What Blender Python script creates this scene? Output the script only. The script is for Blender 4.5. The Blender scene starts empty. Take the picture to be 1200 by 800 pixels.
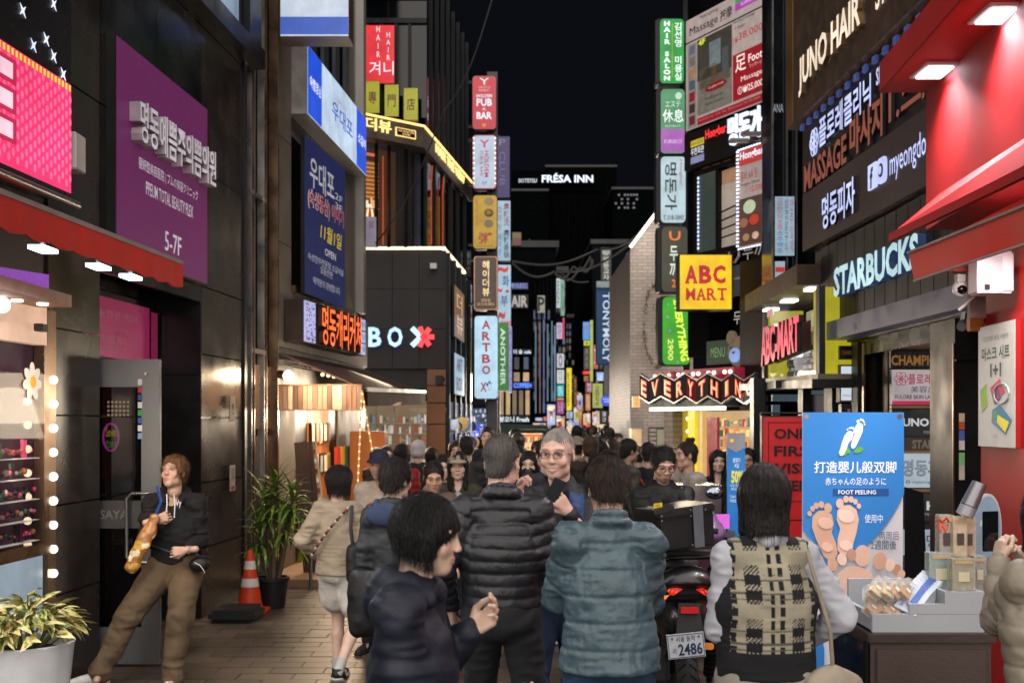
import bpy,bmesh,math,random
import numpy as np
from mathutils import Vector,Matrix
rnd = random.Random(7)
sc = bpy.context.scene
COL = sc.collection
F,CX,CY,H = 1333.333,600.0,495.0,1.85      # focal length in photo pixels, principal column, horizon row, eye height
# ---------------------------------------------------------------- camera, world, sun, exposure
cam_d = bpy.data.cameras.new('camera'); cam = bpy.data.objects.new('camera',cam_d); COL.objects.link(cam)
cam.location = (0,0,H); cam.rotation_euler = (math.radians(90),0,0)
cam_d.lens = 40; cam_d.sensor_width = 36; cam_d.shift_y = 95 / 1200
cam_d.clip_start = 0.05; cam_d.clip_end = 600
cam_d.dof.use_dof = True; cam_d.dof.focus_distance = 6.0; cam_d.dof.aperture_fstop = 4.0
sc.camera = cam
world = bpy.data.worlds.new('World'); sc.world = world; world.use_nodes = True
wn = world.node_tree; bg = wn.nodes['Background']
sky = wn.nodes.new('ShaderNodeTexSky'); sky.sky_type = 'NISHITA'; sky.sun_disc = False
sky.sun_elevation = math.radians(-7); sky.sun_rotation = math.radians(180)
glow = wn.nodes.new('ShaderNodeVectorMath'); glow.operation = 'ADD'; glow.inputs[1].default_value = (.020,.023,.034)   # city glow in the night sky
wn.links.new(sky.outputs[0],glow.inputs[0]); wn.links.new(glow.outputs[0],bg.inputs[0]); bg.inputs[1].default_value = 0.15
sl = bpy.data.lights.new('fill_sun','SUN'); sl.energy = 4.5; sl.angle = math.radians(110); sl.color = (1.0,0.93,0.86)  # broad fill added from behind the camera, standing in for city light at night
so = bpy.data.objects.new('fill_sun',sl); COL.objects.link(so); so.rotation_euler = (math.radians(58),0,math.radians(-6))
sc.view_settings.view_transform = 'Standard'; sc.view_settings.look = 'None'
sc.view_settings.exposure = 0.2; sc.view_settings.gamma = 1.0
sc.render.engine = 'CYCLES'
sc.cycles.use_denoising = True
sc.cycles.max_bounces = 6; sc.cycles.diffuse_bounces = 2; sc.cycles.glossy_bounces = 3
sc.cycles.transmission_bounces = 4; sc.cycles.transparent_max_bounces = 8
sc.cycles.caustics_reflective = False; sc.cycles.caustics_refractive = False
sc.cycles.sample_clamp_indirect = 3.0
# ---------------------------------------------------------------- helpers
def pt(px,py,Y):
 return Vector(((px - CX) / F * Y,Y,H + (CY - py) / F * Y))
def lin(hx):
 hx = hx.lstrip('#')
 c = [int(hx[i:i + 2],16) / 255 for i in (0,2,4)]
 return tuple(v / 12.92 if v <= 0.04045 else ((v + 0.055) / 1.055) ** 2.4 for v in c)
_M = {}
def mat(name,col='808080',rough=0.6,metal=0.0,noise=(6,0.25),bump=(60,0.15),em=None,es=1.0,
  trans=0.0,alpha=1.0,coat=0.0,vcol=False,aniso=None,ior=1.45,objc=True,sheen=0.0,wpos=False,wr=None):
 key = (name,col,rough,metal,noise,bump,em,es,trans,alpha,coat,vcol,aniso,sheen,wr)
 if key in _M: return _M[key]
 m = bpy.data.materials.new(name); m.use_nodes = True
 nt = m.node_tree; b = nt.nodes['Principled BSDF']
 c = lin(col) if isinstance(col,str) else col
 b.inputs['Roughness'].default_value = rough; b.inputs['Metallic'].default_value = metal
 b.inputs['IOR'].default_value = ior
 if coat: b.inputs['Coat Weight'].default_value = coat; b.inputs['Coat Roughness'].default_value = 0.08
 if trans: b.inputs['Transmission Weight'].default_value = trans
 if alpha < 1: b.inputs['Alpha'].default_value = alpha
 if sheen: b.inputs['Sheen Weight'].default_value = sheen
 tc = nt.nodes.new('ShaderNodeTexCoord'); mp = nt.nodes.new('ShaderNodeMapping')
 nt.links.new(nt.nodes.new('ShaderNodeNewGeometry').outputs['Position'] if wpos else tc.outputs['Object'],mp.inputs[0])
 if aniso: mp.inputs['Scale'].default_value = aniso
 src = None
 if vcol:
  a = nt.nodes.new('ShaderNodeAttribute'); a.attribute_name = 'Col'; src = a.outputs['Color']
 if noise:
  n = nt.nodes.new('ShaderNodeTexNoise'); n.inputs['Scale'].default_value = noise[0]; n.inputs['Detail'].default_value = 5
  nt.links.new(mp.outputs[0],n.inputs['Vector'])
  mr = nt.nodes.new('ShaderNodeMapRange'); mr.inputs[1].default_value = 0.3; mr.inputs[2].default_value = 0.7
  mr.inputs[3].default_value = 1 - noise[1]; mr.inputs[4].default_value = 1 + noise[1] * 0.6
  nt.links.new(n.outputs[0],mr.inputs[0])
  mx = nt.nodes.new('ShaderNodeVectorMath'); mx.operation = 'SCALE'
  mx.inputs[0].default_value = c
  if src: nt.links.new(src,mx.inputs[0])
  nt.links.new(mr.outputs[0],mx.inputs['Scale'])
  nt.links.new(mx.outputs[0],b.inputs['Base Color'])
  mr2 = nt.nodes.new('ShaderNodeMapRange'); mr2.inputs[1].default_value = 0.3; mr2.inputs[2].default_value = 0.7
  mr2.inputs[3].default_value = max(0.02,rough - 0.08); mr2.inputs[4].default_value = min(1,rough + 0.1)
  nt.links.new(n.outputs[0],mr2.inputs[0]); nt.links.new(mr2.outputs[0],b.inputs['Roughness'])
 elif src: nt.links.new(src,b.inputs['Base Color'])
 else: b.inputs['Base Color'].default_value = (*c,1)
 if bump:
  n2 = nt.nodes.new('ShaderNodeTexNoise'); n2.inputs['Scale'].default_value = bump[0]; n2.inputs['Detail'].default_value = 4
  nt.links.new(mp.outputs[0],n2.inputs['Vector'])
  bp = nt.nodes.new('ShaderNodeBump'); bp.inputs['Strength'].default_value = bump[1]; bp.inputs['Distance'].default_value = 0.01
  nt.links.new(n2.outputs[0],bp.inputs['Height']); nt.links.new(bp.outputs[0],b.inputs['Normal'])
  if wr:
   n3 = nt.nodes.new('ShaderNodeTexNoise'); n3.noise_type = 'RIDGED_MULTIFRACTAL'; n3.inputs['Scale'].default_value = wr[0]; n3.inputs['Detail'].default_value = 3; n3.inputs['Distortion'].default_value = .8
   nt.links.new(mp.outputs[0],n3.inputs['Vector']); b3 = nt.nodes.new('ShaderNodeBump'); b3.inputs['Strength'].default_value = wr[1]; b3.inputs['Distance'].default_value = .02
   nt.links.new(n3.outputs[0],b3.inputs['Height']); nt.links.new(b3.outputs[0],bp.inputs['Normal'])
 if em is not None:
  e = lin(em) if isinstance(em,str) else em
  b.inputs['Emission Color'].default_value = (*e,1); b.inputs['Emission Strength'].default_value = es
  if vcol: nt.links.new(src,b.inputs['Emission Color'])
 m['es'] = 1 if em is not None else 0
 _M[key] = m
 return m
def lit(col,es=1.0,light=True,name='lit_panel',uneven=0.28):
 """a backlit face: emission in the sign's own colour, slightly uneven as tubes behind it are"""
 key = ('lit',col,es,light,uneven)
 if key in _M: return _M[key]
 m = bpy.data.materials.new(name); m.use_nodes = True
 nt = m.node_tree; b = nt.nodes['Principled BSDF']
 b.inputs['Base Color'].default_value = (0.03,0.03,0.03,1); b.inputs['Roughness'].default_value = 0.35
 c = lin(col)
 b.inputs['Emission Color'].default_value = (*c,1)
 tc = nt.nodes.new('ShaderNodeTexCoord'); n = nt.nodes.new('ShaderNodeTexNoise'); n.inputs['Scale'].default_value = 2.3; n.inputs['Detail'].default_value = 7; n.inputs['Roughness'].default_value = .6
 nt.links.new(tc.outputs['Object'],n.inputs['Vector'])
 mr = nt.nodes.new('ShaderNodeMapRange'); mr.inputs[1].default_value = 0.3; mr.inputs[2].default_value = 0.7
 mr.inputs[3].default_value = es * (1 - uneven); mr.inputs[4].default_value = es * (1 + uneven)
 nt.links.new(n.outputs[0],mr.inputs[0]); nt.links.new(mr.outputs[0],b.inputs['Emission Strength'])
 m.cycles.emission_sampling = 'AUTO' if light else 'NONE'
 _M[key] = m
 return m
INV = {}
def tag(o,label=None,cat=None,group=None,kind=None):
 if label: o['label'] = label
 if cat: o['category'] = cat
 if group: o['group'] = group
 if kind: o['kind'] = kind
 return o
def thing(name,label,cat,loc=(0,0,0),rz=0.0,group=None):
 o = bpy.data.objects.new(name,None); COL.objects.link(o)
 o.empty_display_size = 0.1
 o.location = loc; o.rotation_euler = (0,0,rz)
 INV[o.name] = (Matrix.Translation(Vector(loc)) @ Matrix.Rotation(rz,4,'Z')).inverted()
 return tag(o,label,cat,group)
class MB:
 def __init__(s): s.v = []; s.f = []; s.mi = []; s.m = 0
 def add(s,vs,fs):
  n = len(s.v); s.v += [tuple(v) for v in vs]
  for f in fs: s.f.append(tuple(n + i for i in f)); s.mi.append(s.m)
  return s
 def box(s,c,d,M=None):
  x,y,z = d[0] / 2,d[1] / 2,d[2] / 2
  vs = [Vector((sx * x,sy * y,sz * z)) for sz in (-1,1) for sy in (-1,1) for sx in (-1,1)]
  if M is not None: vs = [M @ v for v in vs]
  c = Vector(c)
  return s.add([v + c for v in vs],[(0,2,3,1),(4,5,7,6),(0,1,5,4),(2,6,7,3),(0,4,6,2),(1,3,7,5)])
 def bb(s,x0,x1,y0,y1,z0,z1):
  return s.box(((x0 + x1) / 2,(y0 + y1) / 2,(z0 + z1) / 2),(x1 - x0,y1 - y0,z1 - z0))
 def bar(s,a,b,w,t=None,up=Vector((0,0,1))):
  a,b = Vector(a),Vector(b); t = t or w; d = (b - a).normalized()
  if abs(d.dot(up)) > 0.98: up = Vector((0,1,0))
  r = d.cross(up).normalized(); u = r.cross(d)
  vs = [p + r * (w / 2 * i) + u * (t / 2 * j) for p in (a,b) for i,j in ((-1,-1),(1,-1),(1,1),(-1,1))]
  return s.add(vs,[(0,3,2,1),(4,5,6,7),(0,1,5,4),(1,2,6,5),(2,3,7,6),(3,0,4,7)])
 def tube(s,pts,r,n=8,caps=True):
  pts = [Vector(p) for p in pts]; rs = r if isinstance(r,(list,tuple)) else [r] * len(pts)
  base = len(s.v); prev = None
  for i,p in enumerate(pts):
   d = (pts[min(i + 1,len(pts) - 1)] - pts[max(i - 1,0)])
   d = d.normalized() if d.length > 1e-9 else Vector((0,0,1))
   if prev is None:
    up = Vector((0,0,1)) if abs(d.z) < 0.9 else Vector((1,0,0)); a = d.cross(up).normalized()
   else:
    a = prev - d * prev.dot(d); a = a.normalized() if a.length > 1e-6 else d.orthogonal().normalized()
   prev = a; b = d.cross(a)
   for k in range(n):
    t = 2 * math.pi * k / n; s.v.append(tuple(p + (a * math.cos(t) + b * math.sin(t)) * rs[i]))
  for i in range(len(pts) - 1):
   for k in range(n):
    k2 = (k + 1) % n; A = base + i * n; B = A + n
    s.f.append((A + k,A + k2,B + k2,B + k)); s.mi.append(s.m)
  if caps:
   s.f.append(tuple(base + k for k in range(n))[::-1]); s.mi.append(s.m)
   e = base + (len(pts) - 1) * n; s.f.append(tuple(e + k for k in range(n))); s.mi.append(s.m)
  return s
 def lathe(s,c,prof,n=20,sx=1,sy=1):
  c = Vector(c); base = len(s.v)
  for r,z in prof:
   for k in range(n):
    t = 2 * math.pi * k / n; s.v.append((c.x + r * math.cos(t) * sx,c.y + r * math.sin(t) * sy,c.z + z))
  for i in range(len(prof) - 1):
   for k in range(n):
    k2 = (k + 1) % n; A = base + i * n; B = A + n
    s.f.append((A + k,A + k2,B + k2,B + k)); s.mi.append(s.m)
  s.f.append(tuple(base + k for k in range(n))[::-1]); s.mi.append(s.m)
  e = base + (len(prof) - 1) * n; s.f.append(tuple(e + k for k in range(n))); s.mi.append(s.m)
  return s
 def ball(s,c,r,n=10,sc3=(1,1,1)):
  pr = [(max(1e-4,math.sin(math.pi * i / n)) * r,-math.cos(math.pi * i / n) * r * sc3[2]) for i in range(n + 1)]
  return s.lathe(c,pr,n + 4,sc3[0],sc3[1])
 def slab(s,q,d):
  """a plate whose front face is the quad q (TL,TR,BR,BL seen from the front), d deep behind it"""
  n = qn(q); b = [p - n * d for p in q]
  return s.add(list(q) + b,[(0,3,2,1),(4,5,6,7),(0,1,5,4),(1,2,6,5),(2,3,7,6),(3,0,4,7)])
 def poly(s,pts2,q,off=0.0,d=0.004):
  """flat outline in the unit square of quad q, raised off, d thick"""
  n = qn(q); k = len(pts2)
  fr = [bil(q,u,v) + n * (off + d) for u,v in pts2]; bk = [p - n * d for p in fr]
  fs = [tuple(range(k)),tuple(range(k,2 * k))[::-1]] + [(i,i + k,(i + 1) % k + k,(i + 1) % k) for i in range(k)]
  return s.add(fr + bk,fs)
 def build(s,name,m,parent=None,smooth=None,bevel=0,world=True):
  me = bpy.data.meshes.new(name)
  vs = s.v
  if parent is not None and world and parent.name in INV:
   I = INV[parent.name]; vs = [tuple(I @ Vector(v)) for v in vs]
  me.from_pydata(vs,[],s.f);
  ms = m if isinstance(m,(list,tuple)) else [m]
  for x in ms: me.materials.append(x)
  if len(ms) > 1: me.polygons.foreach_set('material_index',s.mi)
  bm = bmesh.new(); bm.from_mesh(me)
  bmesh.ops.recalc_face_normals(bm,faces=bm.faces)
  if bevel: bmesh.ops.bevel(bm,geom=list(bm.edges),offset=bevel,segments=2,affect='EDGES',clamp_overlap=True)
  bm.to_mesh(me); bm.free()
  if smooth or bevel:
   me.shade_smooth(); me.set_sharp_from_angle(angle=math.radians(smooth or 35))
  o = bpy.data.objects.new(name,me); COL.objects.link(o)
  if parent is not None:
   o.parent = parent; INV[o.name] = INV.get(parent.name,Matrix())
  return o
def qn(q):
 return (q[1] - q[0]).cross(q[0] - q[3]).normalized()
def bil(q,u,v):
 """u to the right, v down"""
 a = q[0].lerp(q[1],u); b = q[3].lerp(q[2],u); return a.lerp(b,v)
def rect(px0,py0,px1,py1,Y):
 """a face square to the street at distance Y whose corners show at these photo pixels"""
 return [pt(px0,py0,Y),pt(px1,py0,Y),pt(px1,py1,Y),pt(px0,py1,Y)]
def qh(TL,TR,BR,BL,Y0):
 """a wall-like face with level top and bottom edges; its left edge stands Y0 away, the far/near end follows from perspective"""
 zb = H + (CY - BL[1]) / F * Y0; Yb = (zb - H) * F / (CY - BR[1])
 zt = H + (CY - TL[1]) / F * Y0; Yt = (zt - H) * F / (CY - TR[1])
 Y1 = Yb if abs(CY - BR[1]) > abs(CY - TR[1]) else Yt
 q = [pt(TL[0],TL[1],Y0),pt(TR[0],TR[1],Y1),pt(BR[0],BR[1],Y1),pt(BL[0],BL[1],Y0)]
 q[0].x = q[3].x; q[1].x = q[2].x
 return q
def sub(q,u0,v0,u1,v1,off=0.0):
 n = qn(q); return [bil(q,u0,v0) + n * off,bil(q,u1,v0) + n * off,bil(q,u1,v1) + n * off,bil(q,u0,v1) + n * off]
_T = {}
def text_mesh(s,bold=0.0,space=1.0,line=1.0):
 bold = bold * (.40 if any(ord(c) > 0x2000 for c in s) else .62)
 key = (s,bold,space,line)
 if key in _T: return _T[key]
 cu = bpy.data.curves.new('lettering','FONT'); cu.body = s; cu.size = 1; cu.resolution_u = 2
 cu.offset = bold; cu.align_x = 'CENTER'; cu.space_character = space; cu.space_line = line
 ob = bpy.data.objects.new('lettering',cu); COL.objects.link(ob)
 me = bpy.data.meshes.new_from_object(ob)
 co = np.empty(len(me.vertices) * 3,np.float32); me.vertices.foreach_get('co',co); co = co.reshape(-1,3)
 fs = [tuple(p.vertices) for p in me.polygons]
 bpy.data.objects.remove(ob); bpy.data.curves.remove(cu); bpy.data.meshes.remove(me)
 if len(co) == 0: raise ValueError('no glyphs ' + s)
 _T[key] = (co,fs); return _T[key]
def letters(s,q,box,m,parent,bold=0.0,rot=0,off=0.004,ext=0.0,side=None,space=1.0,line=1.0,keep=False,name='lettering',curve=None,shear=0):
 """lettering fitted in box=(u0,v0,u1,v1) of the face q; rot 90/-90 turns the run of the text; ext = depth of channel letters"""
 co,fs = text_mesh(s,bold,space,line)
 x,y = co[:,0],co[:,1]
 if shear: x = x + shear * y
 if rot == 90: x,y = -y,x
 elif rot == -90: x,y = y,-x
 x0,x1,y0,y1 = x.min(),x.max(),y.min(),y.max()
 u = (x - x0) / max(1e-6,x1 - x0); v = 1 - (y - y0) / max(1e-6,y1 - y0)
 u = box[0] + u * (box[2] - box[0]); v = box[1] + v * (box[3] - box[1])
 Q = np.array([list(p) for p in q]); n = np.array(list(qn(q)))
 P = (Q[0] * ((1 - u) * (1 - v))[:,None] + Q[1] * (u * (1 - v))[:,None] + Q[2] * (u * v)[:,None] + Q[3] * ((1 - u) * v)[:,None])
 P = P + n * (off + ext)
 k = len(P); mb = MB()
 mb.v = [tuple(p) for p in P]; mb.f = list(fs); mb.mi = [0] * len(fs)
 if ext > 0:
  from collections import Counter
  cnt = Counter(); dire = {}
  for f in fs:
   for i in range(len(f)):
    a,b = f[i],f[(i + 1) % len(f)]; e = (min(a,b),max(a,b)); cnt[e] += 1; dire[e] = (a,b)
  bk = P - n * ext; mb.v += [tuple(p) for p in bk]
  for e,c in cnt.items():
   if c == 1:
    a,b = dire[e]; mb.f.append((b,a,a + k,b + k)); mb.mi.append(1)
 ob_ms = [m,side or m] if ext > 0 else m
 me = bpy.data.meshes.new(name)
 vs = mb.v
 if parent is not None and parent.name in INV:
  I = np.array(INV[parent.name]); A = np.array(vs); vs = (A @ I[:3,:3].T + I[:3,3]).tolist()
 me.from_pydata(vs,[],mb.f)
 for mm in (ob_ms if isinstance(ob_ms,list) else [ob_ms]): me.materials.append(mm)
 if ext > 0: me.polygons.foreach_set('material_index',mb.mi)
 o = bpy.data.objects.new(name,me); COL.objects.link(o)
 if parent is not None: o.parent = parent
 return o
def lamp(name,kind,loc,energy,col,size=0.3,target=None,spot=None,sizey=None,spread=None):
 d = bpy.data.lights.new(name,kind); d.energy = energy; d.color = col
 if kind == 'AREA':
  d.size = size
  if spread: d.spread = math.radians(spread)
  if sizey: d.shape = 'RECTANGLE'; d.size_y = sizey
 else: d.shadow_soft_size = size
 if spot: d.spot_size = math.radians(spot); d.spot_blend = 0.6
 o = bpy.data.objects.new(name,d); COL.objects.link(o); o.location = loc
 if target is not None:
  o.rotation_euler = (Vector(target) - Vector(loc)).to_track_quat('-Z','Y').to_euler()
 return o
# ---------------------------------------------------------------- bodies: smooth-union distance fields meshed with surface nets
class Field:
 def __init__(s,lo,hi,h):
  s.ax = [np.arange(lo[i],hi[i] + h,h,dtype=np.float32) for i in range(3)]
  s.h = h; s.D = np.full([len(a) for a in s.ax],0.2,np.float32)
 def _blk(s,lo,hi):
  sl = []
  for i in range(3):
   a = max(0,int((lo[i] - s.ax[i][0]) / s.h)); b = min(len(s.ax[i]),int((hi[i] - s.ax[i][0]) / s.h) + 2)
   if b <= a: return None
   sl.append(slice(a,b))
  return tuple(sl)
 def _apply(s,sl,d,k,op):
  D = s.D[sl]
  if op == 'sub':
   d = -d; h = np.maximum(k - np.abs(D - d),0) / k; s.D[sl] = np.maximum(D,d) + h * h * k * 0.25
  else:
   h = np.maximum(k - np.abs(D - d),0) / k; s.D[sl] = np.minimum(D,d) - h * h * k * 0.25
 def cap(s,a,b,ra,rb=None,k=0.02,op='add',sq=None):
  """tapered capsule; sq = (sx, sy) flattens it about its own axis midpoint"""
  rb = ra if rb is None else rb
  a = np.array(a,np.float32); b = np.array(b,np.float32)
  m = max(ra,rb) * max(1,*(sq or (1,1))) + k + s.h * 2 + 0.01
  sl = s._blk(np.minimum(a,b) - m,np.maximum(a,b) + m)
  if sl is None: return s
  X,Y,Z = np.meshgrid(s.ax[0][sl[0]],s.ax[1][sl[1]],s.ax[2][sl[2]],indexing='ij')
  ba = b - a; L = float(ba @ ba) + 1e-9
  if sq:
   # flatten in x and y relative to the axis at this height
   t = np.clip(((Z - a[2]) / (ba[2] if abs(ba[2]) > 1e-6 else 1e-6)),0,1)
   px = (X - (a[0] + t * ba[0])) / sq[0]; py = (Y - (a[1] + t * ba[1])) / sq[1]; pz = Z - (a[2] + t * ba[2])
   d = (np.sqrt(px * px + py * py + pz * pz) - (ra + (rb - ra) * t)) * min(sq)
  else:
   t = np.clip(((X - a[0]) * ba[0] + (Y - a[1]) * ba[1] + (Z - a[2]) * ba[2]) / L,0,1)
   d = np.sqrt((X - a[0] - t * ba[0]) ** 2 + (Y - a[1] - t * ba[1]) ** 2 + (Z - a[2] - t * ba[2]) ** 2) - (ra + (rb - ra) * t)
  s._apply(sl,d,k,op); return s
 def ell(s,c,r,k=0.02,op='add',R=None):
  c = np.array(c,np.float32); r = np.array(r,np.float32); m = float(r.max()) + k + s.h * 2 + 0.01
  sl = s._blk(c - m,c + m)
  if sl is None: return s
  P = np.stack(np.meshgrid(s.ax[0][sl[0]] - c[0],s.ax[1][sl[1]] - c[1],s.ax[2][sl[2]] - c[2],indexing='ij'),-1)
  if R is not None: P = P @ np.array(R,np.float32)
  k0 = np.linalg.norm(P / r,axis=-1); k1 = np.linalg.norm(P / (r * r),axis=-1) + 1e-9
  d = k0 * (k0 - 1) / k1
  s._apply(sl,d.astype(np.float32),k,op); return s
 def plane_cut(s,p,n,k=0.006):
  """remove everything on the n side of the plane through p"""
  n = np.array(n,np.float32); n /= np.linalg.norm(n); p = np.array(p,np.float32)
  d = (s.ax[0][:,None,None] - p[0]) * n[0] + (s.ax[1][None,:,None] - p[1]) * n[1] + (s.ax[2][None,None,:] - p[2]) * n[2]
  s.D = np.maximum(s.D,d.astype(np.float32)); return s
 def mesh(s):
  D = s.D; D[0] = D[-1] = 0.1; D[:,0] = D[:,-1] = 0.1; D[:,:,0] = D[:,:,-1] = 0.1
  S = D < 0
  c = np.zeros([n - 1 for n in D.shape],np.int8)
  for i in (0,1):
   for j in (0,1):
    for k in (0,1):
     c += S[i:S.shape[0] - 1 + i,j:S.shape[1] - 1 + j,k:S.shape[2] - 1 + k]
  idx = np.argwhere((c > 0) & (c < 8))
  if len(idx) == 0: return np.zeros((0,3),np.float32),np.zeros((0,4),np.int32)
  cor = np.array([(i,j,k) for i in (0,1) for j in (0,1) for k in (0,1)])
  val = np.stack([D[idx[:,0] + o[0],idx[:,1] + o[1],idx[:,2] + o[2]] for o in cor],1)
  acc = np.zeros((len(idx),3)); cnt = np.zeros(len(idx))
  for a in range(8):
   for b in range(a + 1,8):
    if abs(cor[a] - cor[b]).sum() != 1: continue
    va,vb = val[:,a],val[:,b]; msk = (va < 0) != (vb < 0)
    t = np.where(msk,va / np.where(msk,va - vb,1),0)
    p = cor[a] + t[:,None] * (cor[b] - cor[a])
    acc += p * msk[:,None]; cnt += msk
  V = (idx + acc / cnt[:,None]) * s.h + np.array([a[0] for a in s.ax])
  M = np.full(c.shape,-1,np.int32); M[tuple(idx.T)] = np.arange(len(idx))
  faces = []
  for ax in range(3):
   sh = [slice(None)] * 3; sh[ax] = slice(0,-1); sh2 = [slice(None)] * 3; sh2[ax] = slice(1,None)
   A = S[tuple(sh)]; B = S[tuple(sh2)]
   e = np.argwhere(A != B); o1 = (ax + 1) % 3; o2 = (ax + 2) % 3
   e = e[(e[:,o1] > 0) & (e[:,o2] > 0)]
   if len(e) == 0: continue
   def g(d1,d2):
    q = e.copy(); q[:,o1] -= d1; q[:,o2] -= d2
    q = np.minimum(q,np.array(c.shape) - 1); return M[tuple(q.T)]
   quad = np.stack([g(1,1),g(0,1),g(0,0),g(1,0)],1)
   flip = ~A[tuple(e.T)]
   quad[flip] = quad[flip][:,::-1]
   faces.append(quad[(quad >= 0).all(1)])
  return V.astype(np.float32),np.concatenate(faces)
def vnoise(P,scale,seed=0):
 P = np.asarray(P,np.float64) * scale + seed * 17.3; i = np.floor(P).astype(np.int64); f = P - i; f = f * f * (3 - 2 * f)
 def hsh(a):
  n = (a[:,0] * 374761393 + a[:,1] * 668265263 + a[:,2] * 1274126177) & 0x7fffffff
  n = ((n ^ (n >> 13)) * 1274126177) & 0x7fffffff
  return (n ^ (n >> 16)) % 65536 / 32768.0 - 1
 r = 0
 for dx in (0,1):
  for dy in (0,1):
   for dz in (0,1):
    w = (f[:,0] if dx else 1 - f[:,0]) * (f[:,1] if dy else 1 - f[:,1]) * (f[:,2] if dz else 1 - f[:,2])
    r = r + w * hsh(i + np.array([dx,dy,dz]))
 return r
def normals(V,Fc):
 a,b,c,d = (V[Fc[:,i]] for i in range(4)); n = np.cross(c - a,d - b)
 N = np.zeros_like(V)
 for i in range(4): np.add.at(N,Fc[:,i],n)
 return N / (np.linalg.norm(N,axis=1,keepdims=True) + 1e-9)
def smoothv(V,Fc,it=1):
 for _ in range(it):
  A = np.zeros_like(V); c = np.zeros(len(V))
  for i in range(4):
   j = Fc[:,(i + 1) % 4]; np.add.at(A,Fc[:,i],V[j]); np.add.at(c,Fc[:,i],1)
   np.add.at(A,j,V[Fc[:,i]]); np.add.at(c,j,1)
  V = V * 0.4 + 0.6 * A / np.maximum(c,1)[:,None]
 return V.astype(np.float32)
def mesh_obj(name,parts,m,parent,cols=None):
 """parts = [(V, F)], local to parent; one mesh object"""
 vs = []; fs = []; n = 0
 for V,Fc in parts:
  vs.append(V); fs.append(Fc + n); n += len(V)
 V = np.concatenate(vs); Fc = np.concatenate(fs)
 me = bpy.data.meshes.new(name)
 me.vertices.add(len(V)); me.vertices.foreach_set('co',V.ravel())
 me.loops.add(len(Fc) * 4); me.loops.foreach_set('vertex_index',Fc.ravel().astype(np.int32))
 me.polygons.add(len(Fc)); me.polygons.foreach_set('loop_start',np.arange(0,len(Fc) * 4,4,dtype=np.int32))
 me.update(calc_edges=True); me.shade_smooth()
 me.materials.append(m)
 if cols is not None:
  at = me.color_attributes.new('Col','FLOAT_COLOR','POINT')
  C = np.ones((len(V),4),np.float32); C[:,:3] = np.concatenate(cols); at.data.foreach_set('color',C.ravel())
 o = bpy.data.objects.new(name,me); COL.objects.link(o); o.parent = parent
 INV[o.name] = Matrix()
 return o
def rotm(yaw=0,pitch=0,roll=0):
 """pitch>0 looks up, yaw>0 turns the face towards +x"""
 return np.array(Matrix.Rotation(yaw,3,'Z') @ Matrix.Rotation(-pitch,3,'X') @ Matrix.Rotation(roll,3,'Y'))
def ik(a,b,l1,l2,pole):
 a,b,pole = Vector(a),Vector(b),Vector(pole); d = b - a; L = min(d.length,(l1 + l2) * 0.995); dn = d.normalized()
 b = a + dn * L; x = (l1 * l1 - l2 * l2 + L * L) / (2 * L); hh = math.sqrt(max(0,l1 * l1 - x * x))
 p = pole - dn * pole.dot(dn); p = p.normalized() if p.length > 1e-5 else Vector((0,1,0))
 return a + dn * x + p * hh,b
SKIN = {'tan': (0.47,0.29,0.205),'pale': (0.60,0.41,0.315),'ruddy': (0.58,0.36,0.285),'fair': (0.62,0.44,0.345)}
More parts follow.
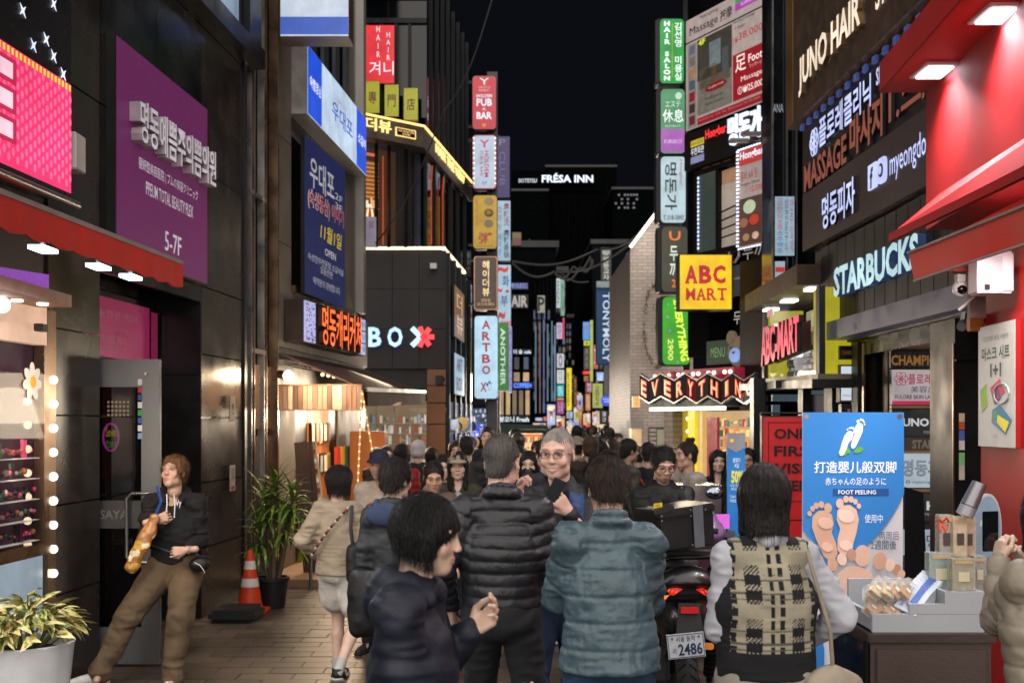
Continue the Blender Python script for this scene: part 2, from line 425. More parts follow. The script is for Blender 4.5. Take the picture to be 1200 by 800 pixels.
def make_head(R,c,s,skin,hd,h):
 """the face looks to -y before R; returns V,F,colours"""
 f = Field((-.125,-.15,-.19),(.125,.14,.15),h)
 w = hd.get('w',1.0)
 f.ell((0,.012,.035),(.074 * w,.094,.086),k=.01)
 f.ell((0,-.020,-.035),(.056 * w,.068,.076),k=.025)
 f.ell((0,-.062,-.088),(.026,.020,.020),k=.03)                       # chin
 for sx in (-1,1):
  f.ell((sx * .040 * w,-.060,-.022),(.022,.018,.022),k=.02)         # cheek
  f.ell((sx * .046 * w,-.015,-.066),(.012,.026,.02),k=.025)           # jaw corner
  f.cap((sx * .012,-.086,.034),(sx * .048,-.074,.036),.010,.008,k=.012)  # brow
  f.ell((sx * .031,-.096,.014),(.019,.014,.011),k=.012,op='sub')
  f.ell((sx * .031,-.074,.013),(.0135,.0135,.0125),k=.002)           # eyeball
  f.cap((sx * .017,-.087,.021),(sx * .045,-.080,.021),.0035,k=.003) # lid
  f.ell((sx * .0125,-.098,-.024),(.0080,.008,.0070),k=.006)           # nostril wing
  f.ell((sx * .077 * w,.006,0),(.007,.017,.030),k=.006,R=rotm(sx * .35))
  f.ell((sx * .083 * w,-.001,.004),(.005,.009,.017),k=.004,op='sub')
 f.cap((0,-.086,.022),(0,-.101,-.018),.0080,.0095,k=.012)
 f.ell((0,-.103,-.021),(.010,.009,.0085),k=.008)
 sm = hd.get('smile',0)
 for sx in (-1,1):
  f.cap((0,-.0885,-.052),(sx * (.020 + .006 * sm),-.080,-.054 + .008 * sm),.0056,.004,k=.006)
  f.cap((0,-.0870,-.064 - .004 * sm),(sx * (.018 + .006 * sm),-.079,-.060 + .004 * sm),.0064,.004,k=.006)
  f.cap((0,-.097,-.0578 - .003 * sm),(sx * (.021 + .007 * sm),-.086,-.0575 + .008 * sm),.0022 + .0022 * sm,.002,k=.003,op='sub')
  if sm: f.ell((sx * .040,-.070,-.028),(.018,.014,.014),k=.014)
 f.cap((0,.028,-.06),(0,.032,-.125),.050 * w,.050 * w,k=.02)          # neck
 V,Fc = f.mesh(); V = smoothv(V,Fc,1)
 C = np.tile(np.array(skin,np.float32),(len(V),1))
 def g(cx,cy,cz,rx,ry,rz):
  q = ((V[:,0] - cx) / rx) ** 2 + ((V[:,1] - cy) / ry) ** 2 + ((V[:,2] - cz) / rz) ** 2
  return np.clip(1.4 - q,0,1)[:,None].astype(np.float32)
 def blend(wt,col):
  nonlocal C
  C = C * (1 - wt) + np.array(col,np.float32) * wt
 brow = hd.get('browcol',(0.03,0.02,0.015))
 for sx in (-1,1):
  blend(g(sx * .042,-.07,-.028,.026,.03,.022) * .35,(skin[0] * 1.0,skin[1] * .72,skin[2] * .7))
  blend(g(sx * .031,-.085,.016,.021,.03,.013) * .45,tuple(v * .55 for v in skin))
  blend(g(sx * .031,-.0875,.0125,.0105,.010,.0044),(.30,.27,.25))
  blend(g(sx * .0315,-.089,.0125,.0058,.012,.0056),(.02,.012,.01))
  blend(g(sx * .031,-.086,.0195,.016,.012,.0030) * .9,(.03,.02,.015))
  blend(g(sx * .031,-.083,.0365,.021,.02,.0045) * .8,brow)
 blend(g(0,-.09,-.0545,.022,.02,.0075) * .75,hd.get('lip',(0.42,.14,.12)))
 blend(g(0,-.09,-.066,.019,.02,.0065) * .75,hd.get('lip',(0.42,.14,.12)))
 if sm: blend(g(0,-.09,-.058,.016,.03,.0042),(.7,.66,.6))
 if hd.get('beard'):
  blend(g(0,-.06,-.085,.06,.06,.045) * hd['beard'],(.22,.17,.14)); blend(g(0,-.1,-.043,.022,.02,.006) * hd['beard'],(.2,.16,.13))
 V = V @ (R.T * s) + np.array(c)
 return V.astype(np.float32),Fc,C
def make_hand(wrist,elbow,side,s,hd,h):
 """five separate fingers; curl 0 open .. 1 fist; palm = direction the palm faces"""
 d = (Vector(wrist) - Vector(elbow)).normalized()
 if 'dir' in hd: d = Vector(hd['dir']).normalized()
 pn = Vector(hd.get('palm',(-side,0,0))); pn = (pn - d * pn.dot(d)).normalized()
 la = pn.cross(d).normalized() * hd.get('thumb',side)                     # towards the thumb
 w = Vector(wrist); curl = hd.get('curl',0.35)
 f = Field([w[i] - .19 * s for i in range(3)],[w[i] + .19 * s for i in range(3)],h)
 P = lambda a,b,c: w + d * a * s + la * b * s + pn * c * s
 f.cap(P(-.07,0,0),P(.012,0,0),.0245 * s,.022 * s,k=.01)
 for b in (-.028,-.010,.009,.026):
  f.cap(P(.012,b * .6,0),P(.082 - abs(b) * .25,b,.002),.0135 * s,.0115 * s,k=.012)
 fr = [(-.031,.058,.0068),(-.0105,.072,.0078),(.0105,.078,.0082),(.031,.070,.0080)]
 for q,(b,L,r) in enumerate(fr):
  cu = min(1.0,max(0,curl + (hd.get('fan',.06)) * (1.5 - q) + (0 if q != 3 else -hd.get('point',0) * curl)))
  a0 = P(.080 - abs(b) * .25,b,0); ang = cu * .9; p = a0; seg = (L * .46,L * .31,L * .25)
  for k2 in range(3):
   dd = d * math.cos(ang) + pn * math.sin(ang) + la * (b * 1.2 * (1 - cu)); dd.normalize()
   p2 = p + dd * seg[k2] * s; f.cap(p,p2,r * s * (1 - .06 * k2),r * s * (.94 - .07 * k2),k=.003)
   p = p2; ang += cu * (1.5 if k2 == 0 else 1.1)
 tc = hd.get('tcurl',.4)
 t0 = P(.022,.022,.004); t1 = P(.055,.047 - .012 * tc,.012 + .02 * tc); t2 = P(.086,.048 - .03 * tc,.018 + .036 * tc); t3 = P(.108,.046 - .045 * tc,.02 + .045 * tc)
 f.cap(t0,t1,.014 * s,.0115 * s,k=.010); f.cap(t1,t2,.0105 * s,.009 * s,k=.003); f.cap(t2,t3,.009 * s,.0075 * s,k=.003)
 V,Fc = f.mesh(); return smoothv(V,Fc,1),Fc,P(.09,0,.03)
def strands(V,N,st,lod,hair):
 """fine tapered locks laid over the hair so that its outline breaks up"""
 r = np.random.RandomState(len(V) % 97); n = (2600,650,160)[lod]; K = (4,3,2)[lod]; w = (.0011,.0022,.0045)[lod]
 L = {'bob': .055,'short': .030,'bun': .022,'crew': .011,'buzz': .006,'cap': .012}[st]
 if hair.get('messy'): L *= 1.3
 k = r.randint(0,len(V),n); P = V[k].astype(np.float64).copy(); c = np.stack([np.zeros(n),np.full(n,.02),np.minimum(P[:,2],.03)],1)
 nn = N[k].astype(np.float64); Ls = L * r.uniform(.6,1.2,n) * np.where((P[:,1] < -.05) & (P[:,2] > -.02),.45,1)
 P += nn * r.uniform(-.001,.0035 if st == 'bob' else .005,n)[:,None]; jit = r.normal(0,.10 if st == 'bob' else .30,(n,3)); pts = [P]; ws = []
 lift = .05 if st == 'bob' else (.30 if not hair.get('messy') else .55)
 if st in ('crew','buzz'): lift = .9
 for j in range(K):
  rad = P - np.array([0,.035,.13]); rad[:,2] = -np.abs(rad[:,2]) - .03
  d = rad / (np.linalg.norm(rad,axis=1,keepdims=True) + 1e-9) + np.array([0,0,-.5]) + jit
  d -= nn * (d * nn).sum(1,keepdims=True); d /= np.linalg.norm(d,axis=1,keepdims=True) + 1e-9
  dl = d + nn * lift; dl /= np.linalg.norm(dl,axis=1,keepdims=True)
  sd = np.cross(d,nn); ws.append(sd); st_ = (Ls / K)[:,None]; P = P + dl * st_ - nn * st_ ** 2 / .2; pts.append(P)
  c[:,2] = np.minimum(P[:,2],.03); q = P - c; nn = q / (np.linalg.norm(q,axis=1,keepdims=True) + 1e-9)
 ws.append(ws[-1]); vs = [];
 for j in range(K + 1):
  wj = w * (1 - .85 * j / K); vs += [pts[j] - ws[j] * wj,pts[j] + ws[j] * wj]
 VV = np.stack(vs,1).reshape(-1,3); b = np.arange(n)[:,None] * (2 * K + 2); F_ = []
 for j in range(K): F_.append(np.concatenate([b + 2 * j,b + 2 * j + 1,b + 2 * j + 3,b + 2 * j + 2],1))
 return VV.astype(np.float32),np.concatenate(F_).astype(np.int32)
def person(x,Y,h,rz,label,group=None,top=None,legs=None,hair=None,head=None,pose=None,skin='pale',lod=0,
           shoes='222222',socks=None,name='person',z0=0.0,female=False,cat='person'):
 """rz=0 faces the camera (-y). Heights in units of a 1.70 m body. lod 0 near, 1 middle, 2 far"""
 t = thing(name,label,cat,(x,Y,z0),rz,group)
 s = h / 1.70; top = top or {}; legs = legs or {}; head = head or {}; pose = pose or {}; hair = hair or {}
 sk = SKIN[skin]; hb = (.012,.018,.030)[lod]; hc = (.0075,.015,.026)[lod]
 S3 = lambda p: np.array(p,np.float32) * s
 ln = Vector(pose.get('lean',(0,0,0)))                                      # chest shift over the pelvis
 hipz = pose.get('hipz',.90); hs = Vector(pose.get('hips',(0,0,0)))
 dz = hipz - .90
 sw = top.get('sw',.142 if female else .162) ; wd = top.get('wide',1.0)
 hip = {q: Vector((q * .088,0,hipz)) + hs for q in (-1,1)}
 foot = {q: Vector(pose.get('foot',{}).get(q,(q * .10,0,.075))) for q in (-1,1)}
 knee = {}
 for q in (-1,1):
  knee[q],foot[q] = ik(hip[q],foot[q],.425,.425,pose.get('kpole',{}).get(q,(q * .1,-1,0)))
 chest = Vector((0,.0,1.25 + dz)) + ln * .8 + hs; neck = Vector((0,.015,1.44 + dz)) + ln + hs
 sh = {q: Vector((q * sw,.015,1.368 + dz)) + ln + hs + Vector(pose.get('sh',{}).get(q,(0,0,0))) for q in (-1,1)}
 wr = {}; el = {}
 for q in (-1,1):
  w = pose.get('wrist',{}).get(q)
  w = Vector(w) if w is not None else sh[q] + Vector((q * .055,-.07,-.53))
  ep = Vector(pose.get('epole',{}).get(q,(q * .25,.9,-.3))); ep.x *= .28; ep.z -= .35
  el[q],wr[q] = ik(sh[q],w,.285,.255,ep)
 hc_ = Vector((0,-.015,1.585 + dz)) + ln * 1.05 + hs + Vector(pose.get('head',(0,0,0)))
 R = rotm(head.get('yaw',0),head.get('pitch',0),head.get('roll',0))
 # ---- body
 lo = [min([p[i] for p in (*knee.values(),*foot.values(),*el.values(),*wr.values(),*sh.values(),hc_)]) - .22 for i in range(3)]
 hi = [max([p[i] for p in (*knee.values(),*foot.values(),*el.values(),*wr.values(),*sh.values(),hc_)]) + .22 for i in range(3)]
 lo[2] = -.02; lo = np.array(lo) * s; hi = np.array(hi) * s
 f = Field(lo,hi,hb)
 f.cap(S3(hip[-1] + Vector((.03,0,.06))),S3(chest),.085 * s,.085 * s,k=.03 * s,sq=(1.15,.75))
 f.cap(S3(chest),S3(neck - Vector((0,0,.05))),.07 * s,.045 * s,k=.03 * s)
 f.cap(S3(neck - Vector((0,.01,.08))),S3(hc_ + Vector((0,.02,-.06))),.046 * s,.046 * s,k=.02)
 lr = legs.get('bare',1.0)
 for q in (-1,1):
  f.cap(S3(neck - Vector((0,0,.06))),S3(sh[q]),.026 * s,.028 * s,k=.02 * s)
  f.cap(S3(sh[q]),S3(el[q]),.029 * s,.033 * s,k=.02); f.cap(S3(el[q]),S3(wr[q]),.037 * s,.025 * s,k=.02)
  f.cap(S3(hip[q]),S3(knee[q]),.078 * s * lr,.050 * s,k=.03); f.cap(S3(knee[q]),S3(knee[q].lerp(foot[q],.35)),.049 * s,.050 * s,k=.02)
  f.cap(S3(knee[q].lerp(foot[q],.35)),S3(foot[q]),.050 * s,.032 * s,k=.02)
  f.cap(S3(foot[q]),S3(foot[q] + Vector((0,-.1,-.03))),.03 * s,.025 * s,k=.02)
  if lod:
   d = (wr[q] - el[q]).normalized(); f.cap(S3(wr[q]),S3(wr[q] + d * .07),.028 * s,.03 * s,k=.02); f.cap(S3(wr[q] + d * .07),S3(wr[q] + d * .13),.026 * s,.018 * s,k=.02)
 V,Fc = f.mesh(); V = smoothv(V,Fc,1)
 parts = [(V,Fc)]; cols = [np.tile(np.array(sk,np.float32),(len(V),1))]
 HV,HF,HC = make_head(R,S3(hc_),s * head.get('size',1.0),sk,head,(.0036,.006,.011)[lod])
 parts.append((HV,HF)); cols.append(HC)
 hold = {}
 if lod == 0 or pose.get('hands'):
  for q in (-1,1):
   hv,hf,ctr = make_hand(wr[q] * s,el[q] * s,q,s,pose.get('hand',{}).get(q,{}),.0032 if lod == 0 else .005)
   parts.append((hv,hf)); cols.append(np.tile(np.array(sk,np.float32),(len(hv),1))); hold[q] = ctr
 body = mesh_obj('body',parts,mat('skin',rough=.5,vcol=True,noise=(30,.10),bump=(220,.12)),t,cols)
 # ---- hair
 st = hair.get('style','short')
 hcol = hair.get('col','120d0b')
 if st != 'none':
  g = Field((-.15,-.16,-.42),(.15,.17,.17),(.0045,.008,.014)[lod])
  vol = hair.get('vol',0)
  if st in ('short','buzz','cap','bun','crew'):
   e = {'short': .012,'buzz': .002,'cap': .004,'bun': .006,'crew': .007}[st] + vol
   g.ell((0,.014,.042),(.074 + e,.094 + e,.086 + e),k=.005)
   g.ell((0,.052,-.028),(.050 + e * .6,.05 + e * .4,.055),k=.02)
   g.ell((0,-.108,-.036),(.086,.092,.116),k=.010,op='sub')               # face
   if st != 'buzz':
    for sx in (-1,1): g.ell((sx * .055,-.055,.012 ),(.022,.02,.03),k=.01) if False else None
   if st == 'bun': g.ell((0,.045,.145),(.04,.04,.036),k=.012)
   if hair.get('fringe'): g.cap((-.04,-.088,.078),(.045,-.088,.07),.016,k=.02)
   g.ell((0,-.02,-.13),(.10,.12,.07),k=.01,op='sub')
   if st in ('crew','short','buzz'): g.ell((0,-.045,-.105),(.12,.11,.10),k=.012,op='sub')
   for sx in (-1,1): g.ell((sx * .09,-.004,-.02),(.026,.026,.042),k=.006,op='sub')
  else:
   L = hair.get('len',.10)      # below the chin line
   e = .014 + vol
   g.ell((0,.014,.042),(.074 + e,.094 + e,.086 + e),k=.005)
   g.cap((0,.035,.02),(0,.045,-.07 - L),.088 + vol,.075 + vol,k=.03,sq=(1.0,.72))
   for sx in (-1,1): g.cap((sx * .066,-.018,.02),(sx * (.068 + vol),-.012,-.06 - L * .8),.028,.026,k=.03)
   g.cap((0,-.13,-.028 if hair.get('fringe') else .0),(0,-.13,-.4),.062,.075,k=.012,op='sub')
   g.ell((0,-.09,-.035 if hair.get('fringe') else -.02),(.054,.06,.068 if hair.get('fringe') else .088),k=.012,op='sub')
   g.cap((0,-.01,-.10),(0,.0,-.4),.052,.055,k=.01,op='sub')
   g.plane_cut((0,0,-.075 - L),(0,.15,-1))
  V,Fc = g.mesh(); N = normals(V,Fc)
  ang = np.arctan2(V[:,0],V[:,1] + .001)
  fine = .0022 if lod == 0 else .001
  amp = np.sin(ang * 38 + vnoise(V,22,1) * 3) * fine + vnoise(V,28,3) * .0035 + np.sin(ang * 90 + vnoise(V,10,5) * 2) * fine * .5
  if st in ('buzz','cap'): amp *= .3
  if hair.get('messy'): amp += np.maximum(0,vnoise(V * np.array([1,1,.5]),55,6)) * hair['messy']
  V = V + N * amp[:,None]
  SV,SF = strands(V,N,st,lod,hair)
  V = V @ (R.T * s * head.get('size',1)) + S3(hc_)
  hm = mat('hair',hcol,rough=hair.get('rough',.42),noise=(9,.5),bump=(130,.9),aniso=(3,3,.25) if st not in ('buzz','short','crew') else (1.5,1.5,1))
  SV = SV @ (R.T * s * head.get('size',1)) + S3(hc_)
  mesh_obj('hair',[(V.astype(np.float32),Fc),(SV.astype(np.float32),SF)],hm,t)
 # ---- cap / hat
 hat = head.get('hat')
 if hat:
  g = Field((-.16,-.22,-.12),(.16,.16,.18),.006 if lod < 2 else .012)
  g.ell((0,.014,.048),(.088,.106,.092),k=.005)
  if hat.get('beanie'): g.ell((0,.03,-.02),(.082,.09,.08),k=.02); g.ell((0,-.12,-.07),(.1,.11,.10),k=.01,op='sub')
  else: g.plane_cut((0,0,.040),(0,-.12,-1))
  if not hat.get('beanie'):
   b = Field((-.16,-.22,-.02),(.16,.05,.10),.005 if lod < 2 else .010)
   b.ell((0,-.075,.045),(.080,.105,.028),k=.002); b.ell((0,-.07,.030),(.085,.115,.026),k=.002,op='sub')
   bv,bf = b.mesh()
   if hat.get('back'): bv = bv * np.array([-1,-1,1],np.float32)
  V,Fc = g.mesh(); V = smoothv(V,Fc,1); ps = [(V,Fc)] + ([] if hat.get('beanie') else [(bv,bf)])
  ps = [((v @ (R.T * s)) + S3(hc_),fc) for v,fc in ps]
  mesh_obj('hat',[(v.astype(np.float32),fc) for v,fc in ps],mat('hat_cloth',hat['col'],rough=.85),t)
 # ---- trousers / shorts
 lk = legs.get('kind','trousers'); lw = legs.get('w',1.0)
 f = Field(lo,hi,hc)
 f.ell(S3((hip[-1] + hip[1]) / 2 + Vector((0,.015,.03))),S3((.165 * lw ** .3,.120,.13)),k=.03 * s)
 f.ell(S3((hip[-1] + hip[1]) / 2 + Vector((0,.06,-.01))),S3((.14,.085,.10)),k=.04 * s)
 for q in (-1,1):
  end = knee[q].lerp(foot[q],legs.get('to',.93)) if lk != 'shorts' else hip[q].lerp(knee[q],legs.get('to',.62))
  if lk == 'shorts': f.cap(S3(hip[q]),S3(end),.098 * s * lw,.102 * s * lw,k=.02)
  else:
   f.cap(S3(hip[q] + Vector((0,.01,-.02))),S3(knee[q]),.098 * s * lw,.068 * s * lw,k=.03)
   f.cap(S3(knee[q]),S3(knee[q].lerp(end,.4) + Vector((0,.012,0))),.068 * s * lw,.064 * s * lw,k=.02)
   f.cap(S3(knee[q].lerp(end,.4) + Vector((0,.012,0))),S3(end),.064 * s * lw,.052 * s * lw,k=.02)
   if legs.get('cuff'): f.cap(S3(end),S3(end + (end - knee[q]).normalized() * .01),.06 * s * lw,k=.01)
 if legs.get('skirt'): f.cap(S3((hip[-1] + hip[1]) / 2),S3((knee[-1] + knee[1]) / 2 + Vector((0,0,-legs['skirt']))),.14 * s,.21 * s,k=.03,sq=(1,.75))
 V,Fc = f.mesh(); V = smoothv(V,Fc,1); N = normals(V,Fc)
 if lod < 2:
  fa = legs.get('fold',.010); kd = np.min([np.linalg.norm(V - S3(knee[q]),axis=1) for q in (-1,1)],axis=0) / s
  hd2 = np.abs(V[:,2] / s - foot[-1][2] - .05)
  wgt = .45 + .9 * np.exp(-(kd / .13) ** 2) + .9 * np.exp(-(hd2 / .12) ** 2)
  n1 = vnoise(V * np.array([1,1,1.35]) + vnoise(V,6,9)[:,None] * .10,10 / s,2)
  V = V + N * (n1 * fa * wgt * s)[:,None] + N * (1 - np.abs(vnoise(V * np.array([1,1,1.5]) + V[:,[2,2,2]] * np.array([.5,-.4,0]),13,4)) * 2)[:,None] * (fa * .5 * wgt * s)[:,None]
 mesh_obj('skirt' if legs.get('skirt') else lk,[(V.astype(np.float32),Fc)],mat('trouser_cloth',legs.get('col','1d2026'),rough=.85,noise=(9,.3),bump=(260,.35),wr=(8,.35)),t)
 # ---- shoes and socks
 for q in (-1,1):
  if lod == 2: break
  fo = foot[q]; fd = Vector(pose.get('fdir',{}).get(q,(q * .18,-1,0))).normalized(); up = Vector(pose.get('fup',{}).get(q,(0,0,1)))
  heel = fo - up * .045; hh = .007 if lod == 0 else .012
  f = Field([(heel[i] - .3) * s for i in range(3)],[(heel[i] + .3) * s for i in range(3)],hh)
  f.cap(S3(heel - fd * .03),S3(heel + fd * .12),.036 * s,.036 * s,k=.02)
  f.cap(S3(heel + fd * .12),S3(heel + fd * .18 - up * .004),.038 * s,.030 * s,k=.02)
  f.cap(S3(fo - fd * .01 + up * .012),S3(heel + fd * .08 + up * .01),.038 * s,.034 * s,k=.02)
  f.plane_cut(S3(heel - up * .030),-up); f.plane_cut(S3(fo + up * .02),up)
  f2 = Field([(heel[i] - .3) * s for i in range(3)],[(heel[i] + .3) * s for i in range(3)],hh)
  f2.cap(S3(heel - fd * .033 - up * .022),S3(heel + fd * .13 - up * .022),.040 * s,.040 * s,k=.02); f2.cap(S3(heel + fd * .12 - up * .022),S3(heel + fd * .185 - up * .018),.041 * s,.033 * s,k=.02)
  f2.plane_cut(S3(heel - up * .034),-up); f2.plane_cut(S3(heel - up * .006),up)
  v,fc = f.mesh(); v2,fc2 = f2.mesh()
  so_ = mesh_obj('shoe',[(smoothv(v,fc,1),fc)],mat('shoe_leather',shoes,rough=.5,bump=(180,.3)),t)
  mesh_obj('sole',[(v2,fc2)],mat('shoe_sole',head.get('sole','b8b4ac') if not isinstance(shoes,str) or shoes != '222222' else '1b1b1b',rough=.7),so_)
  if socks:
   f = Field([(heel[i] - .3) * s for i in range(3)],[(heel[i] + .3) * s for i in range(3)],hh)
   ud = (knee[q] - fo).normalized(); f.cap(S3(fo - ud * .02),S3(fo + ud * .10),.040 * s,.041 * s,k=.01); f.plane_cut(S3(fo + ud * .10),ud)
   v,fc = f.mesh(); mesh_obj('sock',[(v,fc)],mat('sock_knit',socks,rough=.9),t)
 # ---- top
 tk = top.get('th',.022); hem = top.get('hem',.80) + dz
 f = Field(lo - .05,hi + .05,top.get('h',hc))
 pel = Vector((hs.x,hs.y + .01,.0)); bl = top.get('belly',0)
 lo_c = Vector((hs.x,hs.y + .012 - bl * .3,hem - .05)); lo_l = hs + ln * max(0,(hem - hipz) / .5)
 hw = top.get('hw',1.0)
 f.cap(S3(Vector((lo_c.x,lo_c.y,hem - .02))),S3(chest + Vector((0,-bl * .3,-.06))),(.128 + tk * .8) * s * hw,(.126 + tk * .8) * s * wd,k=.03 * s,sq=(1.10,.80 + bl))
 f.cap(S3(chest + Vector((0,0,-.06))),S3(neck + Vector((0,.005,-.11))),(.126 + tk * .8) * s * wd,(.068 + tk * .5) * s * wd,k=.035 * s,sq=(1.14,.80))
 cuff = top.get('sleeve',1.0)
 for q in (-1,1):
  sl_ = .045 if top.get('sleeveless') else .01
  f.cap(S3(neck + Vector((q * .04,.0,-.035))),S3(sh[q] + Vector((-q * sl_,0,.004))),(.036 + tk * .4) * s,(.044 + tk * .6) * s,k=.035 * s)
  if top.get('sleeveless'): continue
  r1 = (.045 + tk * .62) * s * top.get('slw',1); r2 = (.038 + tk * .6) * s * top.get('slw',1); r3 = (.028 + tk * .45) * s * top.get('slw',1)
  f.cap(S3(sh[q]),S3(el[q]),r1,r2,k=.04 * s)
  if cuff > .5: f.cap(S3(el[q]),S3(el[q].lerp(wr[q],min(.98,cuff))),r2,r3,k=.02)
 if top.get('collar'):
  f.cap(S3(neck - Vector((0,-.01,.06))),S3(neck + Vector((0,.008,.0))),(top.get('cr',.066) - .006) * s,k=.02)
  for kk in range(12):
   a = kk * math.tau / 12; b = (kk + 1) * math.tau / 12; rr = top.get('cr',.066)
   if top.get('open') and math.cos(a + math.pi / 2 + math.pi / 12) > .8: pass
   c0 = neck + Vector((rr * math.cos(a),rr * .95 * math.sin(a) + .006,-.005 + .022 * math.sin(a))); c1 = neck + Vector((rr * math.cos(b),rr * .95 * math.sin(b) + .006,-.005 + .022 * math.sin(b)))
   f.cap(S3(c0 + Vector((0,0,top['collar']))),S3(c1 + Vector((0,0,top['collar']))),.014 * s,k=.012); f.cap(S3(c0),S3(c1),.018 * s,k=.02)
 if top.get('hood'):
  f.ell(S3(neck + Vector((0,.085,-.035))),S3((.105,.042,.080)),k=.03,R=rotm(0,-.35))
  for q in (-1,1): f.cap(S3(neck + Vector((q * .085,.05,.015))),S3(neck + Vector((q * .06,-.07,-.055))),.028 * s,.018 * s,k=.02)
  f.ell(S3(neck + Vector((0,.03,.055))),S3((.055,.055,.055)),k=.02,op='sub')
 f.plane_cut(S3((0,0,hem)),(0,0,-1))
 V,Fc = f.mesh(); V = smoothv(V,Fc,1); N = normals(V,Fc)
 # where each vertex sits: along the trunk or along a sleeve
 arm = np.full(len(V),9.0); at_ = np.zeros(len(V))
 for q in (-1,1):
  base = 0
  for a,b in ((sh[q],el[q]),(el[q],wr[q])):
   a_,b_ = S3(a),S3(b); ba = b_ - a_; L = float(np.linalg.norm(ba)); tt = np.clip((V - a_) @ ba / (L * L),0,1)
   dd = np.linalg.norm(V - a_ - tt[:,None] * ba,axis=1); m_ = dd < arm; at_[m_] = (base + tt * L)[m_]; arm[m_] = dd[m_]; base += L
 isarm = (arm < (.045 + tk + .02) * s) & (np.abs(V[:,0] - S3(chest)[0]) > sw * s * .80)
 if top.get('sleeveless'): isarm[:] = False
 if lod < 2:
  fa = top.get('fold',.007)
  n1 = vnoise(V * np.array([1,1,1.6]) + vnoise(V,5,8)[:,None] * .08,10,3); n2 = 1 - 2 * np.abs(vnoise(V * np.array([1,1,2.4]),15,5))
  d = (n1 * fa + n2 * fa * .55) * (1 + .7 * isarm)
  if 'seam' in top:
   pitch,amp = top['seam']; cc = np.where(isarm,at_ + .02,V[:,2] + .004 * vnoise(V,9,2)) / (pitch * s); ds = np.abs(cc - np.round(cc)) * pitch * s
   d = d * .75 - amp * np.exp(-(ds / .008) ** 2) + vnoise(V * np.array([2.2,2.2,.7]),26,7) * .003
  if 'quilt' in top:
   pitch,amp = top['quilt']; cc = np.where(isarm,at_ + .02,V[:,2] + .006 * vnoise(V,9,2)) / (pitch * s)
   d = d * .5 + amp * (np.abs(np.sin(np.pi * cc)) ** .45 - .65) * s + (vnoise(V,34,7) * .0022 if lod == 0 else 0)
  V = V + N * d[:,None].astype(np.float32)
 colf = top.get('colf'); cols = None
 if colf: cols = [colf(V / s,N,isarm,at_ / s)]
 mesh_obj(top.get('name','jacket'),[(V.astype(np.float32),Fc)],
             mat(top.get('name','jacket') + '_cloth',top.get('col','202226'),rough=top.get('rough',.75),noise=(7,.22),bump=(top.get('bs',240),top.get('bst',.3)),vcol=bool(colf),sheen=top.get('sheen',0),wr=top.get('wr',(9,.35))),t,cols)
 info = dict(t=t,s=s,neck=neck,sh=sh,el=el,wr=wr,hip=hip,knee=knee,foot=foot,chest=chest,head=hc_,R=R,hold=hold,M=(Matrix.Translation((x,Y,z0)) @ Matrix.Rotation(rz,4,'Z')))
 return info
# ---------------------------------------------------------------- shared materials
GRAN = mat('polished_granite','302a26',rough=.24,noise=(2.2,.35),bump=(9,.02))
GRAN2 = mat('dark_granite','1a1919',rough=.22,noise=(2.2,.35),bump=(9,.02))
BRONZE = mat('bronze_metal','7a6350',rough=.28,metal=.9,noise=(3,.2),bump=(40,.03))
STEEL = mat('brushed_steel','8c8a88',rough=.32,metal=.85,noise=(4,.2),bump=(60,.05))
DMET = mat('dark_metal','16171a',rough=.38,metal=.5,noise=(4,.3),bump=(60,.05))
BLACK = mat('black_paint','0c0c0e',rough=.45,noise=(4,.3),bump=(60,.08))
GLASS = mat('dark_glass','06080b',rough=.06,noise=None,bump=None)
CLEAR = mat('window_glass','202428',rough=.02,noise=None,bump=None,alpha=.12)
STONE = mat('stone_cladding','6a6259',rough=.6,noise=(3,.3),bump=(40,.2))
REDP = mat('red_paint','a00c10',rough=.6,noise=(1.6,.16),bump=(30,.05))
WHT = mat('white_paint','c9c7c4',rough=.5,noise=(5,.15),bump=(60,.06))
W1 = lit('f2f6ff',.9,light=False,name='white_lettering'); WC = lit('cfe0ea',.9,light=False,name='pale_lettering')
CASE = mat('sign_case','1b1c1f',rough=.4,metal=.4,noise=(5,.3),bump=(50,.06))
PRN = {}
def ink(c,r=.6):
 return mat('print_ink',c,rough=r,noise=(12,.12),bump=None)
def LW(Y): return -2.85 + .0675 * (Y - 12)
def RW(Y): return 3.52 + .07 * (Y - 12.5)
def zat(py,Y): return H + (CY - py) / F * Y
def sign(name,label,q,face,texts=(),d=.15,case=CASE,group=None,cat='sign',border=.02,parent=None,fs=None,off=.004):
 c = (q[0] + q[2]) / 2
 t = parent or thing(name,label,cat,(c.x,c.y,min(p.z for p in q)),0,group)
 MB().slab(q,d).build('case',case,t)
 fb = MB().slab(sub(q,border,border * .6,1 - border,1 - border * .6,off),off * .9).build('face',face,t)
 for e in texts:
  s,box,m = e[:3]; k = dict(e[3]) if len(e) > 3 else {}
  letters(s,q,box,m,t,off=k.pop('off',off + .004),**k)
 return t
def wall_grid(t,q,us,vs,m,gap=.006,d=.04,name='panel',off=0.0,skip=()):
 """separate plates with recessed joints on the face q; us, vs = joint positions 0..1"""
 w = (q[1] - q[0]).length; h = (q[0] - q[3]).length; k = 0
 for j in range(len(vs) - 1):
  for i in range(len(us) - 1):
   k += 1
   if (i,j) in skip: continue
   g = gap / w; gv = gap / h
   MB().slab(sub(q,us[i] + g,vs[j] + gv,us[i + 1] - g,vs[j + 1] - gv,off + rnd.uniform(-.0015,.0015)),d).build(name,m,t)
def even(n): return [i / n for i in range(n + 1)]
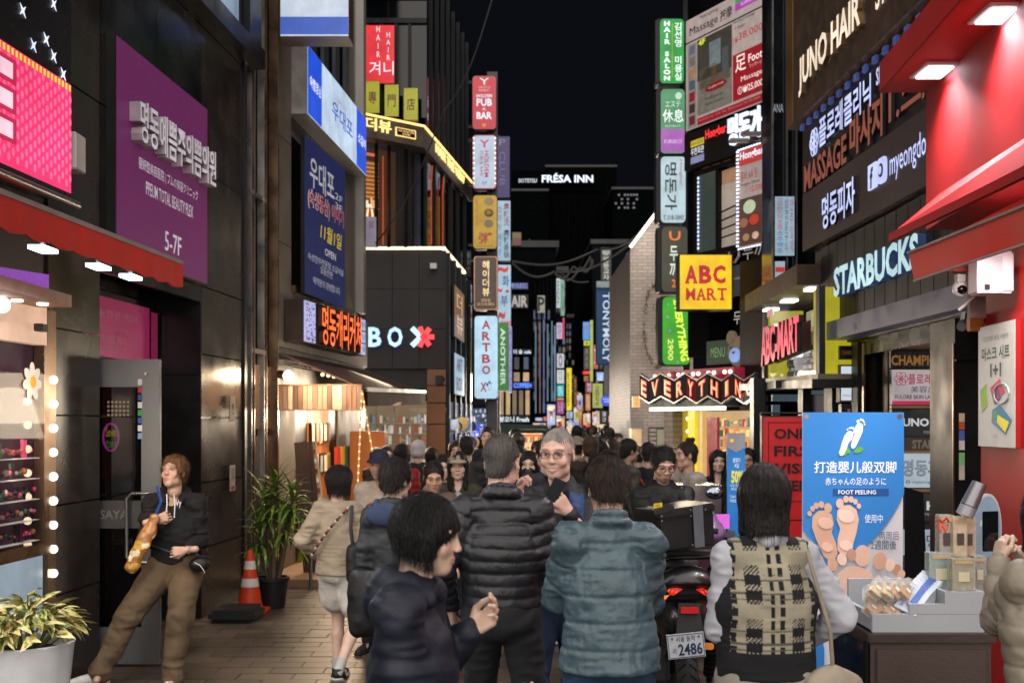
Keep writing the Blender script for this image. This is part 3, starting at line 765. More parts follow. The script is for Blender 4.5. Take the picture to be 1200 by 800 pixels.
def goods(t,q,rows,per,cols,d=.10,fill=.8,name='goods',es=.0,hmin=.5,seed=1,rnd_=.35):
 r = random.Random(seed); mb = MB(); ms = [mat('goods',c,rough=.4,noise=(20,.3),bump=None,em=c if es else None,es=es) for c in cols]
 for j in range(rows):
  x = .01
  while x < .99:
   w = r.uniform(.5,1.3) / per; h = r.uniform(hmin,.9) / rows; g = w * (1 - fill)
   mb.m = r.randrange(len(ms)); y1 = (j + 1) / rows - .06 / rows
   if r.random() < rnd_: mb.ball(bil(q,x + w * .4,y1 - h * .5) + qn(q) * d * .4,(bil(q,x + w * .35,0) - bil(q,x,0)).length,6)
   elif r.random() < .93: mb.slab(sub(q,x,y1 - h,min(.995,x + w - g),y1,d * r.uniform(.3,1)),d * .3)
   x += w
 o = mb.build(name,ms,t); o['kind'] = 'stuff'
 b = MB()
 for j in range(rows): b.slab(sub(q,0,(j + 1) / rows - .05 / rows,1,(j + 1) / rows - .01 / rows,d * 1.1),d * 1.1)
 b.build('shelf',WHT,t)
def lwq(Y0,z0,Y1,z1,off=0.0):
 """face on the left-hand frontage line, seen from the street: far end is on the right"""
 a,b = LW(Y0) + off,LW(Y1) + off
 return [Vector((a,Y0,z1)),Vector((b,Y1,z1)),Vector((b,Y1,z0)),Vector((a,Y0,z0))]
# ---------------------------------------------------------------- ground
g = MB(); g.add([(-60,-8,-.03),(60,-8,-.03),(60,300,-.03),(-60,300,-.03)],[(0,1,2,3)])
ground = g.build('ground',mat('street_ground','3a342f',rough=.7,noise=(1.5,.3),bump=(60,.3))); tag(ground,kind='structure')
g = MB(); g.bb(-3.35,4.6,-6,70,-.02,-.006)
pave = g.build('pavement',mat('paving_joint','24201d',rough=.9)); tag(pave,kind='structure')
PM = [mat('paver_stone',c,rough=.38,noise=(1.3,.5),bump=(70,.3),wpos=True) for c in ('57493e','4f443a','5f5145','4a4038')]
paver_me = []
for m in PM:
 o = MB().box((0,0,0),(.394,.194,.03)).build('paver',m,pave,world=False,bevel=.004); paver_me.append(o.data); bpy.data.objects.remove(o)
far = MB()
r2 = random.Random(3); cnt = 0
for j in range(0,96):
 yy = 6.9 + j * .2
 for i in range(-9,13):
  xx = i * .4 + (.2 if j % 2 else 0)
  if xx < -3.25 or xx > 4.4: continue
  if 7.6 < yy < 11.9 and -3.2 < xx < 2.3 and cnt < 300:
   cnt += 1
   o = bpy.data.objects.new('paver',paver_me[r2.randrange(4)]); COL.objects.link(o); o.parent = pave
   o.location = (xx,yy,-.0148 + r2.uniform(-.0016,.0016)); o.rotation_euler = (r2.uniform(-.002,.002),r2.uniform(-.002,.002),r2.uniform(-.004,.004))
  else:
   far.m = r2.randrange(4); far.box((xx,yy,-.0150 + r2.uniform(-.0012,.0012)),(.394,.194,.03))
o = far.build('paving',PM,pave); o['kind'] = 'stuff'
# ---------------------------------------------------------------- A: granite building on the left
A = thing('granite_building','black polished granite building with purple clinic sign at the left','building',(-3.2,10,0))
zs = [0,.66,1.28,1.9,2.5,3.14,4.24,5.6,7.0,9.0]
def gp(Y0,Y1,z0,z1,m=GRAN,off=0.0,nY=1):
 z = [z0] + [q for q in zs if z0 + .05 < q < z1 - .05] + [z1]
 q = lwq(Y0,z0,Y1,z1,off)
 wall_grid(A,q,even(nY),[1 - (v - z0) / (z1 - z0) for v in z][::-1],m)
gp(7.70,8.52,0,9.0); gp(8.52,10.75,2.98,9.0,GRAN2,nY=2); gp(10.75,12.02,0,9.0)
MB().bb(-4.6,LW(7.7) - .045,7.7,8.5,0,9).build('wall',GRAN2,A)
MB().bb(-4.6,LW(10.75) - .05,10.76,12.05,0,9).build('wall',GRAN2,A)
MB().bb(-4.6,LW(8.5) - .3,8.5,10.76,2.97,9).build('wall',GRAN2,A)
# recess: jamb facing the camera, back wall, ceiling
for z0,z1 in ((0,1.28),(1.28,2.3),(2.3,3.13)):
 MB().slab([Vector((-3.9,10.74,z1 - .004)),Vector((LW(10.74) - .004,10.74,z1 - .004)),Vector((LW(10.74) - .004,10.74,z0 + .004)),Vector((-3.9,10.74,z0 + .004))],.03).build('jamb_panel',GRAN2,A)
bk = [Vector((LW(8.5) - .42,8.5,2.96)),Vector((LW(10.7) - .42,10.7,2.96)),Vector((LW(10.7) - .42,10.7,0)),Vector((LW(8.5) - .42,8.5,0))]
MB().slab(sub(bk,0,0,1,.20,-.01),.05).build('transom',DMET,A)
MB().slab(sub(bk,0,.2,1,1,-.03),.02).build('door_glass',GLASS,A)
for u in (0,.5,.96): MB().slab(sub(bk,u,.2,u + .04,1,0),.05).build('door_frame',DMET,A)
q = sub(bk,.30,.02,.90,.19,.03)
sp = sign('clinic_notice','crimson notice panel with white Korean text above the glass entrance door',q,mat('crimson_print','8e1d50',rough=.35,em='a3225c',es=.35),
     [('이 건물은 전면 금연 구역입니다',(.05,.2,.78,.34),ink('e8b8cc')),('This is a non smoking building',(.05,.46,.62,.55),ink('d8a8bc')),
      ('本建筑是禁烟区 请配合',(.05,.62,.6,.74),ink('d8a8bc')),('当建物は禁煙区域です',(.05,.8,.58,.9),ink('d8a8bc'))],d=.03,border=0)
q2 = sub(bk,.92,.03,.99,.19,.03)
sign('clinic_notice','narrow crimson strip panel right of the crimson notice',q2,mat('crimson_print','8e1d50',rough=.35,em='8e1d50',es=.3),d=.03,border=0)
# mullioned frame at the far end of the granite building
for Y,w_,m_ in ((12.08,.05,DMET),(12.40,.012,STEEL),(12.50,.012,BRONZE),(12.88,.012,STEEL),(12.98,.012,BRONZE),(13.35,.03,BRONZE)):
 MB().bb(LW(Y) - .09,LW(Y) - .01 if w_ < .02 else LW(Y) + .02,Y - w_,Y + w_,0,9).build('mullion',m_,A)
for z in (2.62,4.35): MB().slab(lwq(12.42,z,12.96,z + .05,-.02),.04).build('rail',STEEL,A)
MB().slab(lwq(12.05,0,13.4,9,-.1),.05).build('wall_glass',GLASS,A)
MB().slab(lwq(12.05,.15,13.4,1.7,-.06),.03).build('panel',mat('brown_panel','4a3a2b',rough=.3,metal=.4),A)
MB().slab(lwq(12.05,1.78,13.4,2.5,-.06),.03).build('panel',mat('brown_panel2','5c4429',rough=.3,metal=.4),A)
# cornice and lit upper window
MB().slab(lwq(7.6,5.66,12.3,5.86,.16),.3).build('cornice',DMET,A)
MB().slab(lwq(9.2,5.95,11.8,7.4,.03),.05).build('upper_window',lit('8fa9c4',.55),A)
for Y in (9.2,10.5,11.8): MB().slab(lwq(Y,5.86,Y + .12,7.6,.05),.06).build('window_frame',DMET,A)
MB().slab(lwq(11.9,5.9,12.3,9,.12),.2).build('corner_post',DMET,A)
# purple clinic sign
q = lwq(8.62,3.14,10.72,4.80,.07)
PUR = mat('purple_board','6a2460',rough=.4,noise=(1.2,.1),em='6f2a63',es=.28)
LT = lit('d9cfd6',.62,light=False,name='clinic_letter'); LS = mat('letter_side','a59aa2',rough=.5)
ps = sign('clinic_sign','tall purple clinic sign board with raised white Korean lettering reading 5-7F',q,PUR,
     [('명동예쁨주의쁨의원',(.12,.255,.975,.455),LT,dict(ext=.09,bold=.03,side=LS)),
      ('丽妍整美容医院 | プムの美容クリニック',(.21,.50,.86,.565),LT),('PPEUM TOTAL BEAUTY PLEX',(.28,.60,.80,.665),LT,dict(bold=.015)),
      ('5-7F',(.475,.80,.66,.90),LT,dict(bold=.01))],d=.07,case=BLACK,border=.012)
# exit stickers
for z,c in ((1.86,'9a8e80'),(1.16,'a89c90')):
 q = lwq(11.45,z,11.62,z + .26,.045)
 sign('notice_plate','small pale plate on the granite pillar, ' + ('upper one with a symbol' if z > 1.5 else 'lower one with fine print and red foot'),q,ink(c),
         [('!',(.3,.3,.7,.7),ink('302820'))] if z > 1.5 else [('금연\n구역',(.2,.1,.8,.6),ink('403830')),('.',(.1,.8,.9,.95),ink('a02020'))],d=.006,border=.0)
# open aluminium door with pull handle
dr = thing('entrance_door','open grey aluminium framed glass door with pull handle beside the leaning man','door',(-3.4,8.72,0))
DF = mat('door_aluminium','5e6062',rough=.4,metal=.3,noise=(3,.15),bump=(80,.04))
Yd = 8.62; x0,x1 = -3.52,pt(187,0,Yd).x
MB().bb(x0,x1,Yd,Yd + .05,2.12,2.33).build('door_rail',DF,dr,bevel=.004)
MB().bb(x0,x1,Yd,Yd + .05,0.02,.30).build('door_rail',DF,dr,bevel=.004)
MB().bb(x1 - .14,x1,Yd,Yd + .05,.30,2.12).build('door_stile',DF,dr,bevel=.004)
MB().bb(x0,x0 + .12,Yd,Yd + .05,.30,2.12).build('door_stile',DF,dr)
MB().bb(x0 + .12,x1 - .14,Yd + .02,Yd + .03,.30,2.12).build('door_pane',mat('door_pane','0b0a0a',rough=.05,noise=None,bump=None,alpha=.72),dr)
hx = pt(152,0,Yd).x
MB().tube([(hx + .22,Yd,1.30),(hx + .22,Yd - .03,1.30),(hx + .20,Yd - .07,1.32),(hx + .04,Yd - .07,1.32),(hx,Yd - .07,1.28),(hx,Yd - .07,.84),(hx + .04,Yd - .07,.80),(hx + .2,Yd - .07,.80),(hx + .22,Yd,.82)],.014,8).build('pull_handle',STEEL,dr,smooth=50)
hx -= .22
MB().tube([(hx + .2,Yd + .1,1.34),(hx + .2,Yd + .14,1.34),(hx + .02,Yd + .14,1.34),(hx + .3,Yd + .14,1.30),(hx + .3,Yd + .14,.95),(hx,Yd + .14,.93)],.012,8).build('pull_handle',STEEL,dr,smooth=50)
MB().bb(x0 + .12,x1 - .14,Yd - .004,Yd + .018,1.05,1.26).build('door_band',mat('frosted_band','3c3a37',rough=.5),dr)
letters('SAYA',[Vector((x0 + .3,Yd - .01,1.24)),Vector((x1 - .2,Yd - .01,1.24)),Vector((x1 - .2,Yd - .01,1.07)),Vector((x0 + .3,Yd - .01,1.07))],(.3,.3,.9,.7),ink('6a6660'),dr,bold=.02)
st = MB(); scols = ['b8b8b8','9a2020','2a3a80','c0c0c0','208a40','30508a','d0d0d0','7090b0']
for i,c in enumerate(scols):
 MB().slab(rect(161.5,444 + i * 9,166.5,451 + i * 9,Yd - .004),.002).build('sticker',ink(c),dr)
MB().tube([(x1 - .1,Yd - .02,2.22),(x1 - .1,Yd,2.22)],.012,10).build('door_lock',STEEL,dr)
# glowing shapes added behind the door glass in place of its reflections
inn = thing('door_reflection','glowing bulbs, ring and letters standing in for reflections in the entrance door glass','display',(-3.5,9.2,0))
MB().slab(rect(120,440,157,560,8.9),.03).build('back_panel',mat('reflection_panel','3a2018',rough=.5,em='4a1c16',es=.5),inn)
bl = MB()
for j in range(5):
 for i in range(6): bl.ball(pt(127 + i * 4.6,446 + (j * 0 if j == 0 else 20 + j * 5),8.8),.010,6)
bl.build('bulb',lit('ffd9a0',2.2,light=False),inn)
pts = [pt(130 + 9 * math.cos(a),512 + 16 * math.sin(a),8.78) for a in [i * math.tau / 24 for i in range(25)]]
MB().tube(pts,.008,6).build('reflected_ring',lit('ff4fd0',1.6,light=False),inn)
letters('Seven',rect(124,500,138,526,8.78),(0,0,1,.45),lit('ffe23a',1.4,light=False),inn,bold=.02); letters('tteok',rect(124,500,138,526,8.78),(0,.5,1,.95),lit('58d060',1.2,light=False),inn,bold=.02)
# ---------------------------------------------------------------- cosmetics shop at the left edge
S = thing('cosmetics_shop','left edge cosmetics shopfront with mirror bulbs and flower decal window','shop',(-3.2,7.2,0))
MB().slab(lwq(5.5,0,7.69,9,-.02),.2).build('wall',mat('shop_wall','3b332d',rough=.4),S)
MB().slab(lwq(5.5,.02,7.52,.98,.05),.06).build('lower_panel',lit('a9bccb',.55),S)
MB().slab(lwq(5.5,.98,7.60,1.06,.07),.08).build('sill',BRONZE,S)
MB().slab(lwq(7.50,.98,7.58,2.36,.07),.07).build('window_frame',BRONZE,S)
MB().slab(lwq(5.5,1.06,7.50,2.36,-.005),.01).build('display_back',mat('display_back','2a0e22',rough=.5,em='2c1024',es=.4),S)
goods(S,lwq(6.6,1.08,7.45,1.75,.0),5,16,['c03a6a','8a7868','305a3a','14181e','9a5a2c','5a1226','101012'],d=.06,es=.06,seed=4,rnd_=.8,fill=.95)
MB().slab(lwq(5.5,1.06,7.50,2.36,.075),.006).build('window_pane',CLEAR,S)
MB().slab(lwq(5.5,2.36,7.58,2.72,.05),.06).build('header',lit('d8a98c',.8),S)
MB().slab(lwq(7.58,.3,7.70,2.6,.055),.05).build('bulb_strip',BRONZE,S)
for i in range(9):
 y = 445 + i * 28.3
 MB().ball(Vector((LW(7.63) + .07,7.63,zat(y,7.63))),.028,8).build('bulb_and_reflection',lit('fff1e0',7 if i % 3 else 4),S,smooth=60)
for i in range(7):  # dimmer second row: glowing balls that stand for the bulbs' reflection
 y = 470 + i * 28
 MB().ball(Vector((LW(7.36) + .03,7.36,zat(y,7.36))),.026,8).build('bulb_and_reflection',lit('f4d9b0',1.2,light=False),S,smooth=60)
# daisy decal
dz = MB(); q = lwq(7.02,1.06,7.45,2.36,.078); cx_,cy_ = .62,.155
fl = lwq(7.20,zat(470,7.4),7.44,zat(425,7.4),.078)
for k in range(7):
 a = k * math.tau / 7 + .2; c = (.5 + .32 * math.cos(a),.5 + .30 * math.sin(a))
 MB().poly([(c[0] + .20 * math.cos(t) * math.cos(a) - .13 * math.sin(t) * math.sin(a),c[1] + .20 * math.cos(t) * math.sin(a) + .13 * math.sin(t) * math.cos(a)) for t in [i * math.tau / 12 for i in range(12)]],fl,.001,.003).build('petal',ink('dcd4c8'),S)
MB().poly([(.5 + .15 * math.cos(t),.5 + .15 * math.sin(t)) for t in [i * math.tau / 14 for i in range(14)]],fl,.005,.003).build('flower_eye',ink('d8a820'),S)
# led advertising sign
q = lwq(5.9,3.34,7.56,5.2,.22)
hot = lit('ff2f6e',.95,name='pink_led'); dk = mat('sign_black','121216',rough=.3)
sl_ = sign('advertising_sign','big pink and black lightbox sign with white star shapes over the red awning',q,dk,(),d=.2,border=.005)
MB().slab(sub(q,.0,.60,.99,.985,.008),.004).build('pink_field',hot,sl_)
for i in range(26):
 for j in range(9):
  c = (.18 + i * .032,.635 + j * .040 + (i % 2) * .02)
  if c[1] > .97: continue
  MB().poly([(c[0] + .010 * math.cos(t),c[1] + .014 * math.sin(t)) for t in [k * math.tau / 8 for k in range(8)]],q,.009,.002).build('dot',lit('ff6a96',.95,light=False),sl_) if (i * 9 + j) % 1 == 0 and i > 6 else None
for i in range(22): MB().slab(sub(q,.34 + i * .03,.605,.352 + i * .03,.625,.012),.003).build('yellow_dash',lit('ffd21f',1.1,light=False),sl_)
for j in range(3):
 MB().slab(sub(q,.30,.64 + j * .095,.55,.72 + j * .095,.014),.006).build('magenta_key',lit('c8184e',.9,light=False),sl_)
 MB().slab(sub(q,.40,.655 + j * .095,.52,.705 + j * .095,.018),.006).build('white_button',lit('ffd0dc',1.0,light=False),sl_)
for u,v in ((.62,.2),(.70,.24),(.74,.30),(.80,.17),(.84,.36),(.60,.46),(.78,.50),(.84,.54),(.92,.58),(.5,.4),(.9,.1),(.68,.55)):
 P_ = []
 for k in range(8):
  a = k * math.tau / 8 + .785; r_ = .030 if k % 2 == 0 else .008; P_.append((u + r_ * math.cos(a),v + r_ * .9 * math.sin(a)))
 MB().poly(P_,q,.009,.003).build('star',lit('dfe6ff',1.2,light=False),sl_)
MB().tube([q[3] + Vector((.04,0,-.05)),q[2] + Vector((.04,0,-.05))],.03,8).build('gutter_pipe',STEEL,sl_,smooth=50)
MB().bb(LW(7.7) - .02,LW(7.7) + .22,7.62,7.80,3.55,3.80).build('wall_box',WHT,A,bevel=.008)
# awning
aw = thing('shop_awning','red fabric awning with scalloped edge and grey stripe over the left shopfront','awning',(-2.6,6,2.7))
RF = mat('red_canvas','c92c22',rough=.7,noise=(2,.2),bump=(140,.3))
fx = lambda Y: -2.06 + .0675 * (Y - 7.08)
top = MB()
top.add([(LW(4.6) + .2,4.6,3.25),(LW(7.08) + .1,7.08,3.25),(fx(7.08),7.08,2.84),(fx(4.6),4.6,2.84),
         (LW(4.6) + .2,4.6,3.235),(LW(7.08) + .1,7.08,3.235),(fx(7.08),7.08,2.825),(fx(4.6),4.6,2.825)],
  [(0,1,2,3),(7,6,5,4),(0,4,5,1),(1,5,6,2),(2,6,7,3),(3,7,4,0)])
top.build('canopy',RF,aw)
n = 10; ys = [4.6 + (7.08 - 4.6) * i / n for i in range(n + 1)]
sc_ = MB(); N_ = 80
vs = [];
for i in range(N_ + 1):
 Y = 4.6 + 2.48 * i / N_; ph = (i / N_ * n) % 1; zb = 2.685 - .012 * abs(math.sin(math.pi * ph)) + .008
 for xo in (0,.012): vs += [(fx(Y) + xo,Y,2.84),(fx(Y) + xo + .006 * math.sin(i * .9),Y,zb)]
fs = []
for i in range(N_):
 a = i * 4; b = a + 4; fs += [(a,b,b + 1,a + 1),(a + 2,a + 3,b + 3,b + 2),(a + 1,b + 1,b + 3,a + 3),(a,a + 2,b + 2,b)]
sc_.add(vs,fs); sc_.build('valance',RF,aw,smooth=60)
MB().bb(fx(4.6) + .0,fx(4.6) + .0,0,0,0,0)
MB().slab([Vector((fx(4.6) + .016,4.6,2.855)),Vector((fx(7.08) + .016,7.08,2.855)),Vector((fx(7.08) + .016,7.08,2.83)),Vector((fx(4.6) + .016,4.6,2.83))],.02).build('stripe',mat('grey_trim','8c8480',rough=.5),aw)
q = [Vector((LW(7.08) + .1,7.08,3.24)),Vector((fx(7.08),7.08,2.84)),Vector((fx(7.08),7.08,2.69)),Vector((LW(7.08) + .1,7.08,2.69))]
for i,Y in enumerate((4.9,5.75,6.4,6.85)):
 X = fx(Y) - .22
 MB().bb(X - .04,X + .04,Y - .09,Y + .09,2.715,2.735).build('down_light',lit('cfe4ff',6),aw)
 lamp('awning_lamp','AREA',(X,Y,2.69),9,(.82,.9,1.0),.2,(X + .2,Y - .2,0))
 MB().bar((X,Y,2.735),(X,Y,2.86),.02).build('light_bracket',STEEL,aw)
# small purple fringe canopy and shelf lights inside
fr = thing('display_canopy','small purple fringed canopy above peach lit shelf at the left edge','canopy',(-3,6.9,2.3))
q = [pt(-6,312,6.9),pt(57,322,7.3),pt(57,345,7.3),pt(-6,340,6.9)]
MB().slab(q,.04).build('fringe_board',mat('fringe','7a3a98',rough=.5,em='8a3fb0',es=.35),fr)
for i in range(26): MB().slab(sub(q,i / 26,0,(i + .55) / 26,1.04,.01),.01).build('fringe_strand',mat('fringe2','a060c0',rough=.5,em='a060c8',es=.45),fr)
MB().bb(LW(7.1) + .02,pt(84,0,7.45).x,6.2,7.45,zat(360,7.45),zat(346,7.45)).build('light_shelf',mat('peach_panel','c9a08c',rough=.5),fr)
for px_,Y in ((20,7.0),(50,7.2)): MB().tube([(pt(px_,0,Y).x,Y,zat(362,7.45)),(pt(px_,0,Y).x,Y,zat(359,7.45))],.035,14).build('spot_light',lit('fff0d8',5),fr)
MB().ball(pt(2,357,6.8),.05,10).build('globe_lamp',lit('fff4ea',3),fr,smooth=60)
lamp('shelf_lamp','AREA',(-2.95,7.0,2.5),6,(1,.78,.6),.25,(-2.6,7.2,0))
lamp('window_glow','AREA',(LW(7.0) + .22,7.0,1.75),11,(1,.74,.52),.7,(-1.5,8.6,1.3))  # warm fill added in front of the window to brighten the granite
cm = thing('wall_camera','small black box camera on the shop corner beside the mirror bulbs','camera',pt(47,384,7.5))
MB().box(pt(47,384,7.45),(.07,.10,.05)).build('housing',BLACK,cm,bevel=.006); MB().bar(pt(46,384,7.5),pt(46,372,7.5),.02).build('arm',BLACK,cm)
# ---------------------------------------------------------------- B: stone building with the blue and white signs
B = thing('stone_building','grey stone clad narrow building behind the blue and white restaurant signs','building',(-3,15,0))
q = lwq(13.4,0,18.85,12,0)
MB().slab(lwq(13.4,0,18.85,12,-.045),.8).build('wall',DMET,B)
def bsub(Y0,z0,Y1,z1,n1,n2,m=STONE,off=0): wall_grid(B,lwq(Y0,z0,Y1,z1,off),even(n1),even(n2),m,gap=.005)
bsub(13.42,2.75,14.0,9.0,1,5); bsub(13.42,0,14.2,2.05,1,2); bsub(14.0,2.75,18.8,3.5,6,1)
MB().slab(lwq(14.05,3.5,17.2,6.6,-.03),.02).build('window_glass',GLASS,B)
MB().slab(lwq(14.0,3.46,18.6,3.54,.05),.1).build('window_sill',BRONZE,B)
MB().slab(lwq(17.2,3.5,18.1,9,.0),.05).build('panel',STONE,B)
for Y in (14.2,14.9,15.6,16.3,17.0): MB().slab(lwq(Y,6.6,Y + .25,12,.03),.05).build('louvre',mat('louvre','3c4246',rough=.4,metal=.3),B)
MB().bb(LW(17.9) + .0,pt(428,0,18).x,17.8,18.1,zat(368,18),14).build('corner_column',mat('column_metal','8f8c88',rough=.4,metal=.5,noise=(2,.15)),B)
MB().bb(pt(411,0,17.78).x,pt(416,0,17.78).x,17.74,17.8,zat(366,18),14).build('column_rib',mat('column_metal2','6b6864',rough=.4,metal=.5),B)
# topmost sign
Yt = 12.8
q = rect(328,-30,409,43,Yt)
sign('restaurant_sign','white lightbox with blue bottom band at the top edge of the photo',q,lit('c8d3e4',.8),(),d=.35,case=mat('bronze_case','5c4a3a',rough=.4,metal=.4),border=.01)
MB().slab(sub(q,.01,.69,.99,.97,.012),.004).build('blue_band',lit('1f55c0',.8),bpy.data.objects['restaurant_sign'])
# slanted main sign
q = qh((360,52),(429,140),(429,206),(360,133),14.0)
BLU = lit('1450d8',.85,name='blue_lightbox'); PAL = lit('bcd0e6',.88,name='pale_lightbox')
bs = sign('restaurant_sign','long blue and white lightbox with blue Korean name over the navy banner',q,PAL,
          [('우대포',(.36,.36,.72,.66),lit('1c52c8',.7,light=False),dict(bold=.03)),('명동점 · 고기집',(.47,.26,.60,.30),ink('c04040'))],d=.38,case=mat('pale_case','8f8e8c',rough=.45,metal=.2),border=.004)
for a,b,tx in ((.004,.2,'숙별영님'),(.80,.996,'소갈비')):
 MB().slab(sub(q,a,.01,b,.99,.008),.003).build('blue_field',BLU,bs)
 letters(tx,q,(a + .02,.40,b - .02,.58),W1,bs,bold=.03,off=.014)
# navy banner
q = qh((357,158),(404,198),(404,362),(357,343),14.1)
NAV = mat('navy_vinyl','1c2858',rough=.5,noise=(1.5,.15),em='1d2a60',es=.30)
O_ = mat('banner_orange','c0482c',rough=.5,em='c0482c',es=.25); Y_ = mat('banner_yellow','d8c030',rough=.5,em='d8c030',es=.35); Wb = mat('banner_white','b9bcc8',rough=.5,em='b9bcc8',es=.35)
sign('restaurant_banner','tall navy blue vinyl banner with white, orange and yellow Korean lettering',q,NAV,
     [('우대포',(.10,.10,.70,.30),Wb,dict(bold=.035)),('2F\n3F',(.72,.22,.92,.33),Wb),('(숙성등심) 이야기',(.06,.31,.96,.45),Wb,dict(bold=.05,off=.007)),('(숙성등심) 이야기',(.07,.315,.95,.445),O_,dict(bold=.02,off=.011)),
      ('11월1일',(.35,.49,.90,.60),Y_,dict(bold=.03,shear=.15)),('OPEN',(.46,.645,.74,.695),Wb,dict(bold=.03)),
      ('숙성한우전문점 소갈비살\n모듬한판',(.06,.73,.95,.83),Wb),('예약문의 환영합니다',(.18,.87,.85,.92),Wb)],d=.05,case=BLACK,border=.0)
# orange lettered sign
q = qh((354,350),(427,374),(427,417),(354,400),13.6)
cs = sign('portrait_shop_sign','black box sign with glowing orange Korean letters above the wooden shop',q,BLACK,(),d=.22,case=mat('rust_case','2a1e1a',rough=.5),border=.003)
OR = lit('ff6a2c',1.35,name='orange_letter')
letters('명동캐리커쳐',q,(.215,.02,.86,.98),OR,cs,bold=.03,ext=.06,side=mat('letter_edge','401408',rough=.5),name='lettering')
MB().slab(sub(q,.02,.02,.165,.98,.02),.02).build('led_panel',lit('b9b8e8',.85),cs)
r3 = random.Random(5)
lp = MB()
for i in range(60):
 u = r3.uniform(.03,.15); v = r3.uniform(.03,.95); lp.slab(sub(q,u,v,u + .012,v + .03,.024),.003)
lp.build('led_pattern',lit('5a5a90',.5,light=False),cs)['kind'] = 'stuff'
for j in range(3):
 MB().slab(sub(q,.885,.03 + j * .33,.995,.32 + j * .33,.02),.02).build('side_lightbox',lit('9fb4da',.9),cs)
 letters(('캐리','초상','커플')[j],q,(.90,.10 + j * .33,.985,.25 + j * .33),lit('2a3c78',.5,light=False),cs,off=.025)
# portrait shop: awning, wooden lit sign, interior
P = thing('portrait_shop','warm lit wooden shopfront with brown awning beyond the potted plant','shop',(-2.8,15.5,0))
BR = mat('brown_canvas','38231d',rough=.75,noise=(3,.2),bump=(140,.3))
a,b,c,d_ = pt(328,413,13.3),Vector((LW(18.8),18.8,2.71)),pt(498,459,18.3),pt(430,456,13.4)
mb = MB(); dn = Vector((0,0,-.02))
mb.add([a,b,c,d_,a + dn,b + dn,c + dn,d_ + dn],[(0,1,2,3),(7,6,5,4),(0,4,5,1),(1,5,6,2),(2,6,7,3),(3,7,4,0)]); mb.build('awning',BR,P)
MB().bar(d_,c,.04,.05).build('awning_bar',STEEL,P)
v1 = [d_ + Vector((.01,0,-.02)),c + Vector((.01,0,-.02)),c + Vector((.01,0,-.20)),d_ + Vector((.01,0,-.2))]
MB().slab(v1,.01).build('valance',BR,P)
ev = [Vector((LW(18.3) + .02,18.3,2.64)),c.copy(),c + Vector((0,0,-.18)),Vector((LW(18.3) + .02,18.3,2.12))]
MB().slab(ev,.01).build('valance',BR,P)
MB().bar(Vector((LW(13.4) + .03,13.4,2.56)),Vector((LW(18.8) + .03,18.8,2.62)),.07).build('awning_box',STEEL,P)
for Y0 in (13.7,17.0):
 e = pt(350,434,Y0); MB().tube([Vector((LW(Y0) + .04,Y0,2.55)),Vector((LW(Y0) + .55,Y0 + .35,2.46)),Vector((d_.x - .03,Y0 + .1,2.25))],.022,8).build('awning_arm',STEEL,P,smooth=50)
wm = [mat('weathered_wood',c_,rough=.7,noise=(14,.5),bump=(60,.4),aniso=(1,1,.15)) for c_ in ('9a7c62','7a5a44','b59a80','8a6c58','5c4334')]
q = rect(326,451,424,480,13.2)
ws = thing('wooden_sign','lit horizontal sign board of weathered upright slats under the brown awning','sign',((q[0] + q[2]) / 2))
MB().slab([p + Vector((0,.03,0)) for p in q],.12).build('sign_box',mat('dark_wood','3a251a',rough=.6),ws)
for i in range(17):
 MB().slab(sub(q,i / 17 + .002,.02 + rnd.uniform(-.015,.015),(i + 1) / 17 - .004,.98,rnd.uniform(0,.008)),.028).build('slat',wm[rnd.randrange(5)],ws)
for u0,u1 in ((-.01,1.01),):
 MB().slab(sub(q,-.01,-.03,1.01,.03,.014),.05).build('frame',wm[1],ws); MB().slab(sub(q,-.01,.97,1.01,1.03,.014),.05).build('frame',wm[1],ws)
bb = pt(338,440,12.9)
wl = thing('spot_lamp','glowing round spot lamp at the left end of the brown awning','lamp',bb)
MB().ball(bb,.06,10).build('lamp_glass',lit('fff0d0',9),wl,smooth=60); MB().tube([bb + Vector((-.12,.1,.02)),bb + Vector((-.03,.03,.0))],.05,12).build('lamp_body',BRONZE,wl)
lamp('spot_bulb','POINT',bb + Vector((.09,-.09,.0)),16,(1,.74,.45),.06)
lamp('sign_wash','AREA',pt(390,444,12.95),10,(1,.78,.55),.5,pt(378,480,13.3))
lamp('shop_glow','AREA',Vector((-2.0,15.2,2.15)),62,(1,.68,.38),1.6,Vector((-2.3,15.4,0)))
OW = mat('orange_wood','9c5f2c',rough=.55,noise=(6,.25),bump=(50,.2),aniso=(1,1,.2)); DW = mat('dark_wood2','3a2418',rough=.55,noise=(6,.3),aniso=(1,1,.2))
MB().slab(lwq(14.25,0,14.9,2.1,-.06),.03).build('dark_door',GLASS,P)
MB().slab(lwq(14.95,0,16.2,2.3,-.04),.04).build('timber_wall',OW,P)
MB().slab(lwq(16.2,0,16.7,2.3,-.05),.04).build('dark_panel',DW,P)
MB().slab(lwq(16.7,0,18.3,2.3,-.02),.04).build('stone_panel',STONE,P)
MB().bb(LW(16.8) + .1,LW(16.8) + .62,17.0,17.5,0,1.72).build('timber_cabinet',OW,P,bevel=.01)
MB().bb(LW(13.2) + .0,LW(13.2) + .75,12.7,15.0,0,.10).build('timber_step',mat('step_wood','8a6b4f',rough=.6,noise=(4,.3)),P,bevel=.01)
MB().slab(lwq(14.3,.1,14.6,.9,.06),.05).build('yellow_panel',mat('lime_panel','8a9a20',rough=.5),P)
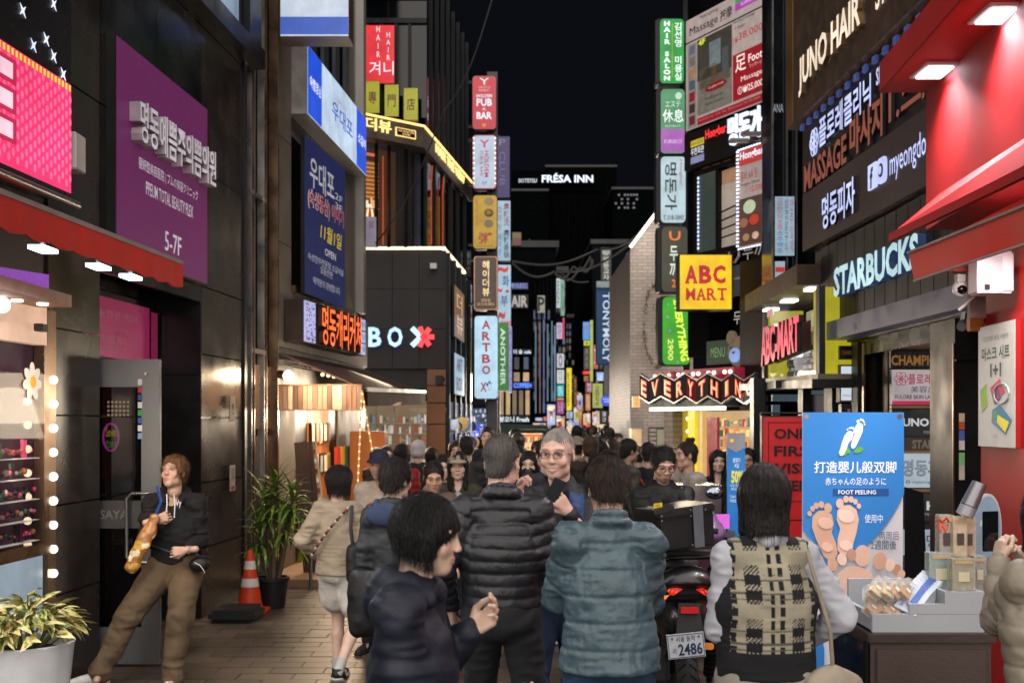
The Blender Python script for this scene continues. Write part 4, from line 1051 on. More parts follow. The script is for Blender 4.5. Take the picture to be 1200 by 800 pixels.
for k in range(10):
 Y = 15.02 + (k % 5) * .23; z = 1.15 + (k // 5) * .42
 fr_ = MB().slab(lwq(Y,z,Y + .17,z + .28,.0),.03).build('picture_frame',[DW,wm[2],BLACK][k % 3],P); MB().slab(lwq(Y + .02,z + .03,Y + .15,z + .25,.008),.006).build('portrait',ink(['c8b8a0','a87860','8a98a0','d8c8b0','6a5448'][k % 5]),fr_)
for k in range(7): MB().slab(lwq(16.3 + k * .28,.9,16.5 + k * .28,1.5,.06),.05).build('display_rack',ink(['c03a30','d8a040','3a6a58','8a3a60','4a5a90','d8c8a0','a85a30'][k]),P)
for k in range(16): MB().ball(Vector((LW(13.5 + k * .3) + .5,13.5 + k * .3,2.42)),.022,6).build('string_bulb',lit('ffd090',3.5,light=False),P)
lamp('crowd_fill','AREA',(LW(16) + .5,16,2.2),50,(1,.76,.52),.8,(.2,12.5,.9))  # fill added under the awning, aimed at the crowd
# leaning boards
for i,(px,lean,c_) in enumerate(((350,.12,1),(359,.16,4),(367,.2,2))):
 Yb = 13.3 + i * .12
 a_ = Vector((pt(px + 14,0,Yb).x,Yb,.1)); b_ = Vector((pt(px + 14,0,Yb).x - lean,Yb + .05,1.62))
 bd = thing('leaning_board',['brown solid board leaning by the shop door','dark timber post leaning behind the potted plant','slatted pale board leaning beside the girl in cream'][i],'board',a_)
 MB().bar(a_,b_,.16,.03,Vector((0,1,0))).build('board',[DW,DW,wm[2]][i],bd)
 if i == 2:
  for k in range(12):
   p_ = a_.lerp(b_,.1 + k * .075); MB().box(p_ + Vector((0,-.03,0)),(.13,.012,.05)).build('slat',[ink('e0d4c0'),ink('7a3a20')][k % 2],bd)
# rope lights
rp = thing('rope_light','two warm rope light strands hanging as a tall A in front of the shop','lights',pt(424,457,12.8))
for x1_,y1_ in ((419,575),(446,585)):
 MB().tube([pt(424,457,12.8),pt(x1_,y1_,12.8)],.010,6).build('rope',mat('rope','b98a5c',rough=.6,em='e0a060',es=.55),rp)
 for k in range(14): MB().ball(pt(424,457,12.79).lerp(pt(x1_,y1_,12.79),(k + .5) / 14),.011,6).build('bulb',lit('ffd8a0',1.8,light=False),rp)
# socket post
sp_ = thing('power_post','short grey outdoor socket post by the timber step','post',(pt(364,0,13).x,12.6,0))
MB().tube([(pt(364,0,12.6).x,12.6,0),(pt(364,0,12.6).x,12.6,.62)],.02,8).build('post',STEEL,sp_); MB().box((pt(364,0,12.6).x,12.6,.70),(.10,.08,.16)).build('socket_box',WHT,sp_,bevel=.01)
# ---------------------------------------------------------------- C: dark corner building with the BOX sign
Cb = thing('corner_building','dark corner building with BOX sign and gold lit salon fascia','building',(-1.8,22,0))
Yc = 21.0
def cbox(px0,py0,px1,py1,name,m,Y=Yc,d=.2,bev=0): return MB().slab(rect(px0,py0,px1,py1,Y),d).build(name,m,Cb)
xl = pt(395,0,Yc).x; xc = pt(523,0,Yc).x
BRN = mat('brown_metal_panel','6b4a34',rough=.35,metal=.5,noise=(1.5,.15)); DBR = mat('dark_brown_panel','161314',rough=.5,noise=(1.5,.2))
MB().bb(xl,xc - .05,Yc + .1,Yc + 7,0,zat(292,Yc)).build('lower_wall',DBR,Cb)
MB().bb(xl,pt(482,0,Yc).x - .02,Yc + .4,Yc + 7,zat(292,Yc),16).build('upper_wall',BLACK,Cb)
wall_grid(Cb,rect(428,292,523,432,Yc),even(3),even(3),DBR,gap=.004)
wall_grid(Cb,rect(500,432,523,540,Yc),even(1),[0,.18,.37,.6,1],BRN,gap=.01)
cbox(425,289,522,292,'strip_light',lit('ffe6c0',2.0),Y=Yc - .08,d=.06)
qs = qh((522,290),(546,318),(546,322),(522,293),Yc - .05)
MB().slab(qs,.06).build('strip_light',lit('ffe6c0',1.6),Cb)
# BOX
q = rect(432,383,509,407,Yc - .05)
bx = thing('shop_sign','white glowing channel letters BOX with red asterisk arrow on the dark wall','sign',((q[0] + q[2]) / 2))
LB = lit('bfe4f4',1.15,name='blue_white_letter'); LR = lit('ff3a44',1.25,name='red_letter')
for s_,b in (('B',(0,.02,.20,.98)),('O',(.29,.0,.52,1))): letters(s_,q,b,LB,bx,bold=.05,ext=.06,side=lit('2c4cff',.8,light=False),name='letter')
ctr = (.80,.5)
def ray(q,c,ang,r0,r1,w,m,t,asp):
 ca,sa = math.cos(ang),math.sin(ang)
 P_ = [(c[0] + (r * ca - o * sa) / asp,c[1] + r * sa + o * ca) for r,o in ((r0,-w),(r1,-w),(r1,w),(r0,w))]
 return MB().poly(P_,q,.06,.03).build('stroke',m,t)
asp = 77 / 24
for ang in (math.radians(135),math.radians(225)): ray(q,ctr,ang,.05,.62,.13,LB,bx,asp)
for ang in (0,math.radians(55),math.radians(-55),math.radians(110),math.radians(-110)): ray(q,(.84,.5),ang,0,.52,.12,LR,bx,asp)
# shop window
MB().slab(rect(420,470,500,545,Yc - .02),.02).build('window_back',mat('cream_interior','6d5f4e',rough=.5,em='8a7458',es=.55),Cb)
goods(Cb,rect(421,484,500,545,Yc - .05),5,20,['e8e0d0','a0b8c8','c0a070','505860','f0f0e8','b06a4a','80989a'],d=.1,seed=8,es=.3)
for x_ in (440,461,481): MB().slab(rect(x_,470,x_ + 1.2,545,Yc - .22),.05).build('window_frame',STEEL,Cb)
MB().slab(rect(420,470,500,545,Yc - .2),.01).build('window_pane',CLEAR,Cb)
for x_ in (430,470,515): lamp('shop_light','AREA',pt(x_,474,Yc - .6),55,(1,.82,.62),.7,pt(x_ + 40,640,Yc - 5))
# gold fascia of the salon, front and side
YG = Yc - .1
q = qh((420,131),(497,147),(497,173),(420,158),19.6)
FAS = mat('fascia_metal','6a625c',rough=.4,metal=.4); GOLD = lit('ffd27c',1.5,light=False,name='gold_neon')
hs_ = thing('salon_fascia','grey fascia with gold outlined Korean salon name turning round the building corner','sign',((q[0] + q[2]) / 2))
MB().slab(q,.3).build('fascia',FAS,hs_); MB().slab(sub(q,0,.0,1,.08,.02),.02).build('gold_strip',lit('ffc870',2.2),hs_)
letters('더뷰',q,(.10,.16,.48,.70),GOLD,hs_,ext=.03,bold=.02)
MB().slab(sub(q,.55,.34,.86,.72,.02),.02).build('plate_glow',GOLD,hs_); MB().slab(sub(q,.565,.38,.845,.68,.026),.02).build('plate',BLACK,hs_)
letters('HAIR THE VIEW 명동점\n02.318.0802',sub(q,.565,.38,.845,.68,.03),(.06,.14,.94,.86),GOLD,hs_)
q2 = qh((497,147),(553,213),(553,236),(497,173),q[1].y)
MB().slab(q2,.3).build('fascia',FAS,hs_); MB().slab(sub(q2,0,.0,1,.09,.02),.02).build('gold_strip',lit('ffc870',2.2),hs_)
letters('HAIR THE VIEW',q2,(.2,.22,.8,.62),GOLD,hs_,bold=.02,ext=.02)
# salon windows (front)
q = qh((420,160),(497,174),(497,290),(420,290),20.2)
MB().slab(sub(q,0,0,1,1,-.6),.02).build('interior',mat('salon_interior','4a3020',rough=.6,em='4a3020',es=.7),Cb)
MB().slab(sub(q,.05,.14,.50,.52,-.5),.02).build('warm_ceiling',mat('warm_ceiling','7a4c28',rough=.5,em='8a5428',es=.75),Cb)
for k in range(9): MB().slab(sub(q,.05,.16 + k * .04,.50,.172 + k * .04,-.46),.03).build('gold_slat',mat('gold_slat','c89858',rough=.4,em='c08a48',es=.9),Cb)
MB().slab(sub(q,.12,.62,.42,.78,-.4),.1).build('counter',mat('salon_counter','7a3a20',rough=.5,em='a8502a',es=.7),Cb)
goods(Cb,sub(q,.12,.50,.42,.62,-.35),1,7,['f8f0e0','f0b080'],d=.1,es=.8,seed=3)
for u in (.40,.50): MB().slab(sub(q,u,.10,u + .012,.95,-.3),.03).build('neon_tube',lit('d0582c',.7),Cb)
MB().slab(sub(q,.0,.09,.40,.115,-.3),.03).build('neon_tube',lit('e87a50',.9),Cb)
MB().tube([bil(q,.30 + .05 * math.cos(a),.82 + .24 * math.sin(a)) - qn(q) * .3 for a in [math.pi + i * math.pi / 14 for i in range(15)]],.02,6).build('neon_arch',lit('ffd8a8',1.5,light=False),Cb)
for u in (.0,.25,.44,.70,.93): MB().slab(sub(q,u,0,u + .018,1,.05),.08).build('window_frame',DMET,Cb)
MB().slab(sub(q,0,0,1,1,.0),.01).build('window_pane',CLEAR,Cb)
MB().slab(sub(q,.10,.72,.25,1.0,.03),.01).build('white_notice',mat('notice_white','8f8a98',rough=.6,em='7a7688',es=.4),Cb)
letters('DC',sub(q,.10,.72,.25,1.0,.04),(.3,.15,.7,.35),ink('a02a30'),Cb)
MB().slab(sub(q,.86,0,.93,1,.06),.1).build('pilaster',mat('pilaster','3c4256',rough=.4,metal=.3),Cb)
# upper floors front
q = rect(428,-6,500,138,20.6)
MB().slab(q,.05).build('upper_glass',GLASS,Cb)
for u in (.01,.24,.48,.70): MB().slab(sub(q,u,.22,u + .05,1,.05),.06).build('window_frame',DMET,Cb)
for v in (.0,.20): MB().slab(sub(q,0,v,1,v + .04,.07),.06).build('window_rail',DMET,Cb)
hq = rect(429,30,462,98,20.3)
hsn = sign('hair_sign','red lit upright window sign reading HAIR behind black mullions',hq,lit('e01226',.9),[('H\nA\nI\nR',(.36,.02,.50,.55),W1),('H\nA\nI\nR',(.72,.12,.86,.6),W1),('겨니',(.12,.62,.98,.86),W1)],d=.05,border=.0)
for i,ch in enumerate('專門店'):
 y0 = 95 + i * 4
 sign('yellow_sign',['leftmost','middle','rightmost'][i] + ' of three yellow green boards with one Chinese character',rect(428 + i * 22.5,y0,445 + i * 22.5,y0 + 38,20.2),lit('a8a40e',.8),[(ch,(.22,.32,.78,.70),ink('6a1a3a'),dict(bold=.02))],d=.1,group='yellow character boards on the corner building')
# side face above and below: glass with glowing strips
def side(px0,py0t,py0b,px1,py1t,py1b,Y0,Y1): return [pt(px0,py0t,Y0),pt(px1,py1t,Y1),pt(px1,py1b,Y1),pt(px0,py0b,Y0)]
sq = qh((497,-60),(552,60),(552,213),(497,147),20.9); Yq = sq[1].y
MB().slab(sq,.1).build('side_glass',GLASS,Cb)
for k in range(9): MB().slab(sub(sq,k / 9,0,k / 9 + .02,1,.04),.05).build('side_mullion',DMET,Cb)
s2 = qh((497,174),(553,236),(553,330),(520,300),20.95)
s2 = [Vector((pt(497,0,20.95).x,20.95,zat(174,20.95))),Vector((pt(552,0,25.5).x,25.5,zat(174,20.95))),Vector((pt(552,0,25.5).x,25.5,5.1)),Vector((pt(497,0,20.95).x,20.95,5.1))]
MB().slab(s2,.1).build('side_glass',GLASS,Cb)
for k in range(6): MB().slab(sub(s2,k / 6,0,k / 6 + .025,1,.04),.05).build('side_mullion',DMET,Cb)
for k in range(2): MB().tube([bil(s2,.08 + k * .22,.95) + Vector((.05,0,0)),bil(s2,.08 + k * .22,.3) + Vector((.05,0,0)),bil(s2,.10 + k * .22,.12) + Vector((.05,0,0))],.015,6).build('orange_tube',lit('c04010',.7,light=False),Cb)
s3 = [Vector((xc,Yc,zat(296,Yc))),Vector((pt(553,0,26).x,26,zat(296,Yc))),Vector((pt(553,0,26).x,26,.0)),Vector((xc,Yc,.0))]
MB().slab(s3,.2).build('shopfront_glass',GLASS,Cb)
sb = sub(s3,.05,.55,.98,.98,.02); MB().slab(sb,.02).build('window_glow',mat('cool_interior','2c3848',rough=.5,em='3c5068',es=.8),Cb)
goods(Cb,sub(sb,0,.1,1,1,.03),5,14,['9ab0c8','304060','c8d4e0','7080b0','d0a860'],es=.4,seed=12)
for k in range(5): MB().slab(sub(s3,k / 5,0,k / 5 + .03,1,.06),.06).build('mullion',DMET,Cb)
q = sub(s3,.12,.10,.5,.30,.08); sign('window_sign','small brown illuminated character sign in the corner shop side window',q,lit('7a5a40',.7),[('더\n뷰',(.2,.1,.8,.9),lit('e0b080',.9,light=False))],d=.04)
q = sub(s3,.12,.36,.5,.52,.08); sign('window_sign','pale small window sign under the brown character sign',q,lit('8fa8bc',.8),[('ART\nBOX',(.2,.1,.8,.9),ink('b02030'))],d=.04)
cc = thing('wall_lamp','tiny white wall lamp on the dark wall above the BOX sign','lamp',pt(508,312,Yc)); MB().box(pt(508,312,Yc - .08),(.12,.14,.10)).build('lamp_body',WHT,cc)
cc = thing('speaker_box','small black wall speaker at the awning end by the brown panels','speaker',pt(515,445,Yc)); MB().box(pt(515,445,Yc - .12),(.14,.16,.16)).build('housing',BLACK,cc,bevel=.01); MB().bar(pt(520,444,Yc),pt(517,445,Yc - .1),.04).build('bracket',BLACK,cc)
# ---------------------------------------------------------------- blade signs, left column
BP = thing('sign_pole','grey square pole carrying the left column of lit blade signs','pole',(pt(576,0,24.4).x,24.4,0))
MB().bb(pt(571,0,24.4).x,pt(583,0,24.4).x,24.3,24.55,0,zat(86,24.4)).build('post',mat('grey_post','4c4d52',rough=.5),BP)
for y in (98,150,166,218,236,288,306,358): MB().bb(pt(549,0,24.4).x,pt(576,0,24.4).x,24.36,24.42,zat(y,24.4),zat(y,24.4) + .05).build('bracket',DMET,BP)
def rounded(mbq,r=.12,asp=2.2,n=5):
 P_ = []
 for cx,cy,a0 in ((1 - r,r / asp,-90),(1 - r,1 - r / asp,0),(r,1 - r / asp,90),(r,r / asp,180)):
  for i in range(n + 1):
   a = math.radians(a0 + 90 * i / n); P_.append((cx + r * math.cos(a),cy + r / asp * math.sin(a)))
 return P_
def blade(name,label,px0,py0,px1,py1,Y,face,texts=(),side=0,d=.24,group=None,r=.14,rim=None,body=CASE,rm=.05):
 """a rounded hanging light box; side>0 shows that many pixels of its dark flank on the left"""
 q = rect(px0 + side,py0,px1,py1,Y); asp = (py1 - py0) / (px1 - px0)
 c = (q[0] + q[2]) / 2; t = thing(name,label,'sign',(c.x,Y,q[3].z),0,group)
 qb = rect(px0,py0,px1,py1,Y + .02) if side else q
 MB().poly(rounded(None,r,asp),qb,-d,d).build('case',body,t)
 if side: MB().slab(rect(px0,py0 + 2,px0 + side,py1 - 2,Y - .01),d * .8).build('side_case',BLACK,t)
 if rim: MB().poly([(rm * 0 + .5 + (x - .5) * .97,.5 + (y - .5) * .985) for x,y in rounded(None,r,asp)],q,.003,.006).build('rim',rim,t)
 k = .90 if rim else .95
 MB().poly([(.5 + (x - .5) * k,.5 + (y - .5) * (1 - (1 - k) / asp)) for x,y in rounded(None,r,asp)],q,.012,.006).build('face',face,t)
 for e in texts:
  s_,b,m = e[:3]; kk = dict(e[3]) if len(e) > 3 else {}
  if s_ == '#': MB().slab(sub(q,*b,kk.get('off',.022)),.003).build('panel',m,t)
  elif s_ == 'o':
   MB().poly([((b[0] + b[2]) / 2 + (b[2] - b[0]) / 2 * math.cos(a),(b[1] + b[3]) / 2 + (b[3] - b[1]) / 2 * math.sin(a)) for a in [i * math.tau / 16 for i in range(16)]],q,.020,.004).build('disc',m,t)
  else: letters(s_,q,b,m,t,off=kk.pop('off',.03),**kk)
 return t
L = lambda c,e=.9: lit(c,e,light=False)
blade('blade_sign','red lightbox topmost on the left pole reading PUB & BAR',553.5,89,581.5,152,24,lit('c8283c',.8),[('Y',(.3,.05,.7,.17),L('f0e8e8')),('GENTLE\nRABBIT',(.25,.2,.75,.3),L('e0b0a0')),('HOLDEM',(.18,.35,.82,.41),L('f0f0f8'),dict(bold=.04)),('PUB',(.18,.43,.82,.57),L('f4f4fc'),dict(bold=.05)),('&',(.42,.60,.58,.65),L('f0e0e0')),('BAR',(.18,.68,.82,.81),L('f4f4fc'),dict(bold=.05)),('5F',(.42,.90,.58,.95),L('e8e030'))],rim=lit('e04a50',.6))
t = blade('blade_sign','white lightbox with chasing bulb border reading HOLDEM under the red PUB sign',553.5,158,582,222,24,lit('b8c8dc',.8),[('Y',(.3,.10,.7,.24),L('c02838'),dict(bold=.04)),('HOLDEM',(.50,.30,.68,.78),L('c02838',.7),dict(rot=-90,bold=.02)),('PUB & BAR',(.32,.30,.44,.76),L('c02838',.7),dict(rot=-90)),('5F',(.4,.86,.6,.92),L('3050a0'))],rim=lit('c03040',.7))
q = rect(553.5,158,582,222,24)
for k in range(10):
 for u in (.06,.94): MB().slab(sub(q,u - .03,.05 + k * .092,u + .03,.075 + k * .092,.02),.012).build('bulb',L('ffe8c0',1.5),t)
blade('blade_sign','yellow lightbox with three bowls and red Chinese character on the left pole',554,228.5,583,292,24,lit('b08a10',.9),[('粥',(.24,.70,.78,.90),L('a01c20',.7),dict(bold=.03)),('죽\n이\n야\n기',(.10,.10,.22,.6),L('a04020',.6)),('o',(.46,.05,.84,.20),L('8a7a50',.7)),('o',(.46,.26,.84,.41),L('302010',.8)),('o',(.46,.46,.84,.61),L('706040',.8)),('o',(.53,.285,.77,.375),L('c8a050',.7)),('02-318-0001',(.15,.93,.85,.965),L('602010',.6))])
blade('blade_sign','dark brown lightbox with copper rim and pale Korean salon name',555,300,583.5,363.5,24,lit('3c2c24',.8),[('헤\n이\n더\n뷰',(.36,.09,.66,.74),L('ffd8a0',1.1),dict(bold=.03)),('명동점\n02.318.0802',(.15,.79,.85,.91),L('e0b080'))],rim=lit('c8855a',.9),r=.10)
blade('blade_sign','tall pale blue lightbox reading ARTBOX at the foot of the left column',555.5,369.5,584,467.5,24,lit('aed0e4',.95),[(c,(.33,.06 + i * .135,.67,.165 + i * .135),L('b0183a',.7),dict(bold=.05)) for i,c in enumerate('ARTBO')] + [('*',(.50,.78,.78,.93),L('203a6a',.6),dict(bold=.1)),('X',(.26,.80,.52,.91),L('b0183a',.7),dict(bold=.06))])
# second column behind
BP2 = thing('sign_pole','dark pole behind the first one carrying the pale Chinese food signs','pole',(pt(596,0,30).x,30.3,0))
MB().bb(pt(583,0,30.3).x,pt(586,0,30.3).x,30.2,30.5,0,zat(156,30)).build('post',DMET,BP2)
blade('blade_sign','dim purple lightbox behind the white HOLDEM sign',580,160,597.5,232,30,lit('3c3070',.55),[('P',(.3,.05,.7,.15),L('8a80a0',.7)),('CLUB',(.3,.25,.7,.8),L('6a60a0',.7),dict(rot=-90))],r=.04)
blade('blade_sign','pale lightbox with red and black Chinese characters, upper of the second column',582,235,598.5,306,30,lit('9cbcd0',.8),[('麻\n辣\n烫',(.50,.04,.90,.42),L('a82838',.6),dict(bold=.03)),('麻\n辣\n香\n锅',(.50,.48,.90,.95),L('20303c',.5),dict(bold=.03)),('마\n라\n탕',(.10,.1,.35,.5),L('a04060',.6)),('마\n라\n샹',(.10,.55,.35,.9),L('3050a0',.6))],r=.04)
blade('blade_sign','pale lightbox with red crab strokes and blue brush Korean letters',582,310,599,382,30,lit('a4c4d8',.8),[('화',(.40,.18,.85,.36),L('203c90',.6),dict(bold=.03)),('부',(.30,.50,.75,.68),L('203c90',.6),dict(bold=.03)),('~',(.0,.03,.8,.14),L('d02820',.8),dict(bold=.08)),('~',(.0,.38,.4,.46),L('d02820',.8),dict(bold=.08)),('o',(.6,.41,.85,.46),L('b03040',.7)),('~',(.1,.76,.6,.9),L('c03020',.8),dict(bold=.08)),('ME',(.3,.92,.98,.99),L('e03030',.8),dict(bold=.06))],r=.04)
blade('blade_sign','green upright lightbox reading ANOTHER beside the ARTBOX sign',583,378,595.5,458,29,lit('2f7a2c',.8),[('ANOTHER',(.28,.08,.72,.92),L('cfe0d0',.9),dict(rot=-90,bold=.03))],r=.04)
blade('blade_sign','narrow lavender strip lightbox right of the green one',595.8,383,600,460,29.5,lit('8c90c8',.8),[('M\nU\nS\nI\nC',(.2,.05,.8,.9),L('904060',.7))],r=.04)
blade('blade_sign','tiny yellow and red unlit plate right of the Chinese character sign',600,272,611,288,40,lit('5a4a10',.6),[('#',(.05,.5,.95,.95),L('5a1418',.8)),('OPEN',(.1,.1,.9,.4),L('90803a',.7))],r=.04)
# ---------------------------------------------------------------- far buildings
def block(label,px0,py0,px1,Y,depth,m=None,name='building'):
 a = pt(px0,py0,Y); b = pt(px1,py0,Y)
 t = thing(name,label,'building',((a.x + b.x) / 2,Y,0))
 MB().bb(a.x,b.x,Y,Y + depth,0,a.z).build('wall',m or DMET,t)
 MB().bb(a.x - .1,b.x + .1,Y - .12,Y + depth,a.z,a.z + .25).build('parapet',BLACK,t); return t
NB = mat('night_facade','08090b',rough=.6,noise=(1,.4),ior=1.02); NB2 = mat('night_facade2','0d0f12',rough=.5,noise=(1,.4),ior=1.05)
def wins(t,px0,py0,px1,py1,Y,cols,rows,m,fu=.6,fv=.6,prob=1.0,frame=None):
 q = rect(px0,py0,px1,py1,Y)
 for j in range(rows):
  for i in range(cols):
   if rnd.random() > prob: continue
   u,v = (i + .5 - fu / 2) / cols,(j + .5 - fv / 2) / rows
   f_ = MB().slab(sub(q,u - .015,v - .015,u + fu / cols + .015,v + fv / rows + .015,.04),.05).build('window',frame or DMET,t)
   MB().slab(sub(q,u,v,u + fu / cols,v + fv / rows,.06),.02).build('pane',m[rnd.randrange(len(m))] if isinstance(m,list) else m,f_)
D = block('black office block with HAIR lettering and warm cafe windows left of the street',583,290,652,44,14,NB)
warm = [L('a8875a',.7),L('8f7552',.55),L('c0a070',.8)]; cool = [L('3a4c66',.6),L('5a6c88',.5),L('1c2634',.6)]
wins(D,584,457,622,486,43.95,5,1,warm,.62,.98); wins(D,600,436,622,447,43.95,2,1,warm,.62,.95); wins(D,600,418,622,433,43.95,2,1,cool,.5,.95)
wins(D,624,362,651,484,43.95,5,9,[L('2a3c58',.6),L('3c5474',.5),L('18222f',.6),L('56688a',.5)],.5,.7,.5)
for k,x_ in enumerate((627,632,636.5,641,646,649.5)):
 MB().slab(rect(x_,376 + rnd.uniform(-4,8),x_ + 1.6,484,43.8),.05).build('reflection_strip',L(['6f8aa8','8a5a50','5878c0','8090a8','4aa0b8','9aa8c8'][k],.4),D)  # glowing strips that imitate reflections in the windows
 MB().slab(rect(x_,376,x_ + 1.4,300,43.8)[::-1][0:4] if False else rect(x_,306,x_ + 1.0,372,43.85),.05).build('fin',NB2,D)
def wsign(label,px0,py0,px1,py1,Y,text,col,face=None,bold=.03,name='wall_sign',**k):
 q = rect(px0,py0,px1,py1,Y); c = (q[0] + q[2]) / 2; t = thing(name,label,'sign',(c.x,Y,q[3].z))
 MB().slab([p + Vector((0,.02,0)) for p in q],.08).build('backing',face or BLACK,t)
 letters(text,q,(.03,.08,.97,.92),col,t,bold=bold,off=.01,**k); return t
wsign('small blue lit Korean wall sign over the IR letters',598,331,619,339,43.7,'헤어프로모드',L('8aa4ff',.9))
wsign('large pale letters IR on the black office block',598,345,619,361,43.6,'AIR',L('a8a49e',.8),bold=.06)
wsign('pale square framed sign with black mark beside the IR letters',630,346,638.5,366,43.0,'P',ink('101010'),L('a09c88',.7))
wsign('white brush style wall sign above the cafe',601,409,623,415,43.7,'더 숲 cafe',L('d8e4ff',1.0),bold=.05)
wsign('blue glowing wall sign reading COFFEE',601,448,624,455,43.6,'COFFEE+',L('4d84ff',1.2),mat('deep_blue','0c1c50',em='0c1c60',es=.5),bold=.07)
wsign('white lettered fascia reading 뷰오니 Fresh above the green canopy',584,487,621,495,40,'뷰오니 Fresh',L('dce8f4',1.1),mat('fascia_green','10201c'),bold=.05)
for px_,Y_ in ((600,33),(640,36)): lamp('street_fill','AREA',pt(px_,478,Y_),110,(1,.84,.68),2.0,(pt(px_,0,Y_).x,10,1.2))  # fill lamps added for the crowd, without fixtures of their own
# hotel tower
T = block('tall dark hotel tower with white lit name at the top far down the street',640,196,722,130,30,mat('tower_glass','040506',rough=.6,noise=None,bump=None,ior=1.02))
MB().slab(rect(600,200,706,224,129.5),.5).build('sign_band',mat('tower_band','040506',rough=.6,noise=None,bump=None,ior=1.02),T)
wsign('white letters FRESA INN high on the dark tower',633,202,697,215,128.8,'FRÉSA INN',L('e0ecff',1.3),mat('tower_band','040506',rough=.6,noise=None,bump=None,ior=1.02),bold=.04)
wsign('small white letters SOTETSU left of the hotel name',607,209,630,214.5,128.8,'SOTETSU',L('c0ccdc',.9),mat('tower_band','040506',rough=.6,noise=None,bump=None,ior=1.02),bold=.04)
T2 = block('dark tower wing left of the hotel with faint window grid',600,224,642,128,25,mat('tower_glass','040506',rough=.6,noise=None,bump=None,ior=1.02))
T3 = block('dim far block with a few lit windows right of the hotel tower',718,222,765,120,20,mat('tower_glass','040506',rough=.6,noise=None,bump=None,ior=1.02))
wins(T3,720,226,748,246,119.8,8,4,L('7f8898',.35),.6,.4,.5)
for k in range(10): MB().bb(pt(642 + k * 8,0,129.8).x,pt(642.7 + k * 8,0,129.8).x,129.7,129.95,0,zat(230,129.8)).build('mullion',mat('tower_mullion','07080a',ior=1.05,rough=.4),T)
# street canyon masses, left and right
M1 = block('dark mid block on the left of the far street with stacked lit signs',648,318,664,60,20,NB2)
M2 = block('low black block behind the yellow upright sign',660,372,682,85,20,NB)
M3 = block('dark block behind the blue cosmetics banner',694,286,745,62,18,NB2)
M4 = block('far closing block at the end of the street',662,430,735,110,10,NB2)
wins(M4,664,434,734,480,109.7,14,6,warm + cool,.6,.5,.6)
M5 = block('dark infill block right of the brown strip sign',676,380,700,95,14,NB)
for t_,a_ in ((M3,(697,332,726,480,61.9,6,16)),(M2,(662,378,681,480,84.9,5,12)),(M5,(677,386,699,470,94.9,5,10)),(M1,(649,330,663,480,59.9,3,16))): wins(t_,*a_,[L('33455e',.7),L('1e2a3a',.6),L('6a5a44',.6),L('4a6a8a',.6),L('8a7450',.6)],.62,.6,.55)
# small blade signs of the far street: x0,y0,x1,y1,depth,colour,text,ink,label
FS = [(651,326,657,361,55,'a8b4b8','HALAL','305038','narrow white lightbox with a red line, highest on the far left row'),(657,326,661.5,370,55.3,'6f9a88','FOOD','1c5a3a','thin green and white lightbox beside the narrow white one'),
 (652,378,659,397,55,'b8a8c4','미용','7a4a80','lilac white lightbox with pink edge on the far left row'),(659.3,372,661.5,398,55.2,'c02850','','','thin crimson strip sign edging the lilac one'),
 (652.5,414,661,431,54,'b4c0d0','◎','9a5a3a','white lightbox with a round badge on the far left row'),(652.5,433,661,449.5,54,'c4c8cc','치과','8a8a90','plain white lightbox below the round badge one'),
 (652.5,451,661,465,54,'20a8b0','SPA','c0f0f0','teal lightbox under the plain white one'),(652.5,466,661,468.5,54,'e08a30','','','thin orange strip sign under the teal one'),(652.5,469,661,485,54,'90407c','노래','d0a0c8','magenta lightbox lowest on the far left row'),
 (662,431,670,481,64,'e8d010','명\n동\n곰\n탕','4a4010','long bright yellow lightbox with black characters'),(663,482,671,490,64,'a8c0d8','ABC','405070','pale square lightbox under the long yellow one'),
 (672,441,676,477,66,'4a2c1c','주\n점','a07050','dim brown strip sign right of the yellow one'),(683,377,691,398.5,58,'3a90d8','마사\n지','d04a80','sky blue lightbox with pink characters'),
 (684,399,691,405,58,'d8d020','HAIR','303010','small yellow lightbox under the sky blue one'),(691.3,375,695,447,57,'9aa850','','','thin yellow green striped pole sign'),(695.3,404,700.5,432,60,'b04838','고기','e8c8a0','orange red lightbox left of the blue banner'),
 (684,406,691,433,58.5,'3a342e','B\nA\nR','8a8074','dark brown lightbox under the small yellow one'),(683,434.5,692,438.5,57,'ff2828','','','bright red glowing strip sign'),(684,440,690,447,58,'7a4a18','PC','c09040','tiny amber lightbox under the red strip'),
 (686,447.5,695,460,50,'7a3044','회\n관','e0c8d0','maroon lightbox with white characters'),(686,461,692,481,50,'b06a34','한\n식','f0d0a0','orange brown lightbox under the maroon one'),(694,449,706.5,478,46,'98a048','nature','5a6428','olive yellow banner lightbox beside the round blue sign'),
 (699,436,707.5,446.5,48,'86a4e0','Lab','f0f4ff','pale blue small lightbox over the olive banner'),(703,480.5,713,496,36,'101218','명물\n1,2F','e0e8f0','black lightbox with white characters over the crowd'),
 (722.5,367,727,397,38,'b03040','B\nB\nQ','f0c0c0','red lightbox with pale letters right of the blue banner'),(723,320,727,350,38.5,'4a1418','','','dim dark red strip right of the blue banner'),
 (674,482,679,492,66,'c8b820','떡','504010','tiny yellow lightbox low in the far street'),(679.5,480,683,492,66,'a85a30','빵','ffe0c0','tiny orange lightbox low in the far street'),(671,494,678,499,60,'b0a8d0','TAX','404060','tiny lilac sign over the far crowd'),
 (741.5,464,750,477.5,27.6,'f0a018','커피\n주점','a05010','orange yellow square lightbox on the white brick wall'),
 (627,489,636,493,42,'8a9ac8','SALE','e8eaff','little lavender fascia sign at left of the far street'),(637,488,641,493,42,'d05a40','','','little coral fascia sign at left of the far street'),
 (733,449,737,462,31,'b8c8f0','','','upper small white lightbox by the brick corner'),(730,464,734,478,31,'a0b4e0','','','lower left small white lightbox by the brick corner'),(735,464,740,480,31,'8090b8','','','lower right grey lightbox by the brick corner')]
